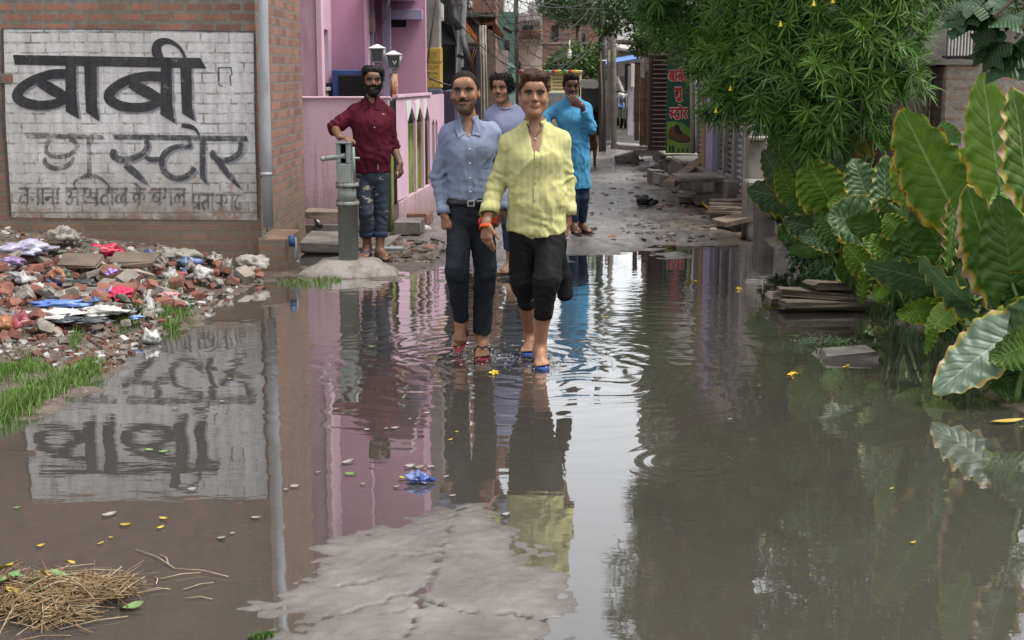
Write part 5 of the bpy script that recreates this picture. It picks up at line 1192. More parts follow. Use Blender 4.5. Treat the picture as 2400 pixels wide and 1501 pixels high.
# ================================================================ VEHICLES DOWN THE LANE
YT = 40.0
r = thing("truck", "cream truck with a tall slatted cargo body parked down the lane", "truck", P(1275, 330, YT))
M_CREAM = pmat("cream_truck_paint", (.56, .48, .30), (.46, .38, .23), 1.5, .5, .1, 20)
fbox(r, "cargo_body", M_CREAM, 1214, 1362, 170, 300, YT + .6, 4.5, .03)
for k in range(5): fbox(r, "slat", M_CREAM, 1218, 1358, 180 + k * 8, 184 + k * 8, YT + .55, .06, .01)
for q in (1222, 1262, 1290, 1330): fbox(r, "stake", M_CREAM, q, q + 4, 176, 222, YT + .52, .09, .01)
fbox(r, "top_rail", M_CREAM, 1212, 1364, 165, 172, YT + .5, .2, .02)
part(r, "cab", M_CREAM, lambda b: b.prism([P(1230, 214, YT), P(1346, 214, YT), P(1352, 262, YT - .35), P(1352, 318, YT - .4), P(1224, 318, YT - .4), P(1224, 262, YT - .35)], (0, 1.6, 0)))
part(r, "windscreen", M_GLASS, lambda b: b.prism([P(1236, 220, YT - .06), P(1340, 220, YT - .06), P(1345, 257, YT - .37), P(1231, 257, YT - .37)], (0, -.03, .02)))
fbox(r, "bumper", M_BLACKM, 1222, 1354, 312, 322, YT - .55, .2, .02)
for q in (1232, 1336): fbox(r, "headlight", M_WHITE, q, q + 10, 290, 300, YT - .44, .06, .01)
for q in (1228, 1334):
    w = part(r, "wheel", M_BLACKM, lambda b: b.tube([P(q, 330, YT), P(q + 16, 330, YT)], .42, 18))
for i, q in enumerate(range(1219, 1360, 13)):
    part(r, "painted_dot", pmat("truck_red", (.5, .04, .05), None, 5, .5, 0) if i == 0 else bpy.data.materials[("truck_red", "yellow_petal", "mid_green_print")[i % 3]], lambda b: b.ball(P(q, 168.5, YT + .49), (.06, .02, .06), 8, 6))
r = thing("rickshaw", "electric rickshaw with a white canopy beyond the blue kurta man", "rickshaw", P(1388, 318, 36))
part(r, "canopy", M_WHITE, lambda b: b.prism([P(1356, 196, 36), P(1362, 188, 36), P(1398, 188, 36), P(1404, 197, 36), P(1403, 206, 36), P(1357, 206, 36)], (0, 1.9, 0)))
for q in (1358, 1402): part(r, "post", M_BLACKM, lambda b: b.tube([P(q, 204, 36.02), P(q + (-2 if q < 1380 else 1), 300, 36.02)], .025, 6)); part(r, "post", M_BLACKM, lambda b: b.tube([P(q, 204, 37.8), P(q, 300, 37.8)], .025, 6))
fbox(r, "body", M_DARK, 1356, 1404, 262, 308, 36.05, 1.7, .03); fbox(r, "windscreen", M_GLASS, 1361, 1400, 208, 250, 36.04, .02); fbox(r, "dashboard", M_BLACKM, 1362, 1400, 250, 262, 35.95, .2, .02); fbox(r, "seat", M_BLACKM, 1362, 1398, 240, 262, 37, .3, .03)
for q in (1360, 1398): part(r, "wheel", M_BLACKM, lambda b: b.tube([P(q, 312, 37.2), P(q + 5, 312, 37.2)], .24, 14))
part(r, "front_wheel", M_BLACKM, lambda b: b.tube([P(1379, 312, 35.8), P(1383, 312, 35.8)], .24, 14)); part(r, "headlight", M_WHITE, lambda b: b.ball(P(1381, 270, 35.9), .08))
def motorbike(px, py, Y, col, lab):
    r = thing("motorcycle", lab, "motorcycle", P(px, py, Y), "motorcycles parked by the shack"); B_ = P(px, py, Y); B_.z = gz(B_.x, Y)
    q = lambda x, y, z: B_ + Vector((x, y, z))
    for y in (-.62, .62):
        w = part(r, "wheel", M_BLACKM, lambda b: b.tube([q(-.04, y, .3), q(.04, y, .3)], .30, 18)); part(w, "rim", M_STEEL, lambda b: b.tube([q(-.05, y, .3), q(.05, y, .3)], .2, 14))
    part(r, "tank", col, lambda b: b.ball(q(0, -.12, .80), (.14, .26, .13), 12, 8)); part(r, "seat", M_BLACKM, lambda b: b.box(q(-.11, .1, .74), q(.11, .72, .83), None, .04)); part(r, "engine", M_GREYM, lambda b: b.box(q(-.14, -.2, .25), q(.14, .2, .6), None, .04))
    part(r, "fork", M_STEEL, lambda b: b.tube([q(-.07, -.62, .3), q(-.07, -.42, .98)], .025, 8), lambda b: b.tube([q(.07, -.62, .3), q(.07, -.42, .98)], .025, 8)); part(r, "handlebar", M_BLACKM, lambda b: b.tube([q(-.36, -.32, 1.05), q(-.1, -.42, 1.0), q(.1, -.42, 1.0), q(.36, -.32, 1.05)], .02, 8))
    part(r, "headlight", M_WHITE, lambda b: b.ball(q(0, -.55, .92), .09)); part(r, "mudguard", col, lambda b: b.box(q(-.06, -.8, .58), q(.06, -.45, .62), Matrix.Rotation(.2, 3, 'X'), .02)); part(r, "exhaust", M_STEEL, lambda b: b.tube([q(.14, -.1, .3), q(.17, .7, .36)], .04, 8))
motorbike(1424, 292, 42, pmat("red_enamel", (.45, .03, .03), None, 4, .3, 0), "red motorcycle parked behind the dark steel pole")
motorbike(1452, 288, 41, pmat("blue_enamel", (.05, .12, .42), None, 4, .3, 0), "blue motorcycle parked right of the grey concrete pole")
motorbike(1470, 296, 39.5, M_BLACKM, "black motorcycle parked closest to the white post")

# ================================================================ OVERHEAD CABLES
rc = random.Random(5)
def cable(p0, p1, sag, rad, lab, n=12):
    pts = []
    for i in range(n + 1):
        u = i / n; v = p0.lerp(p1, u); v.z -= sag * 4 * u * (1 - u); pts.append(v)
    set_props(MB().tube(pts, rad, 4, False).obj("cable", M_CABLE), lab, "cable", "overhead cables")
HUBS = [P(1016, -90, 18.3), P(1086, -40, 20), P(1126, 55, 24.5), P(1211, 20, 36), P(1211, -60, 36), P(1412, 10, 29.5), P(1412, -90, 29.5), P(1439, 70, 30.5), P(1330, 120, 50), P(1162, 40, 33), P(1305, 60, 55), P(1505, 30, 31)]
pairs = [(1, 3), (1, 4), (0, 3), (0, 5), (2, 5), (3, 5), (3, 7), (4, 6), (4, 5), (9, 5), (9, 8), (3, 8), (8, 5), (8, 7), (10, 5), (10, 6), (3, 10), (2, 8), (1, 5), (1, 6), (5, 11), (7, 11), (2, 3), (2, 9), (9, 7), (4, 8), (1, 10), (0, 6)]
for i, (a, c) in enumerate(pairs * 3):
    if i >= 62: break
    j = lambda: Vector((rc.uniform(-.25, .25), rc.uniform(-.4, .4), rc.uniform(-.45, .45)))
    cable(HUBS[a] + j(), HUBS[c] + j(), rc.uniform(.05, 1.1), rc.uniform(.004, .009), "thin dark cable in the tangle strung across the lane")
for i in range(16):
    px = rc.uniform(1160, 1400); Y = rc.uniform(33, 46); cable(P(px, rc.uniform(-20, 60), Y), P(px + rc.uniform(-40, 40), rc.uniform(70, 150), Y + 2), rc.uniform(-.2, .4), .006, "thin dark cable in the tangle strung across the lane")
b = MB(); c = P(1316, 138, 44)
for k in range(4): b.tube([c + Vector((cos(a) * (.155 - .0 * k), .02 * k, sin(a) * .19 + rc.uniform(-.008, .008))) for a in np.linspace(0, 2 * pi, 22)], .018, 6, False)
b.tube([c + Vector((0, 0, .19)), P(1318, 60, 44)], .01, 4, False); set_props(b.obj("cable_coil", M_CABLE), "round coil of spare cable hanging above the cream truck", "cable coil")
b = MB().box(P(1188, 66, 31) - Vector((.09, .02, .09)), P(1202, 76, 31) + Vector((.0, .02, .09)), Matrix.Rotation(.5, 3, 'Y'), .01); set_props(b.obj("junction_box", M_BLACKM), "black junction box tilted among the cables before the mint building", "junction box")
set_props(MB().tube([P(1335, 95, 45), P(1335, 118, 45)], .02, 6).tube([P(1335, 116, 45), P(1335, 137, 45)], [.05, .075], 8).obj("street_lamp", M_WHITE), "small white lamp hanging on cables above the truck", "lamp")

# ================================================================ FIGURES: blended solids meshed as one skin
def V3(*a): return np.array(a, dtype=np.float64)
def nrm(v): v = np.asarray(v, float); return v / (np.linalg.norm(v) + 1e-12)
class Field:
    def __init__(s, lo, hi, h):
        s.lo, s.h = np.array(lo, float), h
        s.n = np.ceil((np.array(hi, float) - s.lo) / h).astype(int) + 1
        s.d = np.full(s.n, 0.3, np.float32)
    def sub(s, lo, hi):
        a = np.clip(np.floor((np.array(lo) - s.lo) / s.h).astype(int), 0, s.n - 1); b = np.clip(np.ceil((np.array(hi) - s.lo) / s.h).astype(int) + 1, 1, s.n)
        if np.any(b <= a): return None
        g = [s.lo[i] + s.h * np.arange(a[i], b[i]) for i in range(3)]
        return (slice(a[0], b[0]), slice(a[1], b[1]), slice(a[2], b[2])), g[0][:, None, None], g[1][None, :, None], g[2][None, None, :]
    def comb(s, sl, d, k, op):
        o = s.d[sl]
        if op == 'u':
            h = np.maximum(k - np.abs(o - d), 0) / max(k, 1e-6); s.d[sl] = np.minimum(o, d) - h * h * k * .25
        elif op == 's':
            d = -d; h = np.maximum(k - np.abs(o - d), 0) / max(k, 1e-6); s.d[sl] = np.maximum(o, d) + h * h * k * .25
        elif op == 'i': s.d[sl] = np.maximum(o, d)
    def cone(s, a, b, ra, rb, k=.02, op='u', cap=False, capa=False):
        a, b = np.asarray(a, float), np.asarray(b, float); m = max(ra, rb) + k + 3 * s.h
        r = s.sub(np.minimum(a, b) - m, np.maximum(a, b) + m)
        if r is None: return s
        sl, X, Y, Z_ = r; ab = b - a; L2 = ab @ ab + 1e-12
        px, py, pz = X - a[0], Y - a[1], Z_ - a[2]
        tt = (px * ab[0] + py * ab[1] + pz * ab[2]) / L2; t = np.clip(tt, 0, 1)
        d = np.sqrt((px - t * ab[0]) ** 2 + (py - t * ab[1]) ** 2 + (pz - t * ab[2]) ** 2) - (ra + (rb - ra) * t)
        if cap: d = np.maximum(d, (tt - 1) * math.sqrt(L2))
        if capa: d = np.maximum(d, -tt * math.sqrt(L2))
        s.comb(sl, d, k, op); return s
    def econe(s, a, b, side, wa, da, wb, db, k=.03, op='u', cap=False, capa=False):
        """elliptic limb: half width w along side, half depth d across"""
        a, b = np.asarray(a, float), np.asarray(b, float); m = max(wa, wb, da, db) + k + 3 * s.h
        r = s.sub(np.minimum(a, b) - m, np.maximum(a, b) + m)
        if r is None: return s
        sl, X, Y, Z_ = r; ab = b - a; L = np.linalg.norm(ab); u = ab / L; sd = np.asarray(side, float); sd = nrm(sd - u * (sd @ u)); dp = np.cross(u, sd)
        px, py, pz = X - a[0], Y - a[1], Z_ - a[2]
        tt = (px * u[0] + py * u[1] + pz * u[2]) / L; t = np.clip(tt, 0, 1); ls = px * sd[0] + py * sd[1] + pz * sd[2]; ld = px * dp[0] + py * dp[1] + pz * dp[2]
        w = wa + (wb - wa) * t; dd = da + (db - da) * t; ex = (tt - t) * L
        q = np.sqrt((ls / w) ** 2 + (ld / dd) ** 2 + (ex / np.minimum(w, dd)) ** 2); g = np.sqrt((ls / w ** 2) ** 2 + (ld / dd ** 2) ** 2 + (ex / np.minimum(w, dd) ** 2) ** 2) + 1e-9
        d = q * (q - 1) / g; d = np.where(q < .3, -np.minimum(w, dd) * .7, d)
        if cap: d = np.maximum(d, (tt - 1) * L)
        if capa: d = np.maximum(d, -tt * L)
        s.comb(sl, d, k, op); return s
    def ell(s, c, r, rot=None, k=.02, op='u'):
        c = np.asarray(c, float); r = np.asarray(r, float) if hasattr(r, "__len__") else V3(r, r, r); m = r.max() + k + 3 * s.h
        q = s.sub(c - m, c + m)
        if q is None: return s
        sl, X, Y, Z_ = q; p = [X - c[0], Y - c[1], Z_ - c[2]]
        if rot is not None: p = [p[0] * rot[0, i] + p[1] * rot[1, i] + p[2] * rot[2, i] for i in range(3)]
        k0 = np.sqrt((p[0] / r[0]) ** 2 + (p[1] / r[1]) ** 2 + (p[2] / r[2]) ** 2); k1 = np.sqrt((p[0] / r[0] ** 2) ** 2 + (p[1] / r[1] ** 2) ** 2 + (p[2] / r[2] ** 2) ** 2) + 1e-9
        d = np.where(k0 < .25, -r.min() * .75, k0 * (k0 - 1) / k1); s.comb(sl, d, k, op); return s
    def cut(s, p0, n, lo=None, hi=None):
        """keep the side where (p - p0).n < 0"""
        r = s.sub(s.lo if lo is None else lo, s.lo + s.h * s.n if hi is None else hi)
        if r is None: return s
        sl, X, Y, Z_ = r; s.comb(sl, (X - p0[0]) * n[0] + (Y - p0[1]) * n[1] + (Z_ - p0[2]) * n[2], 0, 'i'); return s
    def wrinkle(s, fn, band=.03):
        i = np.nonzero(np.abs(s.d) < band); p = s.lo + s.h * np.stack(i, 1); s.d[i] += fn(p[:, 0], p[:, 1], p[:, 2]).astype(np.float32); return s
    def mesh(s):
        d = s.d; n = d < 0; c = np.zeros(np.array(n.shape) - 1, np.uint8)
        cor = [(i, j, k) for i in (0, 1) for j in (0, 1) for k in (0, 1)]
        sl = lambda o: tuple(slice(a, a + m - 1) for a, m in zip(o, n.shape))
        for o in cor: c += n[sl(o)]
        act = (c > 0) & (c < 8); I = np.argwhere(act); N = len(I); idx = np.full(act.shape, -1, np.int32); idx[act] = np.arange(N)
        val = {o: d[I[:, 0] + o[0], I[:, 1] + o[1], I[:, 2] + o[2]] for o in cor}
        acc = np.zeros((N, 3)); cnt = np.zeros(N)
        for a in cor:
            for ax in range(3):
                if a[ax] == 0:
                    b = list(a); b[ax] = 1; b = tuple(b); va, vb = val[a], val[b]; m = (va < 0) != (vb < 0); t = np.where(m, va / np.where(m, va - vb, 1), 0)
                    q = np.tile(np.array(a, float), (N, 1)); q[:, ax] += t; acc[m] += q[m]; cnt[m] += 1
        V = s.lo + s.h * (I + acc / cnt[:, None]); F = []
        for ax in range(3):
            o1, o2 = [a for a in range(3) if a != ax]
            A = n[tuple(slice(None, -1) if a == ax else slice(1, -1) for a in range(3))]; B = n[tuple(slice(1, None) if a == ax else slice(1, -1) for a in range(3))]
            for flip in (False, True):
                e = np.argwhere((A & ~B) if not flip else (~A & B))
                if not len(e): continue
                base = e.copy(); base[:, o1] += 1; base[:, o2] += 1
                def cell(d1, d2):
                    q = base.copy(); q[:, o1] -= d1; q[:, o2] -= d2; return idx[q[:, 0], q[:, 1], q[:, 2]]
                q = np.stack([cell(1, 1), cell(0, 1), cell(0, 0), cell(1, 0)], 1)
                if flip == (ax != 1): q = q[:, ::-1]
                F.append(q)
        F = np.concatenate(F); return V, F[(F >= 0).all(1)]
def relax(V, F, it=1, lam=.5):
    for _ in range(it):
        acc = np.zeros_like(V); cnt = np.zeros(len(V))
        for a in range(4):
            b = (a + 1) % 4
            np.add.at(acc, F[:, a], V[F[:, b]]); np.add.at(cnt, F[:, a], 1); np.add.at(acc, F[:, b], V[F[:, a]]); np.add.at(cnt, F[:, b], 1)
        V = V + lam * (acc / np.maximum(cnt, 1)[:, None] - V)
    return V
def fobj(fld, name, mat, parent, it=1, color=None):
    V, F = fld.mesh(); V = relax(V, F, it); me = np_mesh(name, V, F, True, mat)
    if color is not None: add_col(me, "Tint", color(V))
    return link(bpy.data.objects.new(name, me), parent)
def A3(v): return V3(v.x, v.y, v.z)

# ---- materials
def skin_mat(name):
    t = NT(name); p = t.pos(); c = t.n("VertexColor", layer_name="Tint").outputs["Color"]
    c2 = t.mix(t.ramp(t.noise(p, 28, 5, .6), [(.35, 0.0), (.7, .22)]), c, t.n("HueSaturation", {"Color": c, "Value": .72}).outputs[0])
    t.set(col=c2, rough=t.ramp(t.noise(p, 60, 3), [(.3, .38), (.7, .55)]), spec=.45, nrm=t.bump(t.noise(p, 220, 3), .15, .002))
    t.b.inputs["Subsurface Weight"].default_value = .08; t.b.inputs["Subsurface Radius"].default_value = (.01, .004, .002); t.b.inputs["Subsurface Scale"].default_value = .6
    return t.m
M_SKIN = skin_mat("skin")
def fabric(name, c, c2=None, weave=420, fold=14, rough=.85, stripes=None, st=.5, sheen=0.0):
    t = NT(name); p = t.pos(); x, y, z = t.sep(p)
    col = t.ramp(t.noise(p, 5, 5, .6), [(.3, c2 or tuple(k * .84 for k in c)), (.7, c)])
    if stripes: 
        wv = t.n("TexWave", {"Vector": t.comb(t.math('ADD', x, t.math('MULTIPLY', y, .35)), 0.0, 0.0), "Scale": stripes[0], "Distortion": 0.6, "Detail": 1.0}, wave_type='BANDS', bands_direction='X').outputs[1]
        wz2 = t.n("TexWave", {"Vector": t.comb(t.math('ADD', z, t.math('MULTIPLY', x, .06)), 0.0, 0.0), "Scale": stripes[0] * .8, "Distortion": 0.4, "Detail": 1.0}, wave_type='BANDS', bands_direction='X').outputs[1]
        col = t.mix(t.ramp(wv, [(.45, 0.0), (.62, .55)]), col, stripes[1]); col = t.mix(t.ramp(wz2, [(.6, 0.0), (.75, .22)]), col, stripes[1])
    h = t.math('ADD', t.math('MULTIPLY', t.noise(t.scale(p, (1, 1, .55)), fold * .75, 4, .5, .15), 1.0), t.math('MULTIPLY', t.noise(p, weave, 2), .06))
    t.set(col=col, rough=rough, spec=.12, sheen=sheen, nrm=t.bump(h, st * .7, .03)); return t.m
M_HAIRB = pmat("black_hair", (.008, .007, .006), (.004, .0035, .003), 60, .6, .6, 130, stretch=(1, 1, .25), spec=.25, bd=.006)
M_HAIRBR = pmat("brown_dyed_hair", (.060, .021, .011), (.022, .010, .007), 50, .6, .6, 120, stretch=(1, 1, .25), spec=.25, bd=.006)
M_EYEW = pmat("eye_white", (.12, .10, .09), None, 8, .6, 0, spec=.1); M_IRIS = pmat("iris", (.010, .006, .004), None, 8, .5, 0, spec=.15)
M_BUTTON = pmat("pale_button", (.7, .7, .7), None, 8, .35, 0); M_LEATHER = pmat("black_leather", (.012, .012, .013), None, 14, .35, .2, 90)
M_BLUERUB = pmat("blue_rubber", (.04, .09, .28), None, 14, .5, .1, 60); M_REDRUB = pmat("red_rubber", (.30, .025, .045), None, 14, .5, .1, 60); M_BLKRUB = pmat("black_rubber", (.018, .018, .02), None, 14, .5, .1, 60); M_BRNRUB = pmat("brown_rubber", (.07, .035, .022), None, 14, .5, .1, 60)

def headframe(c, hs, yaw=0, pitch=0, roll=0):
    """local x = picture right, y = out of the face, z = up; yaw>0 turns to the picture's right"""
    M = np.array([[1, 0, 0], [0, -1, 0], [0, 0, 1.0]])                       # local -> world
    cy, sy = cos(R(yaw)), sin(R(yaw)); Yw = np.array([[cy, sy, 0], [-sy, cy, 0], [0, 0, 1]])     # x' = x cos + y sin
    cp, sp = cos(R(pitch)), sin(R(pitch)); Pt = np.array([[1, 0, 0], [0, cp, -sp], [0, sp, cp]])
    cr, sr = cos(R(roll)), sin(R(roll)); Rl = np.array([[cr, sr, 0], [0, 1, 0], [-sr, 0, cr]])
    return np.asarray(c, float), M @ Yw @ Pt @ Rl, hs
def Hp(f, x, y, z): return f[0] + f[1] @ (V3(x, y, z) * f[2])
def add_head(F, f, neck, nr=.054, jaw=1.0, smile=.0, lean=0.0):
    hs, Rm = f[2], f[1]; q = lambda x, y, z: Hp(f, x, y, z)
    E = lambda c, r, k=.02, op='u': F.ell(q(*c), np.array(r) * hs, Rm, k * hs, op)
    C = lambda a, b, ra, rb, k=.02, op='u': F.cone(q(*a), q(*b), ra * hs, rb * hs, k * hs, op)
    E((0, -.018, .035), (.074, .094, .083)); E((0, .022, -.028), (.058 * jaw, .062, .084), .03); E((0, .060, -.093), (.022 * jaw, .019, .018), .03)
    for s_ in (-1, 1):
        C((s_ * .047 * jaw, .004, -.052), (s_ * .012, .056, -.096), .017, .016, .03); E((s_ * .043, .056, -.022), (.021, .017, .019), .03); C((s_ * .014, .083, .024), (s_ * .045, .070, .026), .008, .008, .018)
    C((-.03, .075, .055), (.03, .075, .055), .02, .02, .04)
    for s_ in (-1, 1): E((s_ * .0325, .092, .007), (.0165, .012, .0105), .010, 's'); E((s_ * .0325, .0715, .0055), (.0155, .0125, .0115), .005); E((s_ * .0325, .074, -.004), (.0145, .009, .006), .006)
    C((0, .080, .016), (0, .100, -.022), .0075, .0115, .014); 
    for s_ in (-1, 1): E((s_ * .0135, .089, -.026), (.0085, .0095, .0075), .008)
    w = .0255 + .007 * smile; up = .009 * smile
    for s_ in (-1, 1):
        C((0, .0885, -.0505), (s_ * w * .55, .0845, -.0508 + up * .3), .0044, .0042, .006); C((s_ * w * .55, .0845, -.0508 + up * .3), (s_ * w, .0735, -.054 + up), .0042, .0028, .006)
        C((0, .0870, -.0625), (s_ * w * .55, .0830, -.0615 + up * .35), .0054, .005, .006); C((s_ * w * .55, .083, -.0615 + up * .35), (s_ * w, .0735, -.0555 + up), .005, .0028, .006)
        C((0, .0945, -.0565), (s_ * w * .6, .0900, -.0563 + up * .4), .0018, .0018, .004, 's'); C((s_ * w * .6, .09, -.0563 + up * .4), (s_ * w * 1.08, .078, -.0555 + up * 1.1), .0018, .0025, .005, 's')
        if smile > .3: C((s_ * .024, .086, -.028), (s_ * (w + .011), .074, -.052), .0022, .003, .012, 's')
        E((s_ * .077, -.008, -.002), (.009, .020, .031), .008); E((s_ * .082, .0, .0), (.006, .010, .017), .006, 's'); E((s_ * .075, .0, -.024), (.007, .01, .011), .008)
    F.cone(q(0, -.032, -.06), neck, .047 * hs, nr, .025); return F
def head_colors(f, skin, beard=0.0, must=0.0, lips=(.62, .42, .42), stub=0.0):
    skin = np.array(skin)
    def col(V):
        L = ((V - f[0]) @ f[1]) / f[2]; x, y, z = np.abs(L[:, 0]), L[:, 1], L[:, 2]; n = len(V); c = np.tile(skin, (n, 1)); near = (np.linalg.norm(L, axis=1) < .2)
        jit = fbm(V[:, 0] * 18, V[:, 1] * 18, V[:, 2] * 18, 3, 7); c *= (1 + .10 * jit)[:, None]
        def blend(w, tgt): nonlocal c; w = (np.clip(w, 0, 1) * near)[:, None]; c = c * (1 - w) + np.array(tgt) * w
        face = smooth((y - .02) / .02)
        blend(.35 * face * smooth(1 - np.hypot((x - .045) / .022, (z + .02) / .02)), skin * V3(1.15, .85, .8))
        blend(.62 * face * smooth(1.25 - np.hypot((x - .0325) / .021, (z - .006) / .013)), skin * .38)
        lipw = smooth(1.25 - np.hypot(x / .026, (z + .057) / .012)) * smooth((y - .06) / .01); blend(lipw * .85, skin * V3(*lips) * 1.05)
        blend(smooth(1.2 - np.hypot(x / .028, (z + .0562) / .0022)) * smooth((y - .06) / .01) * .7, skin * .22)
        brow = smooth(1.75 - np.hypot((x - .033) / .019, (z - .0235 + .12 * np.abs(x - .028)) / .0068)) * smooth((y - .045) / .01); blend(brow * .95, (.012, .010, .009))
        lash = smooth(1.6 - np.hypot((x - .0325) / .016, (z - .0115) / .0036)) * smooth((y - .05) / .01); blend(lash * .75, (.012, .010, .009))
        nost = smooth(1.2 - np.hypot((x - .008) / .006, (z + .0335) / .004)) * smooth((y - .08) / .008); blend(nost * .8, skin * .15)
        m_ = smooth(1.8 - np.hypot(x / .026, (z + .0435 + .18 * np.maximum(x - .010, 0)) / .0062)) * smooth((y - .062) / .008); blend(m_ * must, (.012, .010, .009))
        bd = smooth((-.045 - z) / .02 + smooth((x - .045) / .012) * 1.0 * (z < .0)) * smooth((y + .02) / .03) * smooth((-.0 - z) / .01) * (1 - smooth(1.35 - np.hypot(x / .032, (z + .056) / .013))); bd *= smooth((z + .135) / .02); blend(bd * max(beard, stub), (.014, .011, .010))
        return np.clip(c, 0, 1)
    return col
def eyes(f, parent, gaze=(0, 0)):
    for s_ in (-1, 1):
        b = MB(); c = Hp(f, s_ * .0325, .0735, .0055); r = np.array([.0122, .0098, .0038]) * f[2]
        mr = Matrix([list(x) for x in f[1]]); w = MB().ball((0, 0, 0), r, 12, 8); b._add([mr @ Vector(v) + Vector(c) for v in w.v], w.f, True)
        e = b.obj("eye", M_EYEW, parent); b = MB(); w = MB().ball((0, 0, 0), np.array([.0082, .0035, .0044]) * f[2], 10, 8)
        ci = Hp(f, s_ * .0325 + gaze[0], .0812, .0058 + gaze[1]); b._add([mr @ Vector(v) + Vector(ci) for v in w.v], w.f, True); b.obj("iris", M_IRIS, e)
def hair_field(f, h, tufts, cutfn, seed, amp=.006, fr=60):
    hs = f[2]; lo, hi = f[0] - .2 * hs, f[0] + .22 * hs; F = Field(lo, hi, h)
    for c, r, k in tufts: F.ell(Hp(f, *c), np.array(r) * hs, f[1], k * hs)
    sl, X, Y, Z_ = F.sub(lo, hi); p = [X - f[0][0], Y - f[0][1], Z_ - f[0][2]]; L = [(p[0] * f[1][0, i] + p[1] * f[1][1, i] + p[2] * f[1][2, i]) / hs for i in range(3)]
    F.d = np.maximum(F.d, (cutfn(*L) * hs).astype(np.float32))
    F.wrinkle(lambda x, y, z: amp * fbm(x * fr, y * fr, z * fr * .45, 3, seed), .04); return F
def hand(F, w, d, n, s, curl=(.5, .6, .7, .8), sc=1.0, thumb=.5, spread=.0, k=.007, tcurl=.3):
    """w wrist, d towards the fingers, n out of the palm, s towards the thumb"""
    d, s = nrm(d), np.asarray(s, float); s = nrm(s - d * (s @ d)); n = np.asarray(n, float); n = nrm(n - d * (n @ d) - s * (n @ s)); w = np.asarray(w, float)
    F.econe(w - d * .01 * sc, w + d * .078 * sc, s, .026 * sc, .018 * sc, .039 * sc, .0135 * sc, .012)
    for i, (off, L) in enumerate(((.030, .074), (.0105, .084), (-.0095, .078), (-.028, .061))):
        p = w + d * (.078 - .004 * abs(i - 1)) * sc + s * off * sc; dd = nrm(d + s * (off * 6 * spread)); ang = 0; r0 = .0092 * sc
        for fr, rr in ((.46, .0088), (.30, .0080), (.24, .0072)):
            ang += curl[i]; dirv = dd * cos(ang) + n * sin(ang); p2 = p + dirv * L * fr * sc; F.cone(p, p2, r0, rr * sc, k); p, r0 = p2, rr * sc
    p = w + d * .022 * sc + s * .026 * sc; dv = nrm(d * .75 + s * (.35 + thumb) + n * .25); p2 = p + dv * .042 * sc; F.cone(p, p2, .0135 * sc, .0105 * sc, .012); dv2 = nrm(dv * cos(tcurl) + nrm(d + n * .6) * sin(tcurl)); F.cone(p2, p2 + dv2 * .034 * sc, .0102 * sc, .0082 * sc, k); return F
def foot(F, ankle, toe, sole_n, sc=1.0):
    """ankle joint, toe tip point, upward normal of the sole"""
    a, t_, u = np.asarray(ankle, float), np.asarray(toe, float), nrm(sole_n); fw = t_ - a; fw = fw - u * (fw @ u); L = np.linalg.norm(fw); fw = fw / L; sd = np.cross(fw, u); g = a - u * .062 * sc
    F.ell(g - fw * .03 + u * .03, .03 * sc, None, .02); F.cone(a, g + fw * .10 + u * .028, .034 * sc, .026 * sc, .03); F.econe(g + fw * .02 + u * .022, g + fw * (L - .05) + u * .016, sd, .030 * sc, .022 * sc, .043 * sc, .015 * sc, .025)
    for i, (o, ext, r) in enumerate(((.030, .0, .0125), (.0115, -.003, .0095), (-.005, -.010, .009), (-.0195, -.019, .0085), (-.033, -.030, .008))): F.cone(g + fw * (L - .06) + sd * o + u * .013, g + fw * (L - .012 + ext) + sd * o * 1.12 + u * .010, r * 1.05, r, .006)
    return g, fw, u, sd, L
def flip_flop(parent, fr, mat_s, mat_t, sc=1.0, flipx=1):
    g, fw, u, sd, L = fr; b = MB(); n = 22; ol = []
    for i in range(n):
        a = 2 * pi * i / n; ct, st = cos(a), sin(a); x = (L * .5 - .01) + (L * .5 + .045) * ct; w = (.047 if ct > -.1 else .038) * sc; ol.append(g + fw * x + sd * st * w * (1 - .12 * ct * ct))
    b.prism([Vector(p - u * .016) for p in ol], Vector(u * .013)); o = b.obj("flip_flop", mat_s, parent)
    b = MB(); post = g + fw * (L - .055) + sd * .02; top = g + fw * (L - .085) + u * .045
    for s_ in (-1, 1): b.tube([Vector(g + fw * .03 + sd * s_ * .043 - u * .004), Vector(g + fw * .075 + sd * s_ * .044 + u * .026), Vector(g + fw * (L - .11) + sd * s_ * .022 + u * .050), Vector(top), Vector(post - u * .004)], [.008, .009, .008, .007, .005], 6, True, 0, True, .6)
    b.obj("strap", mat_t, o); return o
def ring_strip(parent, name, mat, c, u, s, w, d, h, a0=0, a1=360, flare=0.0, thick=.004, n=40, zf=None):
    """band round a body part: centre c, axis u, side s, half sizes w,d"""
    c, u, s = np.asarray(c, float), nrm(u), nrm(s); f = np.cross(u, s); vs, fs = [], []; full = abs(a1 - a0 - 360) < 1e-6; m = n if full else n + 1
    for i in range(m):
        a = R(a0 + (a1 - a0) * i / n); e = s * cos(a) * w + f * sin(a) * d; no = nrm(e); zz = zf(math.degrees(a)) if zf else 0
        for (rr_, hh) in ((0, 0), (thick, 0), (thick + flare, 1), (flare, 1)): vs.append(c + e + no * rr_ + u * (h * hh + zz))
    for i in range(n):
        j = (i + 1) % m
        for k in range(4): fs.append((4 * i + k, 4 * j + k, 4 * j + (k + 1) % 4, 4 * i + (k + 1) % 4))
    if not full: fs += [(0, 1, 2, 3), (4 * (m - 1) + 3, 4 * (m - 1) + 2, 4 * (m - 1) + 1, 4 * (m - 1))]
    return MB()._add([tuple(v) for v in vs], fs, True).obj(name, mat, parent)
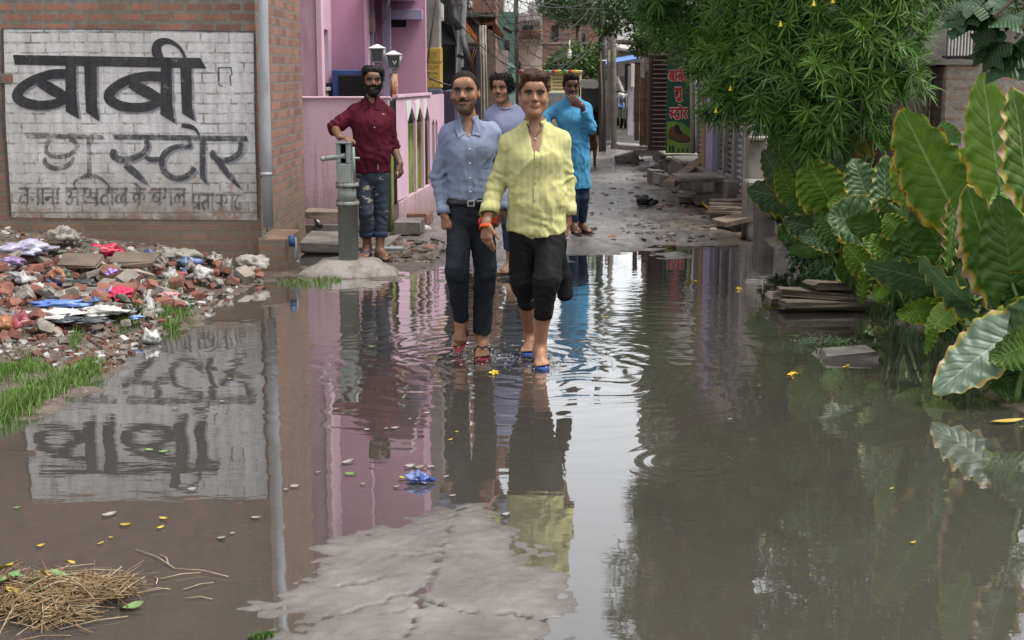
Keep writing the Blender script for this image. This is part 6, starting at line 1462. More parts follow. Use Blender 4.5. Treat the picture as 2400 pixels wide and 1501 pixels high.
def folds(amp, seeds, dirs):
    """soft cloth folds: stretched noise plus bands running across the given axes"""
    def fn(x, y, z):
        wx, wz_ = x + .05 * fbm(x * 6, y * 6, z * 6, 2, seeds + 9), z + .05 * fbm(x * 6, y * 6, z * 6, 2, seeds + 8); r1 = 1 - np.abs(fbm(wx * 7 + wz_ * 3, y * 7, wz_ * 4 - wx * 3, 2, seeds)); r2 = 1 - np.abs(fbm(wx * 11 - wz_ * 5, y * 11, wz_ * 7 + wx * 4, 2, seeds + 2))
        o = amp * .45 * fbm(x * 9, y * 9, z * 6, 3, seeds) - amp * 1.0 * np.clip(r1 - .45, 0, 1) ** 2 * 2.2 - amp * .7 * np.clip(r2 - .5, 0, 1) ** 2 * 2.2 + amp * .45
        for (c, ax, per, rad, a) in dirs:
            px, py, pz = x - c[0], y - c[1], z - c[2]; t = px * ax[0] + py * ax[1] + pz * ax[2]; w = np.exp(-(px * px + py * py + pz * pz) / rad ** 2)
            o = o + a * w * np.sin(2 * pi * t / per + 4.0 * fbm(x * 11, y * 11, z * 11, 2, seeds + 5))
        return o
    return fn
def bounds(pts, m): p = np.array(pts); return p.min(0) - m, p.max(0) + m
def person_root(label, base, group=None): return thing("person", label, "person", base, group)
def flap(parent, name, mat, pts, thick=.005):
    P_ = [np.asarray(p, float) for p in pts]; n = nrm(np.cross(P_[1] - P_[0], P_[2] - P_[0])); n = n if n[1] < 0 else -n
    return MB().prism([Vector(p) for p in P_], Vector(n * thick)).obj(name, mat, parent)
def buttons(parent, pts, r=.006, mat=None):
    for p in pts: MB().ball(p, (r, r * .5, r), 8, 6).obj("button", mat or M_BUTTON, parent)
def front(fld, x, z, lift=.001):
    """point on the camera side of a solid at given x,z"""
    i, k = int(round((x - fld.lo[0]) / fld.h)), int(round((z - fld.lo[2]) / fld.h)); col = fld.d[i, :, k]; j = np.argmax(col < 0)
    if col[j] >= 0: return V3(x, fld.lo[1], z)
    t = 0 if j == 0 else col[j - 1] / (col[j - 1] - col[j]); return V3(x, fld.lo[1] + fld.h * (j - 1 + t) - lift, z)
def strip_on(fld, parent, name, mat, line, w, lift=.003):
    """narrow band laid on the front of a cloth solid, along (x,z) points"""
    ln = []
    for (xa, za), (xb_, zb_) in zip(line[:-1], line[1:]): ln += [(xa + (xb_ - xa) * i / 8, za + (zb_ - za) * i / 8) for i in range(8)]
    pts = [front(fld, x, z, lift) for x, z in ln + [line[-1]]]; b = MB(); vs = []
    for i, p in enumerate(pts):
        d = pts[min(i + 1, len(pts) - 1)] - pts[max(0, i - 1)]; d[1] = 0; d = nrm(d); s_ = V3(-d[2], 0, d[0]) * w / 2
        vs += [p - s_, p + s_]
    fs = [(2 * i, 2 * i + 1, 2 * i + 3, 2 * i + 2) for i in range(len(pts) - 1)]
    b._add([tuple(v) for v in vs], fs, True); return b.obj(name, mat, parent)

def hair_obj(fld, name, mat, parent, n=500, L=.022, comb=(0, 0, -.3), seed=1, lift=.6, w=.0022):
    """hair mass with fine loose locks breaking its outline"""
    V, F = fld.mesh(); V = relax(V, F, 1); N = np.zeros_like(V); e1, e2 = V[F[:, 2]] - V[F[:, 0]], V[F[:, 3]] - V[F[:, 1]]; fn = np.cross(e1, e2)
    for a in range(4): np.add.at(N, F[:, a], fn)
    N /= np.linalg.norm(N, axis=1)[:, None] + 1e-12; g = np.random.default_rng(seed); ids = g.integers(0, len(V), n); vs, fs = [], []; b0 = len(V); comb = np.array(comb, float)
    for i in ids:
        d = nrm(N[i] * lift + comb - N[i] * (comb @ N[i]) * .7 + g.normal(0, .22, 3)); sd = nrm(np.cross(d, g.normal(0, 1, 3))); l = L * g.uniform(.5, 1.3); p = V[i] - N[i] * .004; k = len(vs) + b0; ww = w * g.uniform(.7, 1.3)
        p1 = p + d * l * .5; d2 = nrm(d + comb * .8 + V3(0, 0, -.25)); p2 = p1 + d2 * l * .5
        vs += [p - sd * ww, p + sd * ww, p1 - sd * ww * .8, p1 + sd * ww * .8, p2 - sd * ww * .15, p2 + sd * ww * .15]; fs += [(k, k + 1, k + 3, k + 2), (k + 2, k + 3, k + 5, k + 4)]
    return np_obj(name, np.concatenate([V, np.array(vs)]), np.concatenate([F, np.array(fs)]), mat, parent)
def flap_on(fld, parent, name, mat, xz, top, lift=.006, thick=.006):
    """collar leaf: lower corners lie on the cloth, upper corners stand at the neck"""
    pts = [np.asarray(t_, float) for t_ in top] + [front(fld, x, z, lift) for x, z in xz]; b = MB(); n = len(pts); o = [Vector(p) for p in pts]
    b.prism(o, Vector((0, -thick, .001))); return b.obj(name, mat, parent)

def moustache(f, parent, mat, r=.0048, w=.029):
    for s_ in (-1, 1): MB().tube([Vector(Hp(f, s_ * .002, .0945, -.0425)), Vector(Hp(f, s_ * w * .5, .0905, -.0435)), Vector(Hp(f, s_ * w, .0770, -.0520))], [r * f[2], r * f[2], r * .45], 8).obj("moustache", mat, parent)

# ================================================================ THE FIVE MEN
SX = V3(1, 0, 0)
def drop(J, dz=.022, dx=.010):
    J['shL'] = J['shL'] + V3(dx, 0, -dz); J['shR'] = J['shR'] + V3(-dx, 0, -dz)
def torso(F, J, ws, m=0.0, k=.05, low=True, mt=None):
    (pw, pd), (ww, wd), (cw, cd) = ws; mt = m if mt is None else mt
    F.econe(J['hip'], J['waist'], SX, pw + m, pd + m, ww + m, wd + m, k); F.econe(J['waist'], J['chest'], SX, ww + m, wd + m, cw + m, cd + m, k)
    F.econe(J['chest'], J['nb'] - V3(0, 0, .055), SX, cw + mt, cd + mt, .095 + mt, .068 + mt, k)
    for s_ in 'LR':
        F.cone(J['sh' + s_], J['nb'] + V3((-.045 if s_ == 'L' else .045), .005, -.028), .050 + mt, .036 + mt, .04); F.cone(J['sh' + s_] + V3(0, 0, -.01), J['chest'] + V3((-.06 if s_ == 'L' else .06), 0, .02), .052 + mt, .07 + mt, .05)
def arm(F, J, s_, r, m=0.0, k=.02, end=None, cap=False):
    F.cone(J['sh' + s_], J['el' + s_], r[0] + m, r[1] + m, k); w = J['wr' + s_] if end is None else J['el' + s_] + (J['wr' + s_] - J['el' + s_]) * end
    F.cone(J['el' + s_], w, r[1] + m, r[2] + m, k, cap=cap)
def leg(F, J, s_, r, k=.025, end=1.0, cap=False):
    F.cone(J['hp' + s_], J['kn' + s_], r[0], r[1], k); e = J['kn' + s_] + (J['an' + s_] - J['kn' + s_]) * end; F.cone(J['kn' + s_], e, r[1], r[2], k, cap=cap)
    return e
def body(parent, J, f, h, ws, skin, cols, hands, ar=(.045, .036, .026), lg=(.072, .050, .036), headkw={}, sc=1.0):
    lo, hi = bounds(list(J.values()) + [Hp(f, 0, 0, .15)], .16); F = Field(lo, hi, h)
    torso(F, J, ws); add_head(F, f, J['nb'], **headkw)
    for s_ in 'LR':
        arm(F, J, s_, ar); leg(F, J, s_, lg); F.cone(J['kn' + s_] + (J['an' + s_] - J['kn' + s_]) * .15, J['kn' + s_] + (J['an' + s_] - J['kn' + s_]) * .55 + V3(0, .015, 0), lg[1] * .95, lg[2] * 1.1, .03)
    for kw in hands: hand(F, **kw)
    fr = {s_: foot(F, J['an' + s_], J['to' + s_], J.get('un' + s_, V3(0, 0, 1)), sc * 1.1) for s_ in 'LR'}
    return fobj(F, "body", M_SKIN, parent, 1, head_colors(f, skin, **cols)), fr
def collar(parent, mat, J, c, w, d, h, gap, flare, up):
    ring_strip(parent, "collar", mat, c, up, SX, w, d, h, -90 + gap, 270 - gap, flare, .006, 36)

def trouser_field(J, waist_z, r, ends, h, ws, m, hipk=.06):
    lo, hi = bounds([J[k] for k in ('hip', 'waist', 'hpL', 'hpR', 'knL', 'knR', 'anL', 'anR')], .17); F = Field(lo, hi, h)
    (pw, pd), (ww, wd), _ = ws; F.econe(J['hip'] - V3(0, 0, .02), J['waist'], SX, pw + m, pd + m, ww + m, wd + m, hipk)
    for s_ in 'LR': leg(F, J, s_, r[s_], .02, ends[s_], True)
    F.ell(J['hip'] - V3(0, 0, .05), (.09, .085, .09), None, .04); F.cut(V3(0, 0, waist_z), V3(0, 0, 1)); return F

# ---------------------------------------------------------------- 1. the man in the pale blue shirt
Y0 = 8.42; q = lambda px, py, dy=0.0: A3(P(px, py, Y0 + dy))
J = dict(nb=q(1097, 288, .03), shL=q(1050, 308, .02), shR=q(1150, 304, .05), elL=q(1026, 412, .06), elR=q(1188, 402, .10), wrL=q(1041, 503, -.03), wrR=q(1176, 500, -.06), chest=q(1101, 352, .02), waist=q(1100, 462, .02), hip=q(1100, 508, .02),
         hpL=q(1076, 520, .02), hpR=q(1127, 520, .02), knL=q(1071, 636, -.14), knR=q(1137, 640, -.01), anL=q(1081, 752, -.02), anR=q(1130, 806, .02), toL=q(1071, 806, -.11), toR=A3(G(1131, 838)) + V3(0, -.03, .0))
J['toR'] = q(1131, 836, -.20); J['toR'][2] = .012; J['anR'][2] = .085; J['unL'] = nrm(V3(-.05, -.82, .45))
drop(J)
f = headframe(q(1090, 219, -.01), 1.05, yaw=-3, pitch=3, roll=-5)
r = person_root("man in pale blue shirt and dark trousers wading through the flood with a red packet", (J['hip'][0], Y0, 0))
skin1 = (.27, .135, .080); ws = ((.118, .092), (.116, .085), (.135, .095))
bd, fr = body(r, J, f, .0046, ws, skin1, dict(beard=.8, must=.95, stub=.8, lips=(.7, .5, .48)),
     [dict(w=J['wrL'], d=V3(.10, -.15, -1), n=V3(.75, .65, 0), s=V3(.6, -.8, 0), curl=(.85, 1.0, 1.05, 1.1), thumb=-.15, tcurl=.8), dict(w=J['wrR'], d=V3(-.55, -.35, -.75), n=V3(-.5, .6, .3), s=V3(-.6, -.6, .2), curl=(.8, .9, 1, 1), thumb=.2)], headkw=dict(smile=.35, jaw=.97))
eyes(f, bd)
H_ = hair_field(f, .005, [((0, -.020, .044), (.0795, .0985, .084), .02)], lambda x, y, z: np.maximum(y - .074, .010 + .066 * smooth((y - .002) / .05) - z), 3, .0016, 90)
hair_obj(H_, "hair", pmat("cropped_hair", (.022, .018, .016), (.010, .008, .007), 60, .8, .5, 240, spec=.15), bd, 900, .007, (0, 0, .1), 1, 1.0, .0016); moustache(f, bd, M_HAIRB)
M_BLUESH = fabric("pale_blue_cotton", (.205, .235, .335), (.175, .205, .30), fold=15, st=.55)
lo, hi = bounds([J[k] for k in ('nb', 'shL', 'shR', 'elL', 'elR', 'wrL', 'wrR', 'hip', 'chest')], .15); S1 = Field(lo, hi, .006)
torso(S1, J, ws, .014, mt=.010); zb = float(P(1100, 467, Y0)[2]); S1.cut(V3(0, 0, zb), V3(0, 0, -1))
for s_ in 'LR': arm(S1, J, s_, (.053, .052, .034), .0, .025, .93, True)
S1.cone(J['nb'] + V3(0, -.055, .03), J['nb'] + V3(0, -.105, -.085), .046, .008, .010, 's'); S1.ell(J['nb'] + V3(0, -.0, .045), (.07, .075, .05), None, .01, 's')
S1.wrinkle(folds(.0105, 11, [(J['elL'], nrm(J['wrL'] - J['shL']), .055, .10, .007), (J['elR'], nrm(J['wrR'] - J['shR']), .055, .10, .007), (J['wrL'], nrm(J['wrL'] - J['elL']), .04, .09, .004), (J['waist'], V3(.3, 0, .95), .05, .12, .005)]))
sh = fobj(S1, "shirt", M_BLUESH, r)
for s_ in 'LR':
    e = J['el' + s_] + (J['wr' + s_] - J['el' + s_]) * .80; ring_strip(sh, "cuff", M_BLUESH, e, J['wr' + s_] - J['el' + s_], SX, .037, .037, .05, thick=.006)
c0 = J['nb']
flap_on(S1, sh, "collar", M_BLUESH, [(c0[0] - .075, c0[2] - .035), (c0[0] - .052, c0[2] - .085), (c0[0] - .014, c0[2] - .062)], [c0 + V3(-.040, -.066, .022), c0 + V3(-.062, -.030, .036)])
flap_on(S1, sh, "collar", M_BLUESH, [(c0[0] + .082, c0[2] - .035), (c0[0] + .078, c0[2] - .075), (c0[0] + .026, c0[2] - .066)], [c0 + V3(.042, -.066, .022), c0 + V3(.062, -.030, .038)])
ring_strip(sh, "collar_band", M_BLUESH, c0 + V3(0, .005, .0), V3(0, -.12, 1), SX, .060, .062, .042, -62, 242, -.004, .006)
xb = [c0[0] + .002, q(1102, 360)[0], q(1104, 462)[0]]; strip_on(S1, sh, "placket", M_BLUESH, [(xb[0] + .004, c0[2] - .10), (xb[1], q(0, 360)[2]), (xb[1] + .002, q(0, 410)[2]), (xb[2], zb + .012)], .030)
buttons(sh, [front(S1, xb[1] + d, Z(y, Y0), .006) for y, d in ((316, -.002), (348, 0), (381, 0), (415, .002), (447, .003))], .0052)
pz0, pz1 = Z(344, Y0), Z(388, Y0)
for line in ([(Xp(1118, Y0), pz0), (Xp(1150, Y0), pz0)], [(Xp(1118, Y0), pz1), (Xp(1134, Y0), pz1 - .012), (Xp(1150, Y0), pz1)], [(Xp(1118, Y0), pz0), (Xp(1118, Y0), pz1)]): strip_on(S1, sh, "pocket_seam", fabric("blue_seam", (.2, .235, .36)) if "blue_seam" not in bpy.data.materials else bpy.data.materials["blue_seam"], line, .005, .0015)
M_TROU = fabric("charcoal_twill", (.020, .023, .030), (.014, .016, .021), fold=12, st=.5, rough=.75)
J2 = dict(J); J2['waist'] = J['waist'] + V3(0, 0, .02)
T1 = trouser_field(J2, zb + .002, dict(L=(.076, .072, .050), R=(.078, .068, .062)), dict(L=.99, R=.90), .006, ws, .016)
T1.wrinkle(folds(.010, 21, [(J['knL'], V3(.5, 0, 1), .09, .15, .0025), (J['knR'], V3(-.4, 0, 1), .10, .13, .0025), (J['hip'], V3(.6, 0, .8), .06, .12, .006)]))
tr_ = fobj(T1, "trousers", M_TROU, r)
ring_strip(tr_, "belt", M_LEATHER, V3(J['waist'][0], J['waist'][1], zb - .036), V3(0, 0, 1), SX, .136, .106, .036, thick=.005)
bk = V3(Xp(1104, Y0), J['waist'][1] - .113, zb - .018); o = MB().box(bk - V3(.022, .004, .019), bk + V3(.022, .003, .019), None, .003).obj("buckle", M_STEEL, tr_); MB().box(bk - V3(.014, .006, .011), bk + V3(.014, -.001, .011)).obj("buckle_plate", M_LEATHER, tr_)
flip_flop(r, fr['L'], M_REDRUB, M_BLKRUB); flip_flop(r, fr['R'], M_REDRUB, M_BLKRUB)
b = MB().box((-.058, -.016, -.022), (.058, .016, .022), Matrix.Rotation(-.08, 3, 'Y'), .01, 0, .006); o = b.obj("red_packet", pmat("orange_red_plastic", (.62, .075, .02), (.5, .05, .02), 18, .4, .4, 40, objspace=True)); o.location = q(1146, 518, -.14); set_props(o, "bright orange red packet held in the blue shirted man's hand", "packet")

# ---------------------------------------------------------------- 2. the youth in the yellow shirt
Y0 = 8.15
J = dict(nb=q(1253, 293, .03), shL=q(1193, 328, .02), shR=q(1314, 324, .03), elL=q(1164, 432, .05), elR=q(1326, 432, .07), wrL=q(1139, 524, -.08), wrR=q(1330, 522, .05), chest=q(1255, 372, .02), waist=q(1258, 468, .02), hip=q(1258, 540, .02),
         hpL=q(1225, 556, .03), hpR=q(1291, 556, .01), knL=q(1228, 655, .04), knR=q(1282, 655, -.12), anL=q(1243, 812, .30), anR=q(1265, 828, -.02), toL=q(1236, 835, .12), toR=q(1272, 862, -.20))
J['toR'][2] = .012; J['anR'][2] = .085; J['toL'][2] = .012; J['anL'][2] = .105
drop(J)
f = headframe(q(1251, 226, -.01), 1.04, yaw=1, pitch=4, roll=2)
r = person_root("smiling youth in a yellow shirt and rolled black joggers walking nearest the camera", (J['hip'][0], Y0, 0))
ws = ((.142, .10), (.132, .092), (.152, .102)); skin2 = (.285, .140, .083)
bd, fr = body(r, J, f, .0046, ws, skin2, dict(beard=0, must=.28, stub=.05, lips=(.8, .52, .5)),
     [dict(w=J['wrL'], d=V3(.03, -.10, -1), n=V3(.55, .80, .1), s=V3(.8, -.55, 0), curl=(.22, .30, .42, .50), thumb=.15, spread=.35, sc=1.06, tcurl=.25), dict(w=J['wrR'], d=V3(-.18, .0, -1), n=V3(-.9, .3, 0), s=V3(-.3, -.9, 0), curl=(1.1, 1.2, 1.2, 1.2), thumb=.1, tcurl=.7)], headkw=dict(smile=1.0, jaw=1.17))
eyes(f, bd)
H_ = hair_field(f, .005, [((0, -.02, .045), (.084, .101, .089), .02), ((.0, .050, .104), (.066, .045, .034), .03), ((-.035, .062, .098), (.040, .034, .034), .02), ((.04, .035, .108), (.036, .036, .026), .02), ((-.02, .0, .128), (.05, .05, .02), .02)],
    lambda x, y, z: np.minimum(np.maximum(y - .085 - .02 * np.sin(x * 90), .047 - z + np.clip(y, 0, 1) * .15 - .10 * (y < .012) - .02 * np.sin(x * 60) * .1), np.maximum(.068 - z, y - .105) + 0.0), 5, .005, 55)
hair_obj(H_, "hair", M_HAIRBR, bd, 800, .022, (.8, -.35, .1), 2, .15)
M_YEL2 = fabric("yellow_cotton", (.47, .455, .175), (.42, .41, .16), fold=14, stripes=(9.5, (.49, .485, .28)), st=.5)
lo, hi = bounds([J[k] for k in ('nb', 'shL', 'shR', 'elL', 'elR', 'wrL', 'wrR', 'hip', 'chest')], .16); S2 = Field(lo, hi, .006)
Js = dict(J); Js['hip'] = J['hip'] + V3(0, 0, -.02)
torso(S2, Js, ((.160, .112), (.146, .104), (.158, .108)), .018, mt=.012)
for s_ in 'LR': arm(S2, J, s_, (.060, .058, .054), .0, .025, .72, True)
S2.cone(J['nb'] + V3(.002, -.060, .035), J['nb'] + V3(.008, -.118, -.145), .056, .008, .010, 's'); S2.ell(J['nb'] + V3(0, -.0, .045), (.072, .078, .05), None, .01, 's')
zh = Z(548, Y0); xh = J['hip'][0]
sl, X, Y, Z_ = S2.sub(S2.lo, S2.lo + S2.h * S2.n); S2.d = np.maximum(S2.d, ((zh + .035 * np.clip(np.abs(X - xh - .0) / .15, 0, 1) ** 2 - .02 + .006 * np.sin((X) * 40) - Z_) + 0 * Y).astype(np.float32))
S2.cone(V3(Xp(1252, Y0), Y0 - .135, Z(514, Y0)), V3(Xp(1256, Y0), Y0 - .135, zh - .06), .016, .055, .004, 's')
S2.wrinkle(folds(.012, 31, [(J['elL'], nrm(J['wrL'] - J['shL']), .06, .11, .007), (J['elR'], nrm(J['wrR'] - J['shR']), .06, .11, .007), (J['hip'] + V3(0, -.05, .0), V3(.25, 0, .97), .06, .13, .006), (J['waist'] + V3(.08, 0, 0), V3(.8, 0, .5), .07, .13, .005), (J['waist'] + V3(-.08, 0, .03), V3(-.8, 0, .5), .07, .13, .005)]))
sh = fobj(S2, "shirt", M_YEL2, r)
for s_ in 'LR':
    ax = nrm(J['wr' + s_] - J['el' + s_]); e = J['el' + s_] + (J['wr' + s_] - J['el' + s_]) * .52; ring_strip(sh, "cuff", M_YEL2, e, ax, SX, .051, .051, .064, thick=.007, flare=-.001)
c0 = J['nb']; ring_strip(sh, "collar_band", M_YEL2, c0 + V3(0, .004, -.004), V3(0, -.15, 1), SX, .064, .066, .036, -58, 238, -.003, .006)
ce = Xp(1258, Y0); strip_on(S2, sh, "placket", M_YEL2, [(ce + .004, c0[2] - .142), (ce, Z(400, Y0)), (ce - .002, Z(460, Y0)), (Xp(1253, Y0), Z(505, Y0))], .030)
buttons(sh, [front(S2, Xp(px, Y0), Z(y, Y0), .006) for px, y in ((1261, 353), (1258, 388), (1255, 427), (1253, 467), (1253, 504))], .0050, M_GREYM)
for px0, y0, px1, y1 in ((1246, 322, 1263, 352), (1290, 300, 1266, 350)): pass
b = MB(); b.tube([Vector(c0 + V3(-.044, -.075, .012)), Vector(c0 + V3(-.03, -.098, -.03)), Vector(c0 + V3(.002, -.112, -.068)), Vector(c0 + V3(.03, -.10, -.03)), Vector(c0 + V3(.045, -.076, .012))], .0028, 6); nl = b.obj("necklace", M_BLKRUB, r); MB().ball(c0 + V3(.002, -.118, -.078), (.009, .004, .012), 8, 6).obj("pendant", M_STEEL, nl)
M_JOG = fabric("black_jersey", (.014, .0135, .0145), (.010, .0095, .010), fold=13, st=.6, rough=.8)
T2 = trouser_field(J, Z(520, Y0), dict(L=(.088, .082, .046), R=(.090, .080, .052)), dict(L=.40, R=.52), .006, ws, .012)
T2.wrinkle(folds(.010, 41, [(J['knR'] - V3(0, 0, .03), V3(.35, 0, 1), .055, .10, .004), (J['knL'], V3(-.3, 0, 1), .06, .10, .005), (J['hip'], V3(.7, 0, .7), .06, .14, .006)]))
tr_ = fobj(T2, "joggers", M_JOG, r)
for s_, e0, w in (('L', .30, .050), ('R', .385, .053)):
    ax = J['an' + s_] - J['kn' + s_]; ring_strip(tr_, "cuff", M_JOG, J['kn' + s_] + ax * e0, ax, SX, w, w, .068, thick=.007, flare=-.006)
w = J['wrL']; ring_strip(r, "wrist_thread", pmat("red_thread", (.6, .08, .02), None, 40, .8, .4, 200), w + V3(0, 0, -.012), J['wrL'] - J['elL'], SX, .031, .028, .022, thick=.006)
flip_flop(r, fr['L'], M_BLUERUB, M_BLUERUB); flip_flop(r, fr['R'], M_BLUERUB, M_BLUERUB)
# the bag he carries
r = thing("bag", "limp black cloth bag hanging from the yellow shirted youth's hand", "bag", A3(P(1322, 712, 8.32)))
B3 = Field(A3(P(1322, 650, 8.32)) - .3, A3(P(1322, 640, 8.32)) + .3, .007); Yb = 8.30; bq = lambda px, py: A3(P(px, py, Yb))
B3.econe(bq(1319, 590), bq(1323, 648), SX, .022, .02, .045, .035, .03); B3.econe(bq(1323, 648), bq(1325, 692), SX, .046, .036, .052, .042, .03); B3.wrinkle(folds(.008, 61, []))
fobj(B3, "sack", fabric("black_bag_cloth", (.012, .012, .013), fold=20, st=.6), r); part(r, "handle_loop", M_BLKRUB, lambda b: b.tube([Vector(bq(1316, 592)), Vector(bq(1322, 562)), Vector(bq(1328, 560)), Vector(bq(1324, 592))], .007, 6))

# ---------------------------------------------------------------- 3. the man in the lavender T-shirt behind them
Y0 = 11.75
J = dict(nb=q(1184, 249, .03), shL=q(1152, 268, .03), shR=q(1219, 270, .05), elL=q(1140, 345, .08), elR=q(1232, 345, .08), wrL=q(1146, 415, 0), wrR=q(1226, 415, 0), chest=q(1187, 300, .02), waist=q(1192, 372, .02), hip=q(1196, 410, .02),
         hpL=q(1180, 420, .02), hpR=q(1214, 420, .02), knL=q(1193, 522, -.06), knR=q(1215, 520, -.02), anL=q(1198, 620, .05), anR=q(1226, 618, .2), toL=q(1172, 640, -.06), toR=q(1238, 632, .05))
J['toL'][2] = .03; J['anL'][2] = .10; J['toR'][2] = .03; J['anR'][2] = .10
drop(J)
f = headframe(q(1176, 210, -.01), .98, yaw=-22, pitch=2, roll=3)
r = person_root("young man with tousled hair in a lavender T-shirt, half hidden between the two walkers", (J['hip'][0], Y0, 0)); ws = ((.13, .1), (.12, .09), (.145, .1))
bd, fr = body(r, J, f, .006, ws, (.28, .145, .088), dict(beard=0, must=.6, stub=.12), [dict(w=J[w], d=V3(0, -.1, -1), n=V3(n_, .4, 0), s=V3(0, -1, 0)) for w, n_ in (('wrL', .8), ('wrR', -.8))], headkw=dict(jaw=.95))
eyes(f, bd)
H_ = hair_field(f, .005, [((0, -.02, .045), (.086, .103, .088), .02), ((.05, .02, .085), (.05, .05, .05), .02), ((-.05, .03, .085), (.045, .045, .045), .02), ((0, .06, .085), (.05, .03, .03), .02), ((.08, -.01, .03), (.03, .05, .05), .02), ((-.07, -.02, .03), (.03, .05, .05), .02), ((.03, .07, .06), (.025, .02, .03), .02)], lambda x, y, z: np.maximum(y - .062 - np.maximum(0, z - .05) * .9, .058 - z - .11 * (y < .035)), 9, .010, 42)
hair_obj(H_, "hair", M_HAIRB, bd, 800, .036, (.1, -.45, -.5), 3, .35, .003); moustache(f, bd, M_HAIRB, .0022, .022)
M_TEE = fabric("lavender_jersey", (.235, .25, .38), fold=12); lo, hi = bounds([J[k] for k in ('nb', 'shL', 'shR', 'elL', 'elR', 'hip', 'chest')], .15); S3 = Field(lo, hi, .008); torso(S3, J, ws, .018)
for s_ in 'LR': S3.cone(J['sh' + s_], J['sh' + s_] + (J['el' + s_] - J['sh' + s_]) * .8, .066, .064, .03, cap=True)
S3.cut(V3(0, 0, J['hip'][2]), V3(0, 0, -1)); S3.ell(J['nb'] + V3(0, -.03, .035), (.075, .08, .05), None, .01, 's'); S3.wrinkle(folds(.007, 71, [])); ts = fobj(S3, "t_shirt", M_TEE, r); ring_strip(ts, "neckband", M_TEE, J['nb'] + V3(0, -.01, -.004), V3(0, -.35, 1), SX, .072, .074, .014, thick=.005)
M_JEAN = fabric("dark_denim", (.035, .05, .085), (.02, .03, .055), fold=14, st=.6); T3 = trouser_field(J, J['hip'][2] + .05, dict(L=(.08, .065, .055), R=(.08, .065, .055)), dict(L=.62, R=.62), .008, ws, .015); T3.wrinkle(folds(.006, 81, [])); fobj(T3, "jeans", M_JEAN, r)
flip_flop(r, fr['L'], M_BLKRUB, M_BLUERUB); flip_flop(r, fr['R'], M_BLKRUB, M_BLUERUB)

# ---------------------------------------------------------------- 4. the bearded man in maroon at the pump
Y0 = 12.25
J = dict(nb=q(872, 236, .03), shL=q(830, 259, .0), shR=q(909, 262, .06), elL=q(784, 300, -.06), elR=q(921, 343, .10), wrL=A3(P(796, 322, 11.98)), wrR=q(938, 385, .02), chest=q(873, 292, .02), waist=q(871, 362, .02), hip=q(870, 403, .02),
         hpL=q(852, 415, .0), hpR=q(892, 415, .02), knL=q(857, 500, -.08), knR=q(893, 498, .02), anL=q(861, 588, .04), anR=q(890, 594, -.02), toL=q(850, 613, -.18), toR=q(912, 617, -.14))
for k_, z_ in (('toL', .115), ('anL', .185), ('toR', .09), ('anR', .16)): J[k_][2] = z_
drop(J)
f = headframe(q(873.5, 192, -.01), 1.0, yaw=8, pitch=3, roll=3)
r = person_root("bearded man in a maroon shirt and ripped jeans leaning one hand on the pump", (J['hip'][0], Y0, .06)); ws = ((.145, .11), (.142, .108), (.158, .112)); skin4 = (.17, .085, .052)
bd, fr = body(r, J, f, .0055, ws, skin4, dict(beard=1, must=1, stub=1, lips=(.95, .7, .7)), [dict(w=J['wrL'], d=V3(.88, -.42, -.10), n=V3(.1, -.1, -1), s=V3(.4, .9, 0), curl=(.25, .3, .4, .5), thumb=.5, spread=.3), dict(w=J['wrR'], d=V3(.12, -.10, -1), n=V3(-.8, .5, 0), s=V3(-.4, -.9, 0), curl=(.5, .6, .65, .7), thumb=.25, spread=.2)], headkw=dict(jaw=1.1, smile=.2), ar=(.05, .041, .029))
eyes(f, bd)
H_ = hair_field(f, .005, [((0, -.02, .047), (.087, .103, .088), .02), ((0, .05, .098), (.065, .04, .034), .03), ((.055, .03, .09), (.04, .045, .04), .02), ((-.05, .02, .095), (.045, .05, .04), .02), ((.074, .0, .04), (.02, .04, .05), .02)], lambda x, y, z: np.maximum(y - .058 - np.maximum(0, z - .06) * 1.2, .064 - z - .105 * (y < .02)), 13, .006, 45)
hair_obj(H_, "hair", M_HAIRB, bd, 700, .022, (.8, -.1, .0), 4, .25)
Bf = Field(f[0] - .2, f[0] + .2, .005); add_head(Bf, f, J['nb'], jaw=1.18); Bf.d -= .0045
sl, X, Y, Z_ = Bf.sub(Bf.lo, Bf.lo + Bf.h * Bf.n); pp = [X - f[0][0], Y - f[0][1], Z_ - f[0][2]]; Lh = [pp[0] * f[1][0, i] + pp[1] * f[1][1, i] + pp[2] * f[1][2, i] for i in range(3)]
x, y, z = np.abs(Lh[0]), Lh[1], Lh[2]; keep = np.maximum.reduce([z + .030 - .9 * np.clip(x - .045, 0, .03), -.135 - z + 0 * x, -.0 - y, .018 - np.hypot(x * .75, (z + .058) * 1.8)]); Bf.d = np.maximum(Bf.d, keep.astype(np.float32)); Bf.wrinkle(lambda a, b_, c: .004 * fbm(a * 70, b_ * 70, c * 70, 3, 9)); fobj(Bf, "beard", M_HAIRB, bd)
M_MAR = fabric("maroon_cotton", (.095, .012, .026), (.060, .008, .018), fold=13, st=.6)
lo, hi = bounds([J[k] for k in ('nb', 'shL', 'shR', 'elL', 'elR', 'hip', 'chest')], .16); S4 = Field(lo, hi, .007); torso(S4, J, ((.152, .118), (.150, .116), (.16, .115)), .016, mt=.012)
S4.cone(J['shL'], J['elL'], .068, .064, .03); S4.cone(J['elL'], J['elL'] + (J['wrL'] - J['elL']) * .18, .064, .058, .02, cap=True); S4.cone(J['shR'], J['elR'], .066, .060, .03); S4.cone(J['elR'], J['elR'] + (J['wrR'] - J['elR']) * .12, .060, .056, .02, cap=True)
S4.cut(V3(0, 0, Z(405, Y0)), V3(0, 0, -1)); S4.cone(J['nb'] + V3(.0, -.05, .03), J['nb'] + V3(.012, -.13, -.07), .045, .008, .012, 's'); S4.ell(J['nb'] + V3(0, 0, .045), (.07, .075, .05), None, .01, 's')
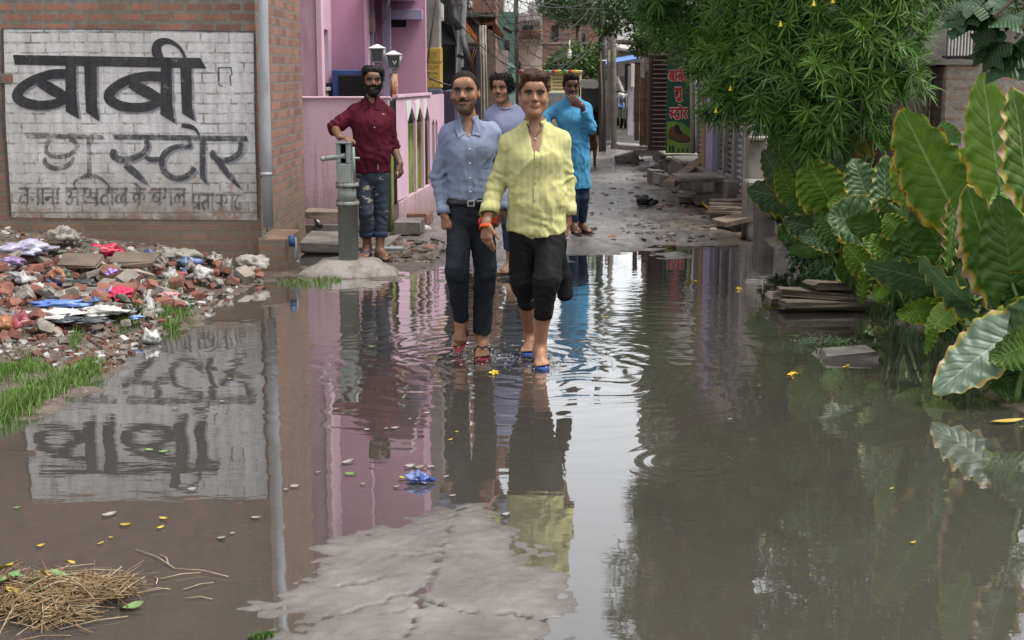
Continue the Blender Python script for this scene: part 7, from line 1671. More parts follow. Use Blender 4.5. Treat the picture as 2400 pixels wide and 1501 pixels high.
S4.wrinkle(folds(.012, 91, [(J['elL'], nrm(J['elL'] - J['shL']), .06, .11, .007), (J['elR'], nrm(J['elR'] - J['shR']), .05, .10, .007), (J['waist'], V3(.5, 0, .85), .07, .16, .007), (J['shL'], V3(.8, 0, -.5), .07, .13, .005)])); sh = fobj(S4, "shirt", M_MAR, r)
c0 = J['nb']
flap_on(S4, sh, "collar", M_MAR, [(c0[0] - .080, c0[2] - .035), (c0[0] - .066, c0[2] - .085), (c0[0] - .022, c0[2] - .062)], [c0 + V3(-.040, -.066, .018), c0 + V3(-.064, -.030, .034)])
flap_on(S4, sh, "collar", M_MAR, [(c0[0] + .086, c0[2] - .035), (c0[0] + .085, c0[2] - .080), (c0[0] + .030, c0[2] - .072)], [c0 + V3(.042, -.066, .016), c0 + V3(.064, -.030, .034)])
ring_strip(sh, "collar_band", M_MAR, c0 + V3(0, .005, -.005), V3(0, -.12, 1), SX, .064, .068, .04, -60, 240, -.003, .006)
ce = Xp(881, Y0); strip_on(S4, sh, "placket", M_MAR, [(ce - .01, c0[2] - .10), (ce, Z(300, Y0)), (ce, Z(350, Y0)), (ce + .006, Z(400, Y0))], .034); buttons(sh, [front(S4, ce, Z(298, Y0), .006)], .005); strip_on(S4, sh, "hem_tag", M_OUT, [(Xp(884.5, Y0), Z(383, Y0)), (Xp(884.5, Y0), Z(397, Y0))], .024, .004); strip_on(S4, sh, "chest_mark", M_OUT, [(Xp(898, Y0), Z(267, Y0)), (Xp(903, Y0), Z(268, Y0))], .006, .003)
t = NT("ripped_denim"); p = t.pos(); col = t.ramp(t.noise(p, 7, 5, .6), [(.3, (.010, .015, .027)), (.7, (.030, .042, .065))]); x_, y_, z_ = t.sep(p)
rip = t.math('MULTIPLY', t.ramp(t.noise(t.scale(p, (9, 9, 26)), 1.0, 4, .6), [(.59, 0.0), (.64, 1.0)]), t.ramp(z_, [(.40, 0.0), (.43, 1.0), (.82, 1.0), (.86, 0.0)])); t.set(col=t.mix(rip, col, t.ramp(t.noise(t.scale(p, (30, 30, 160)), 1, 3), [(.4, (.20, .17, .12)), (.6, (.42, .40, .34))])), rough=.85, nrm=t.bump(t.noise(p, 14, 5), .6, .02))
T4 = trouser_field(J, Z(392, Y0), dict(L=(.080, .064, .057), R=(.080, .064, .057)), dict(L=.58, R=.58), .007, ws, .010, .03); T4.wrinkle(folds(.007, 101, [(J['knL'], V3(0, 0, 1), .07, .13, .003), (J['knR'], V3(0, 0, 1), .07, .13, .003)])); tr_ = fobj(T4, "jeans", t.m, r)
for s_ in 'LR': ax = J['an' + s_] - J['kn' + s_]; ring_strip(tr_, "cuff", M_JEAN, J['kn' + s_] + ax * .50, ax, SX, .059, .059, .05, thick=.006)
flip_flop(r, fr['L'], M_BLKRUB, M_BLUERUB); flip_flop(r, fr['R'], M_BLKRUB, M_BLUERUB)

# ---------------------------------------------------------------- 5. the man in the blue kurta, hand over his mouth
Y0 = 14.6
J = dict(nb=q(1343, 233, .03), shL=q(1309, 250, .02), shR=q(1373, 250, .03), elL=q(1272, 276, .02), elR=q(1385, 300, -.05), wrL=q(1302, 322, -.05), wrR=q(1363, 248, -.20), chest=q(1342, 282, .02), waist=q(1345, 330, .02), hip=q(1350, 375, .02),
         hpL=q(1340, 385, .02), hpR=q(1364, 385, .02), knL=q(1345, 462, -.02), knR=q(1366, 462, .02), anL=q(1345, 538, .0), anR=q(1364, 536, .12), toL=q(1358, 557, -.13), toR=q(1388, 555, -.03))
zg = gz(J['anL'][0], Y0)
for s_ in 'LR': J['to' + s_][2] = zg + .03; J['an' + s_][2] = zg + .10
drop(J)
f = headframe(q(1338.5, 204, -.02), 1.0, yaw=6, pitch=-4, roll=4)
r = person_root("man in a long bright blue kurta covering his mouth with one hand", (J['hip'][0], Y0, zg)); ws = ((.135, .1), (.125, .095), (.145, .1)); skin5 = (.13, .066, .042)
hd = nrm(Hp(f, .01, .10, -.055) - J['wrR']); bd, fr = body(r, J, f, .0055, ws, skin5, dict(beard=0, must=.7, stub=.1), [dict(w=J['wrL'], d=V3(.6, -.1, -.5), n=V3(.3, .9, 0), s=V3(.2, -.3, .8)), dict(w=J['wrR'], d=V3(-.80, .02, .60), n=V3(.1, .98, .1), s=V3(-.5, .1, -.8), curl=(.12, .15, .2, .25), thumb=.05, spread=.3, sc=1.12)], headkw=dict(jaw=.98))
eyes(f, bd)
H_ = hair_field(f, .006, [((0, -.02, .047), (.087, .103, .09), .02), ((0, .045, .105), (.066, .045, .036), .03), ((-.05, .03, .09), (.04, .045, .04), .02)], lambda x, y, z: np.maximum(y - .060 - np.maximum(0, z - .06) * 1.2, .062 - z - .105 * (y < .02)), 17, .007, 45); hair_obj(H_, "hair", M_HAIRB, bd, 600, .024, (.3, -.7, .1), 5, .3, .003)
M_KUR = fabric("turquoise_blue_cotton", (.085, .32, .54), (.07, .27, .47), fold=9, st=.5); lo, hi = bounds([J[k] for k in ('nb', 'shL', 'shR', 'elL', 'elR', 'wrR', 'wrL', 'hip', 'knL', 'knR')], .2); S5 = Field(lo, hi, .008)
torso(S5, J, ws, .016, mt=.012); S5.econe(J['waist'], q(1353, 470, .03), SX, .140, .112, .160, .14, .06); S5.cut(V3(0, 0, Z(451, Y0)), V3(.05, 0, -1))
for s_, e in (('L', .85), ('R', .80)): arm(S5, J, s_, (.064, .060, .045), 0, .03, e, True)
S5.ell(J['nb'] + V3(0, -.02, .045), (.066, .075, .05), None, .01, 's'); S5.wrinkle(folds(.012, 111, [(J['elR'], V3(.5, 0, .8), .07, .13, .008), (J['hip'], V3(1, 0, .15), .09, .22, .007)])); ku = fobj(S5, "kurta", M_KUR, r); ring_strip(ku, "collar_band", M_KUR, J['nb'] + V3(0, .0, .0), V3(0, -.15, 1), SX, .063, .066, .03, -70, 250, -.002, .006); strip_on(S5, ku, "placket", M_KUR, [(J['nb'][0], J['nb'][2] - .08), (J['nb'][0] + .004, J['nb'][2] - .2), (J['nb'][0] + .008, J['nb'][2] - .3)], .03)
T5 = trouser_field(J, J['hip'][2] + .05, dict(L=(.08, .068, .047), R=(.08, .068, .047)), dict(L=.86, R=.86), .008, ws, .012); T5.wrinkle(folds(.005, 121, [])); fobj(T5, "jeans", M_JEAN, r); flip_flop(r, fr['L'], M_BRNRUB, M_BRNRUB); flip_flop(r, fr['R'], M_BRNRUB, M_BRNRUB)

# ---------------------------------------------------------------- the dog down the lane
Yd = 25.0; zg = gz(Xp(1388, Yd), Yd); xd = Xp(1388, Yd); r = thing("dog", "thin tan dog standing in the lane facing the camera", "dog", (xd, Yd, zg)); D = lambda x, y, z: V3(xd + x, Yd + y, zg + z)
F = Field(D(-.22, -.45, -.03), D(.22, .75, .72), .009)
F.econe(D(0, -.05, .40), D(0, .18, .42), SX, .085, .115, .085, .11, .05); F.econe(D(0, .18, .42), D(.01, .45, .43), SX, .07, .075, .075, .085, .05); F.cone(D(0, -.08, .46), D(-.005, -.20, .57), .065, .05, .04); F.ell(D(-.005, -.24, .60), (.055, .065, .055), None, .03); F.cone(D(-.005, -.27, .585), D(-.005, -.37, .565), .032, .022, .03)
for s_ in (-1, 1):
    F.cone(D(s_ * .04 - .005, -.22, .64), D(s_ * .062 - .005, -.21, .715), .022, .006, .015); F.cone(D(s_ * .055, -.04, .38), D(s_ * .055, -.03, .20), .042, .026, .03); F.cone(D(s_ * .055, -.03, .20), D(s_ * .055, -.04, .03), .022, .016, .01); F.ell(D(s_ * .055, -.055, .02), (.024, .034, .02), None, .01)
    F.cone(D(s_ * .06, .43, .40), D(s_ * .065, .36, .25), .055, .034, .03); F.cone(D(s_ * .065, .36, .25), D(s_ * .065, .47, .15), .03, .02, .02); F.cone(D(s_ * .065, .47, .15), D(s_ * .065, .44, .03), .018, .015, .01); F.ell(D(s_ * .065, .42, .02), (.024, .034, .02), None, .01)
F.cone(D(0, .50, .47), D(.05, .62, .60), .02, .01, .02)
fobj(F, "body", pmat("tan_fur", (.20, .105, .055), (.12, .06, .035), 14, .9, .5, 120, c3=(.28, .19, .12), stretch=(1, 1, .5)), r)
MB().ball(D(-.005, -.39, .575), (.014, .01, .011), 8, 6).obj("nose", M_BLKRUB, r)
for s_ in (-1, 1): MB().ball(D(s_ * .026 - .005, -.295, .612), .007, 8, 6).obj("eye", M_IRIS, r)

# ================================================================ PLANTS
def leaf_mat(name, base, dark, vein, edge=None, edge2=None, ew=.84, rough=.5, spec=.3, blotch=.0):
    t = NT(name); u, v, _ = t.sep(t.uv()); s_ = t.math('ABSOLUTE', t.math('SUBTRACT', t.math('MULTIPLY', v, 2.0), 1.0)); p = t.objc()
    n = t.noise(p, 9, 5, .6); col = t.ramp(n, [(.3, dark), (.7, base)])
    lat = t.math('FRACT', t.math('SUBTRACT', t.math('MULTIPLY', u, 9.0), t.math('MULTIPLY', s_, 2.9))); lv = t.math('ABSOLUTE', t.math('SUBTRACT', lat, .5))
    fade = t.ramp(s_, [(.55, 1.0), (.95, .15)]); lw = t.math('MULTIPLY', t.ramp(lv, [(.018, 1.0), (.06, 0.0)]), fade); mid = t.ramp(s_, [(.022, 1.0), (.05, 0.0)])
    col = t.mix(t.math('MULTIPLY', lw, .33), col, vein); col = t.mix(mid, col, vein)
    if edge:
        e = t.math('ADD', t.math('MAXIMUM', s_, t.ramp(u, [(.8, 0.0), (1.0, 1.0)])), t.math('MULTIPLY', t.math('SUBTRACT', t.noise(p, 5, 6, .7), .5), .95))
        col = t.mix(t.ramp(e, [(ew - .10, 0.0), (ew + .03, 1.0)]), col, edge)
        if edge2: col = t.mix(t.ramp(e, [(ew + .03, 0.0), (ew + .10, 1.0)]), col, edge2)
    if blotch: col = t.mix(t.ramp(t.noise(p, 5, 6, .7), [(.6, 0.0), (.7, blotch)]), col, edge2 or (.2, .15, .03))
    h = t.math('ADD', t.math('MULTIPLY', t.ramp(lv, [(.0, 0.0), (.3, 1.0)]), t.math('MULTIPLY', fade, 1.0)), t.math('MULTIPLY', t.noise(p, 30, 3), .3))
    t.set(col=col, rough=rough, spec=spec, nrm=t.bump(h, .38, .012))
    tl = t.n("BsdfTranslucent", {"Color": col}).outputs[0]; mx = t.n("MixShader", {0: .22, 1: t.b.outputs[0], 2: tl}).outputs[0]; t.t.links.new(mx, t.out.inputs["Surface"]); return t.m
YE, BRN, TAN = (.36, .30, .03), (.16, .085, .03), (.42, .31, .20)
LM = dict(f=leaf_mat("fresh_leaf", (.135, .235, .026), (.095, .18, .020), (.20, .32, .10), YE, None, 1.0), y=leaf_mat("yellow_edged_leaf", (.105, .19, .022), (.07, .14, .016), (.19, .27, .09), YE, BRN, .92),
          b=leaf_mat("brown_edged_leaf", (.075, .155, .022), (.05, .11, .016), (.18, .25, .08), YE, TAN, .82, blotch=.5), d=leaf_mat("dark_leaf", (.065, .135, .020), (.042, .095, .015), (.08, .15, .04), None, None, .9, .35),
          s=leaf_mat("blue_sheen_leaf", (.085, .15, .055), (.055, .11, .038), (.15, .23, .13), YE, BRN, .99, .40, .4), g=leaf_mat("grey_sheen_leaf", (.13, .19, .13), (.09, .15, .09), (.22, .30, .22), YE, TAN, .93, .42, .4), c=leaf_mat("curled_yellow_leaf", (.22, .23, .05), (.12, .15, .035), (.28, .28, .10), YE, BRN, .6, blotch=.6))  # s and g: the sheen is mixed into the leaf colour
M_PETI = pmat("green_petiole", (.11, .20, .05), (.07, .13, .03), 10, .45, .15, 40)
def taro_mesh(L, W, seed, cup=.12, droop=.12, wave=.020, nt=26, ns=17, nw=6.5):
    t_, s_ = np.meshgrid(np.linspace(0, 1, nt), np.linspace(-1, 1, ns), indexing='ij'); r0 = np.random.default_rng(seed); ph = r0.uniform(0, 6.28, 4); a = np.abs(s_)
    prof = (.58 + .42 * smooth(t_ / .28)) * np.clip(1 - t_ ** 2.7, 0, 1) ** .75; wob = 1 + .045 * np.sin(2 * pi * nw * t_ + ph[0] + (s_ > 0) * 1.7) * a ** 3
    x = W / 2 * s_ * prof * wob; y = L * t_ - L * .26 * a ** 1.5 * (1 - t_) ** 1.6
    z = -cup * W * a ** 1.4 * prof * (-1) * .6 - droop * L * t_ ** 2 + wave * W / .25 * a ** 2.2 * np.sin(2 * pi * nw * t_ + ph[1] + (s_ > 0) * ph[2]) * (.4 + .6 * np.sin(pi * np.clip(t_, 0.02, 1))) + .012 * fbm(x * 9, y * 9, s_ * 0 + seed, 2, seed % 50)
    V = np.stack([x, y, z], -1).reshape(-1, 3); i = np.arange((nt - 1) * (ns - 1)); r, c = i // (ns - 1), i % (ns - 1); A = r * ns + c; F = np.stack([A, A + 1, A + ns + 1, A + ns], 1)
    return V, F, np.stack([t_, s_ * .5 + .5], -1).reshape(-1, 2)
def put_leaf(parent, base, tip, W, kind, ang=0, seed=0, view=None, **kw):
    base, tip = np.asarray(base, float), np.asarray(tip, float); ax = tip - base; L = np.linalg.norm(ax); ax = ax / L; vw = nrm(base - V3(0, 0, CAMZ)) if view is None else view
    lat = nrm(np.cross(ax, vw)); no = np.cross(lat, ax); a = R(ang); lat2 = lat * cos(a) + no * sin(a); no2 = np.cross(lat2, ax)
    if no2 @ vw > 0: no2 = -no2; lat2 = -lat2
    V, F, uv = taro_mesh(L, W / max(.5, abs(cos(a))), seed, **kw); V = base + V[:, :1] * lat2 + V[:, 1:2] * ax + V[:, 2:] * no2
    me = np_mesh("leaf", V, F, True, LM[kind]); add_uv(me, uv); return link(bpy.data.objects.new("leaf", me), parent)
def c8(x, y): return 1700 + x / 1.8757, 160 + y / 1.8757
PLANTS = {  # root pixel (foot at the bank), label
 0: ((2395, 935), "nearest elephant ear plant with the big pale leaf hanging into the water"), 1: ((2290, 830), "tallest elephant ear plant with the large upright fresh green leaf"), 2: ((2215, 770), "elephant ear plant with broad yellow edged leaves before the ruined wall"), 3: ((2110, 735), "elephant ear plant with a drooping wavy leaf over the board pile"),
 4: ((2010, 690), "elephant ear plant with a bluish leaf behind the board pile"), 5: ((1960, 655), "elephant ear plant with a round bright leaf under the oleander"), 6: ((1905, 615), "farthest elephant ear plant beside the concrete pier"), 7: ((2450, 900), "elephant ear plant with brown scorched edges at the right picture border")}
LEAVES = [  # crop coordinates: base, tip, width, Y, kind, plant, roll, tip depth offset
 ((1205, 505), (1125, 18), 205, 7.9, 'f', 1, 8, .05), ((995, 610), (768, 178), 255, 8.2, 'y', 2, 20, -.1), ((1325, 520), (1275, 80), 170, 7.3, 'b', 7, -20, 0), ((1195, 935), (1060, 518), 200, 7.5, 'b', 7, 14, -.1), ((1262, 945), (1205, 560), 210, 7.35, 'd', 7, 0, -.05),
 ((950, 812), (838, 565), 165, 8.5, 'd', 2, 10, -.1), ((452, 568), (352, 408), 190, 11.0, 'f', 5, 10, -.1), ((640, 700), (455, 640), 215, 9.8, 's', 4, -10, -.15), ((915, 940), (612, 868), 140, 8.6, 's', 3, 30, -.15), ((1112, 1085), (842, 840), 105, 7.9, 's', 1, 48, -.1),
 ((1245, 1165), (915, 1432), 215, 7.15, 'g', 0, -12, -.15), ((1330, 1215), (1165, 1285), 150, 7.0, 'd', 0, 20, -.1), ((612, 875), (528, 772), 105, 9.5, 'f', 4, 5, -.05), ((765, 835), (612, 752), 130, 9.2, 'y', 3, -15, -.1), ((752, 655), (672, 572), 90, 9.3, 'b', 3, 10, 0), ((704, 615), (702, 380), 115, 9.4, 's', 3, -25, 0),
 ((812, 565), (755, 352), 115, 8.9, 'f', 2, 15, 0), ((615, 380), (500, 178), 85, 11.4, 'c', 5, 30, 0), ((664, 345), (648, 138), 108, 11.6, 'd', 5, 5, .1), ((244, 505), (165, 355), 95, 12.4, 's', 6, -20, 0), ((294, 410), (205, 265), 130, 12.6, 'd', 6, 10, 0), ((296, 565), (232, 432), 95, 12.0, 'f', 6, 25, -.05),
 ((420, 705), (255, 672), 115, 11.2, 's', 5, 20, -.1), ((480, 765), (330, 735), 90, 11.0, 's', 5, -10, -.1), ((905, 1062), (758, 1085), 95, 8.4, 'f', 3, 20, -.1), ((985, 1065), (885, 1175), 95, 8.2, 'f', 2, -10, -.1), ((918, 1150), (882, 1262), 40, 8.1, 'f', 2, 20, 0), ((612, 900), (600, 1045), 52, 9.0, 'y', 4, 30, 0),
 ((1005, 625), (985, 900), 75, 8.0, 'b', 2, 45, 0), ((1105, 1015), (1015, 872), 105, 7.9, 's', 1, 20, 0), ((1165, 1050), (1120, 900), 120, 7.8, 's', 1, -15, 0), ((995, 330), (945, 235), 85, 9.2, 'd', 2, 10, .1), ((625, 565), (556, 395), 140, 10.5, 's', 4, -12, .05), ((495, 740), (395, 640), 110, 10.8, 'd', 5, 8, 0),
 ((905, 420), (870, 560), 60, 8.6, 'f', 2, 45, 0), ((1010, 540), (905, 640), 90, 8.6, 'd', 2, 30, 0), ((760, 720), (700, 640), 100, 9.0, 'f', 3, 0, 0), ((870, 900), (760, 690), 140, 8.9, 'd', 3, 20, 0), ((1310, 1010), (1210, 870), 130, 7.4, 'd', 0, -10, 0), ((1318, 1120), (1280, 1000), 110, 7.3, 'f', 0, 30, 0), ((1300, 420), (1330, 230), 120, 7.6, 'd', 7, 20, 0), ((540, 700), (470, 590), 110, 10.6, 'f', 5, -20, 0), ((350, 640), (290, 560), 100, 11.5, 'd', 6, 0, 0), ((700, 960), (640, 1010), 60, 8.9, 'f', 3, 20, -.05)]
roots, pobj = {}, {}
for k, ((px, py), lab) in PLANTS.items():
    g = GP(px, py); roots[k] = A3(g); pobj[k] = thing("elephant_ear_plant", lab, "plant", g, "elephant ear plants along the right bank")
def petiole(k, base, dirv, r=.013):
    a, b_ = roots[k] + V3(random.uniform(-.06, .06), random.uniform(-.05, .08), -.03), np.asarray(base, float); m1 = a + (b_ - a) * .4 + V3(0, .03, .12 * np.linalg.norm(b_ - a)); m2 = b_ - nrm(dirv) * .06 * np.linalg.norm(b_ - a) + V3(0, 0, -.02)
    pts = [Vector(((1 - u) ** 3) * a + 3 * u * (1 - u) ** 2 * m1 + 3 * u * u * (1 - u) * m2 + u ** 3 * b_) for u in np.linspace(0, 1, 9)]
    MB().tube(pts, [r * (1.5 - u * .9) for u in np.linspace(0, 1, 9)], 7).obj("stalk", M_PETI, pobj[k])
for i, (b_, t_, w, Y, kd, pl, ang, dt) in enumerate(LEAVES):
    bp, tp = A3(P(*c8(*b_), Y)), A3(P(*c8(*t_), Y + dt)); put_leaf(pobj[pl], bp, tp, S(w / 1.8757, Y) * 1.28, kd, ang, 100 + i, droop=.02 + .05 * random.random(), wave={'y': .036, 'b': .042, 'c': .05, 's': .03}.get(kd, .018)); petiole(pl, bp, tp - bp)
rp = random.Random(23)
for k in PLANTS:                                        # leaves deeper inside each clump
    for j in range(13 if k in (3, 4, 5, 6) else 10):
        h = rp.uniform(.2, .35 if k == 0 else .55 if k == 7 else 1.0 if k in (1, 2, 3) else .8); b_ = roots[k] + V3(rp.uniform(-.15, .45), rp.uniform(.0, .55), h); d = nrm(V3(rp.uniform(-1, .7), rp.uniform(-.9, .3), rp.uniform(-.5, .7))); L = rp.uniform(.24, .42) * (1.1 if h > .5 else .9)
        put_leaf(pobj[k], b_, b_ + d * L, L * rp.uniform(.7, .9), rp.choice('ddffdsyf'), rp.uniform(-45, 45), 300 + k * 20 + j, droop=rp.uniform(.05, .25)); petiole(k, b_, d, .010)
    for j in range(7):                                  # low leaves at the foot
        b_ = roots[k] + V3(rp.uniform(-.25, .3), rp.uniform(-.10, .3), rp.uniform(.06, .3)); d = nrm(V3(rp.uniform(-1, .8), rp.uniform(-1, .1), rp.uniform(-.5, .4))); L = rp.uniform(.12, .24)
        put_leaf(pobj[k], b_, b_ + d * L, L * rp.uniform(.65, .85), rp.choice('dfsds'), rp.uniform(-40, 40), 500 + k * 20 + j, droop=.2, nt=14, ns=11); petiole(k, b_, d, .007)

# ---------------------------------------------------------------- yellow oleander
def tint_leaf_mat(name, rough=.4, trans=.2, spec=.45):
    t = NT(name); c = t.n("VertexColor", layer_name="Tint").outputs["Color"]; t.set(col=c, rough=rough, spec=spec); tl = t.n("BsdfTranslucent", {"Color": c}).outputs[0]
    t.t.links.new(t.n("MixShader", {0: trans, 1: t.b.outputs[0], 2: tl}).outputs[0], t.out.inputs["Surface"]); return t.m
M_OLE = tint_leaf_mat("oleander_leaf", .45, .14, .22)
def rosettes(C, A, g, nl=(15, 22), L=(.11, .185), w=.0058, c0=(.024, .068, .011), c1=(.090, .195, .026)):
    """whorls of narrow leaves: C centres, A axes"""
    n = len(C); cnt = g.integers(nl[0], nl[1], n); idx = np.repeat(np.arange(n), cnt); N = len(idx); a = A[idx]; k = np.concatenate([np.arange(c) for c in cnt])
    ref = np.where(np.abs(a[:, 2:3]) < .9, V3(0, 0, 1), V3(1, 0, 0)); e1 = np.cross(a, ref); e1 /= np.linalg.norm(e1, axis=1)[:, None]; e2 = np.cross(a, e1)
    th = np.radians(g.uniform(22, 105, N)); ph = k * 2.39996 + g.uniform(-.3, .3, N) + idx * 1.7; d = a * np.cos(th)[:, None] + (e1 * np.cos(ph)[:, None] + e2 * np.sin(ph)[:, None]) * np.sin(th)[:, None]
    l = g.uniform(L[0], L[1], N) * (.75 + .25 * np.sin(th)); side = np.cross(d, a + .15 * g.normal(0, 1, (N, 3))); side /= np.linalg.norm(side, axis=1)[:, None] + 1e-9
    c = C[idx] + d * .006 - a * (g.uniform(0, .05, N)[:, None]); vs = []
    for u, ww in ((0., .35), (.35, 1.), (.72, .8), (1., .06)):
        p = c + d * (l * u)[:, None] - V3(0, 0, 1) * (l * u * u * g.uniform(.12, .30, N))[:, None]; vs += [p - side * (w * ww), p + side * (w * ww)]
    V = np.stack(vs, 1).reshape(-1, 3); b = np.arange(N)[:, None] * 8; F = np.concatenate([b + np.array([0, 1, 3, 2]), b + np.array([2, 3, 5, 4]), b + np.array([4, 5, 7, 6])])
    f = np.clip(g.uniform(0, 1, n)[idx] * .7 + .3 * g.uniform(0, 1, N) + .25 * (np.cos(th) > .6), 0, 1)[:, None]; col = np.repeat(np.array(c0) * (1 - f) + np.array(c1) * f, 8, axis=0); return V, F, col
g = np.random.default_rng(4)
BL = [(1560, 40, 62, 12.6), (1640, 95, 75, 12.3), (1600, -30, 100, 12.5), (1720, 140, 88, 11.8), (1700, 235, 55, 11.6), (1760, 40, 125, 12.0), (1820, 190, 105, 11.3), (1850, 268, 52, 11.2), (1900, 60, 145, 11.5), (1955, 195, 105, 10.9), (2055, 110, 115, 10.9), (2085, 15, 115, 11.0), (2115, 185, 52, 11.1), (1925, 300, 45, 11.0), (2005, 290, 60, 11.4), (1900, 345, 32, 11.0), (1885, 250, 80, 12.2), (1780, 255, 45, 12.0),
      (1620, -200, 180, 12.3), (1850, -250, 235, 11.8), (2100, -220, 235, 11.4), (2330, -150, 180, 12.2), (1750, -450, 215, 12.0), (2050, -500, 245, 11.8), (2300, -430, 220, 12.2), (1740, -760, 210, 12.2), (2020, -850, 270, 11.8), (2320, -760, 270, 12.0)]
Cs, As = [], []
for (px, py, rp_, Y) in BL:
    c = A3(P(px, py, Y)); rr_ = S(rp_, Y); m = int(42 * (rr_ / .3) ** 2 + 10) if py > -100 else int(80 * (rr_ / .4) ** 2)
    for _ in range(m):
        d = nrm(g.normal(0, 1, 3) + V3(-.1, -.45, .15)); rad = rr_ * (g.uniform(.86, 1.06) if g.random() < .85 else g.uniform(.5, .86)); Cs.append(c + d * rad); As.append(nrm(d * .55 + V3(-.05, -.45, .5) + g.normal(0, .25, 3)))
tr = thing("oleander_tree", "large yellow oleander tree with narrow leaves overhanging the right bank", "tree", (3.35, 12.6, gz(3.35, 12.6)))
V, F, colr = rosettes(np.array(Cs), np.array(As), g); o = np_obj("crown", V, F, M_OLE, tr); add_col(o.data, "Tint", colr)
M_LEAFT0 = tint_leaf_mat("inner_leaf", .5, .15)
M_BARK = pmat("grey_brown_bark", (.13, .10, .075), (.07, .055, .04), 9, .9, .6, 30, stretch=(1, 1, .3))
IN_BL = [(px, py, rp_ * .62, Y + .12) for (px, py, rp_, Y) in BL]
tb = Vector((3.35, 12.6, -.1)); part(tr, "trunk", M_BARK, lambda b: b.tube([tb, tb + Vector((-.05, -.1, .7)), tb + Vector((-.15, -.3, 1.4)), tb + Vector((-.2, -.5, 2.0))], [.12, .10, .085, .07], 10))
fk = tb + Vector((-.15, -.3, 1.4))
for (px, py, rp_, Y) in BL[1:22:2]:
    c = P(px, py, Y); mid = fk.lerp(c, .5) + Vector((0, 0, .15)); part(tr, "limb", M_BARK, lambda b: b.tube([fk, fk.lerp(mid, .5) + Vector((0, 0, .06)), mid, c], [.055, .04, .026, .008], 7))
def trumpet(p, s_=1.0):
    b = MB(); p = Vector(p); b.lathe(p, [(.004 * s_, .045 * s_), (.009 * s_, .025 * s_), (.016 * s_, .0), (.030 * s_, -.014 * s_), (.027 * s_, -.013 * s_)], 8); return b.obj("flower", bpy.data.materials["yellow_petal"], tr)
for px, py, Y in ((1907, 12, 10.9), (1952, 5, 10.9), (1829, 60, 11.1), (1712, 210, 11.4), (1678, 262, 11.5)): trumpet(P(px, py, Y - .12), .75)

# ---------------------------------------------------------------- other trees and shrubs: leaf cards through the crown
def leafy(blobs, g, dens, size, c0, c1, flat=.0, hang=0.0):
    C_, Rr = [], []
    for (px, py, rp_, Y) in blobs:
        c = A3(P(px, py, Y)); r = S(rp_, Y); m = int(dens * (r / size) ** 2); d = g.normal(0, 1, (m, 3)); d /= np.linalg.norm(d, axis=1)[:, None]; rad = r * np.where(g.random(m) < .65, g.uniform(.75, 1.08, m), g.uniform(.2, .8, m)); cl = 1 + .18 * fbm(d[:, 0] * 3 + px, d[:, 1] * 3, d[:, 2] * 3, 2, 5); C_.append(c + d * (rad * cl)[:, None])
    C_ = np.concatenate(C_); n = len(C_); a = g.normal(0, 1, (n, 3)); a[:, 2] -= hang; a /= np.linalg.norm(a, axis=1)[:, None]; s_ = np.cross(a, g.normal(0, 1, (n, 3))); s_ /= np.linalg.norm(s_, axis=1)[:, None]; l = size * g.uniform(.6, 1.3, n)[:, None]; nn = np.cross(a, s_)
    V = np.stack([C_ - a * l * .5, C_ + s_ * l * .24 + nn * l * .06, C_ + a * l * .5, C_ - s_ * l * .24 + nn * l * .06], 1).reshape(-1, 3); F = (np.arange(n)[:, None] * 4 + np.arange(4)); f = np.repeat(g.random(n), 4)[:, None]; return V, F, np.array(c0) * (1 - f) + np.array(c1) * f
M_LEAFT = tint_leaf_mat("small_leaf", .5, .2)
V, F, cl = leafy(IN_BL, np.random.default_rng(44), 26, .15, (.030, .085, .010), (.07, .16, .02)); o = np_obj("inner_foliage", V, F, M_LEAFT0, tr, False); add_col(o.data, "Tint", cl)
def leafy_tree(name, lab, cat, base, fork, blobs, dens, size, c0, c1, seed, tr_r=.1, hang=0., group=None):
    r = thing(name, lab, cat, base, group); V, F, cl = leafy(blobs, np.random.default_rng(seed), dens, size, c0, c1, hang=hang); o = np_obj("crown", V, F, M_LEAFT, r, False); add_col(o.data, "Tint", cl)
    base, fork = Vector(base), Vector(fork); part(r, "trunk", M_BARK, lambda b: b.tube([base - Vector((0, 0, .1)), base.lerp(fork, .5) + Vector((.03, 0, 0)), fork], [tr_r, tr_r * .85, tr_r * .65], 8))
    for (px, py, rp_, Y) in blobs[:6]: c = P(px, py, Y); part(r, "limb", M_BARK, lambda b: b.tube([fork, fork.lerp(c, .5) + Vector((0, 0, .1)), c], [tr_r * .55, tr_r * .35, tr_r * .12], 6))
    return r
leafy_tree("shade_tree", "dark fine leaved tree hanging over the poles left of the oleander", "tree", P(1545, 350, 23.5) + Vector((.6, 0, -.2)), P(1550, 60, 23.5), [(1475, 30, 48, 23.5), (1528, 90, 45, 23), (1515, -15, 60, 24), (1450, 10, 38, 24), (1535, 30, 60, 23.5), (1500, 110, 26, 23), (1430, 70, 22, 24), (1600, -120, 95, 24), (1650, -260, 120, 24)], 48, .085, (.030, .065, .016), (.085, .15, .035), 31, .11, .5)
leafy_tree("street_tree", "light green bushy tree in front of the tall brick house", "tree", P(1350, 300, 50), P(1350, 190, 50), [(1318, 150, 34, 50), (1365, 150, 38, 50), (1290, 160, 22, 50), (1395, 130, 28, 50), (1345, 120, 24, 50), (1400, 175, 26, 50)], 62, .16, (.05, .11, .025), (.12, .22, .05), 32, .12)
leafy_tree("roof_tree", "dark tree rising above the far roofs at the top of the picture", "tree", P(1360, 260, 56), P(1355, 60, 56), [(1330, 20, 45, 56), (1385, 5, 55, 54), (1290, 5, 32, 57), (1410, 40, 30, 52), (1350, -50, 60, 56)], 62, .18, (.035, .075, .022), (.075, .14, .035), 33, .15)
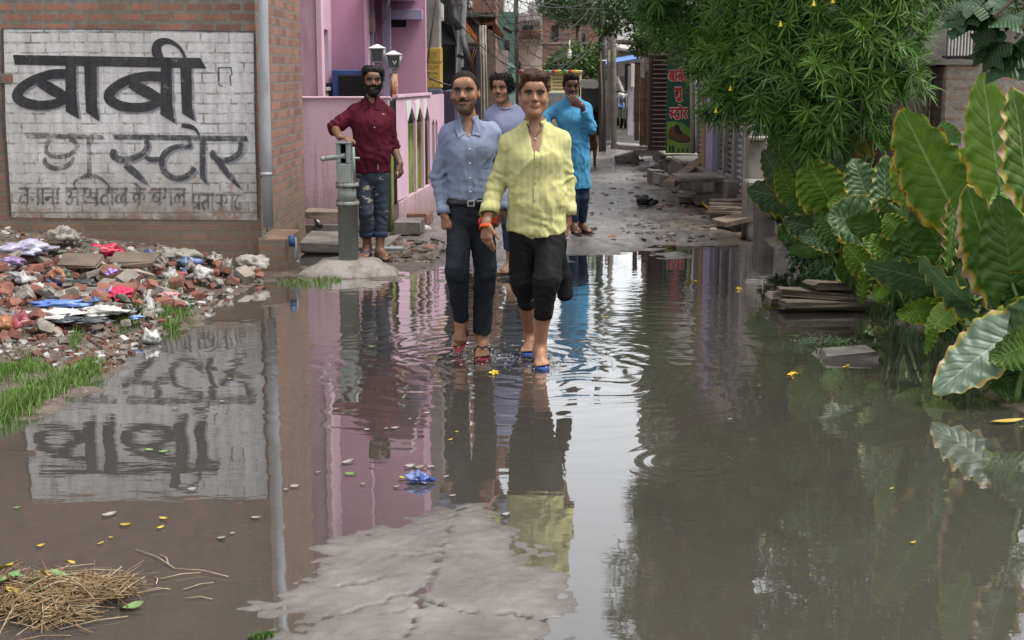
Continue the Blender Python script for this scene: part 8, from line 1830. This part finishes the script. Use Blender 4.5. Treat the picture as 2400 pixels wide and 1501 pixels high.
leafy_tree("pole_creeper", "green creeper climbing the dark round steel pole", "creeper", P(1407, 340, 29.4), P(1407, 120, 29.4), [(1404, 40, 14, 29.4), (1404, 75, 12, 29.4), (1403, 105, 11, 29.4), (1405, 10, 16, 29.4), (1402, 140, 9, 29.4)], 40, .10, (.04, .09, .03), (.10, .18, .06), 34, .03)
leafy_tree("yard_tree", "small tree peeking between the concrete pole and the steel pole", "tree", P(1052, 300, 26), P(1052, 80, 26), [(1055, 25, 22, 26), (1045, 5, 22, 26), (1062, -30, 30, 26)], 40, .12, (.05, .10, .03), (.10, .18, .05), 35, .07)
leafy_tree("shade_toned_shrub", "dense backing shrub behind the elephant ears, deep shade put into its leaf colour", "shrub", (3.6, 13.9, .1), (3.6, 13.8, .8), [(1870, 350, 75, 13.6), (1960, 400, 90, 13.4), (2050, 340, 90, 13.4), (2100, 430, 90, 13.2), (1850, 470, 60, 13.6), (1930, 500, 80, 13.2), (2050, 520, 90, 13.0), (1980, 290, 80, 13.8), (2110, 280, 70, 13.4), (2000, 130, 140, 14.2), (1860, 180, 110, 14.2)], 40, .12, (.018, .040, .012), (.035, .075, .020), 36, .05)  # added as a backing; its leaf tones carry the deep shade
leafy_tree("bank_weed", "low leafy weeds at the water's edge under the farthest elephant ears", "weed", GP(1900, 630), GP(1900, 630) + Vector((0, 0, .12)), [(1880, 600, 34, 11.9), (1920, 640, 30, 11.2), (1860, 560, 28, 12.4), (1950, 650, 26, 10.9)], 40, .06, (.03, .075, .03), (.07, .15, .06), 37, .015)
# lobed leaves of a nearer tree reaching in at the top right
M_LOBE = leaf_mat("dark_lobed_leaf", (.030, .075, .026), (.020, .055, .020), (.032, .08, .028), None, None, .9, .42)
def lobed(parent, p, d, n_, L, seed):
    r0 = random.Random(seed); p, d = np.asarray(p, float), nrm(d); n_ = nrm(np.asarray(n_, float) - d * (np.asarray(n_) @ d)); s_ = np.cross(d, n_); pts = []
    prof = [(0, .02), (-.12, .22), (.05, .42), (.22, .30), (.30, .24), (.42, .50), (.55, .34), (.60, .20), (.78, .24), (1.0, .0)]; out = [(a, w) for a, w in prof] + [(a, -w) for a, w in prof[::-1][1:]]
    vs = [p + d * a * L + s_ * w * L * r0.uniform(.9, 1.1) + n_ * (-.25 * L * a * a - .22 * L * abs(w) + .03 * r0.uniform(-1, 1) * L) for a, w in out]; m = len(prof); ce = [p + d * a * L + n_ * (-.25 * L * a * a) for a, w in prof]
    b = MB(); V = vs + ce; fs = []
    k = len(vs)
    for i in range(m - 1): fs += [(i, i + 1, k + i + 1, k + i), (len(vs) - 1 - i + (1 if i == 0 else 0) if i else 0, k + i, k + i + 1, len(vs) - 1 - i)]
    fs = []
    R_ = list(range(m)); Ln = [0] + [len(vs) - i for i in range(1, m - 1)] + [m - 1]
    for i in range(m - 1): fs += [(R_[i], R_[i + 1], k + i + 1, k + i), (Ln[i], k + i, k + i + 1, Ln[i + 1])]
    b._add([tuple(v) for v in V], [tuple(dict.fromkeys(f)) for f in fs], True); o = b.obj("leaf", M_LOBE, parent); uv = [(a, .5 + w) for a, w in out] + [(a, .5) for a, w in prof]; add_uv(o.data, uv); return o
Yf = 5.0; r = thing("lobed_leaf_tree", "dark lobed leaf branch hanging in from the top right corner, out of focus", "tree", (3.3, 5.6, .1)); hub = P(2560, -120, Yf + .2)
part(r, "trunk", M_BARK, lambda b: b.tube([(3.3, 5.6, -.1), (3.2, 5.5, 1.2), tuple(hub)], [.07, .06, .035], 8))
rl = random.Random(8)
for (sx, sy), tips in (((2330, 40), [(2262, 18), (2300, 70), (2280, -20)]), ((2380, 90), [(2290, 110), (2335, 130), (2395, 165)]), ((2360, -10), [(2235, 55), (2320, 20)]), ((2420, 60), [(2360, 185), (2420, 180), (2380, 30)])):
    e = P(sx, sy, Yf + rl.uniform(-.15, .15)); part(r, "branch", M_BARK, lambda b: b.tube([hub, hub.lerp(e, .5) + Vector((0, 0, .04)), e], [.02, .012, .006], 6))
    for tx, ty in tips:
        for q_ in range(2):
            bp = e.lerp(P(tx, ty, Yf), .3 + .25 * q_); d = A3(P(tx + rl.uniform(-40, 40), ty + rl.uniform(-15, 45), Yf + rl.uniform(-.1, .1)) - bp); lobed(r, A3(bp), d, V3(rl.uniform(-.5, .3), -.6, .7), rl.uniform(.11, .17), rl.randint(0, 999))
set_props(MB().prism([P(2321, 108, 6.5), P(2325, 108, 6.5), P(2331, 150, 6.5), P(2344, 190, 6.5), P(2338, 192, 6.5), P(2326, 152, 6.5)], (0, .004, 0)).obj("ribbon", pmat("teal_plastic", (.08, .32, .27), None, 9, .4, 0)), "thin teal plastic strip dangling before the ruined wall", "strip")
set_props(MB().tube([P(2312, 250, 10.6), P(2316, 190, 10.6), P(2320, 130, 10.6)], [.03, .026, .022], 8).obj("stem", M_BARK), "dark bare stem standing behind the tall upright leaf", "stem")

# ---------------------------------------------------------------- grass and floating weed
M_GRASS = tint_leaf_mat("grass_blade", .5, .25)
def grass(name, lab, patches, seed, h=(.028, .08), c0=(.06, .13, .02), c1=(.16, .27, .05)):
    g = np.random.default_rng(seed); pts = []
    for (px0, py0, px1, py1, wd, n) in patches:
        u = g.random(n); px = px0 + (px1 - px0) * u + g.normal(0, wd * .35, n); py = py0 + (py1 - py0) * u + g.normal(0, wd * .35, n)
        for a, b_ in zip(px, py): q_ = G(a, b_, .01); pts.append((q_.x, q_.y))
    pts = np.array(pts); z = np.maximum(ground_fields(pts[:, 0], pts[:, 1])[0], -.015); n = len(pts); a = g.uniform(0, 6.28, n); l = g.uniform(h[0], h[1], n) * (1 + .4 * fbm(pts[:, 0] * 4, pts[:, 1] * 4, None, 2, 9)); bend = g.uniform(.1, .7, n); d = np.stack([np.cos(a), np.sin(a), 0 * a], 1); s_ = np.stack([-np.sin(a + .6), np.cos(a + .6), 0 * a], 1) * .0026; c = np.column_stack([pts, z]); up = V3(0, 0, 1); vs = []
    for u, w in ((0, 1), (.5, .85), (1, .1)): p = c + up * (l * u * (1 - .25 * bend * u))[:, None] + d * (l * bend * u * u)[:, None]; vs += [p - s_ * w, p + s_ * w]
    V = np.stack(vs, 1).reshape(-1, 3); b = np.arange(n)[:, None] * 6; F = np.concatenate([b + np.array([0, 1, 3, 2]), b + np.array([2, 3, 5, 4])]); f = np.repeat(g.random(n), 6)[:, None]; o = np_obj(name, V, F, M_GRASS, None, True); add_col(o.data, "Tint", np.array(c0) * (1 - f) + np.array(c1) * f); set_props(o, lab, "grass", kind="stuff")
grass("grass", "fresh green grass fringe along the left water's edge", [(-20, 985, 90, 935, 34, 1500), (60, 945, 235, 868, 26, 1500), (-10, 905, 90, 880, 26, 500), (60, 880, 130, 890, 20, 200), (280, 778, 330, 760, 22, 420), (330, 745, 450, 735, 28, 1500), (350, 710, 420, 690, 24, 450), (380, 770, 420, 770, 14, 250), (170, 830, 190, 820, 14, 90)], 1)
grass("grass", "short grass at the foot of the pump footing", [(655, 662, 800, 655, 12, 420), (700, 668, 780, 668, 8, 160), (540, 645, 595, 648, 14, 420), (520, 625, 560, 640, 14, 220), (120, 600, 170, 610, 12, 60), (150, 590, 60, 580, 10, 60)], 2, (.015, .055))
grass("grass", "small mossy grass tuft on the wet concrete at the bottom", [(585, 1490, 640, 1486, 7, 420)], 3, (.012, .03), (.05, .10, .02), (.11, .18, .04))
grass("grass", "thin weeds along the right bank under the leaves", [(2100, 770, 2400, 930, 22, 900), (1900, 680, 2100, 745, 16, 500)], 4, (.03, .12), (.04, .09, .02), (.10, .18, .05))
def weed(px, py, lab, seed, n, w, d):
    g = np.random.default_rng(seed); c = A3(G(px, py)); b = MB()
    for _ in range(n):
        p = c + V3(g.normal(0, w), g.normal(0, d), .008 + abs(g.normal(0, .012))); a = g.uniform(0, 6.28); v = V3(cos(a), sin(a), g.uniform(.0, .5)) * g.uniform(.010, .024); s_ = V3(-sin(a), cos(a), 0) * .006; b._add([tuple(p), tuple(p + v * .5 + s_), tuple(p + v), tuple(p + v * .5 - s_)], [(0, 1, 2, 3)])
    set_props(b.obj("floating_weed", pmat("pond_weed_" + str(seed), (.07, .12, .05), (.04, .07, .03), 20, .5, 0)), lab, "weed", kind="stuff")
weed(1940, 806, "mat of tiny floating weed behind the flat grey block", 5, 420, .10, .09)
leafy_tree("water_plant", "small broad leaved sprig stuck to the left of the flat grey block", "sprig", G(1925, 838) , G(1925, 838) + Vector((0, 0, .05)), [(1912, 828, 14, 8.35), (1935, 832, 12, 8.3), (1922, 845, 9, 8.2)], 6, .045, (.05, .11, .03), (.10, .19, .06), 38, .005)
put = G(2360, 993); put_o = flat_leaf("floating_leaf", M_LEAFY, .18, .05); o = bpy.data.objects.new("floating_leaf", put_o); o.location = put + Vector((0, 0, .01)); o.rotation_euler = (0, 0, .2); COL.objects.link(o); set_props(o, "long yellow blade leaf floating at the right picture edge", "leaf")
# ---------------------------------------------------------------- drops thrown up by the walkers
b = MB(); g = np.random.default_rng(12)
for (px, py, n, w) in ((1130, 838, 70, .10), (1266, 858, 95, .12), (1240, 832, 40, .09), (1076, 822, 55, .13), (1190, 845, 40, .2)):
    c = A3(G(px, py))
    for _ in range(n): r_ = abs(g.normal(0, w)); a = g.uniform(0, 6.28); b.ball((c[0] + r_ * cos(a), c[1] + r_ * sin(a) * .8, abs(g.normal(.004, .022)) + .003), g.uniform(.0018, .006), 6, 4)
t = NT("splash_water"); t.set(col=(.9, .92, .95), rough=.08, trans=.7); t.b.inputs["IOR"].default_value = 1.33; set_props(b.obj("splash", t.m), "small drops splashing round the walkers' feet", "splash", kind="stuff")
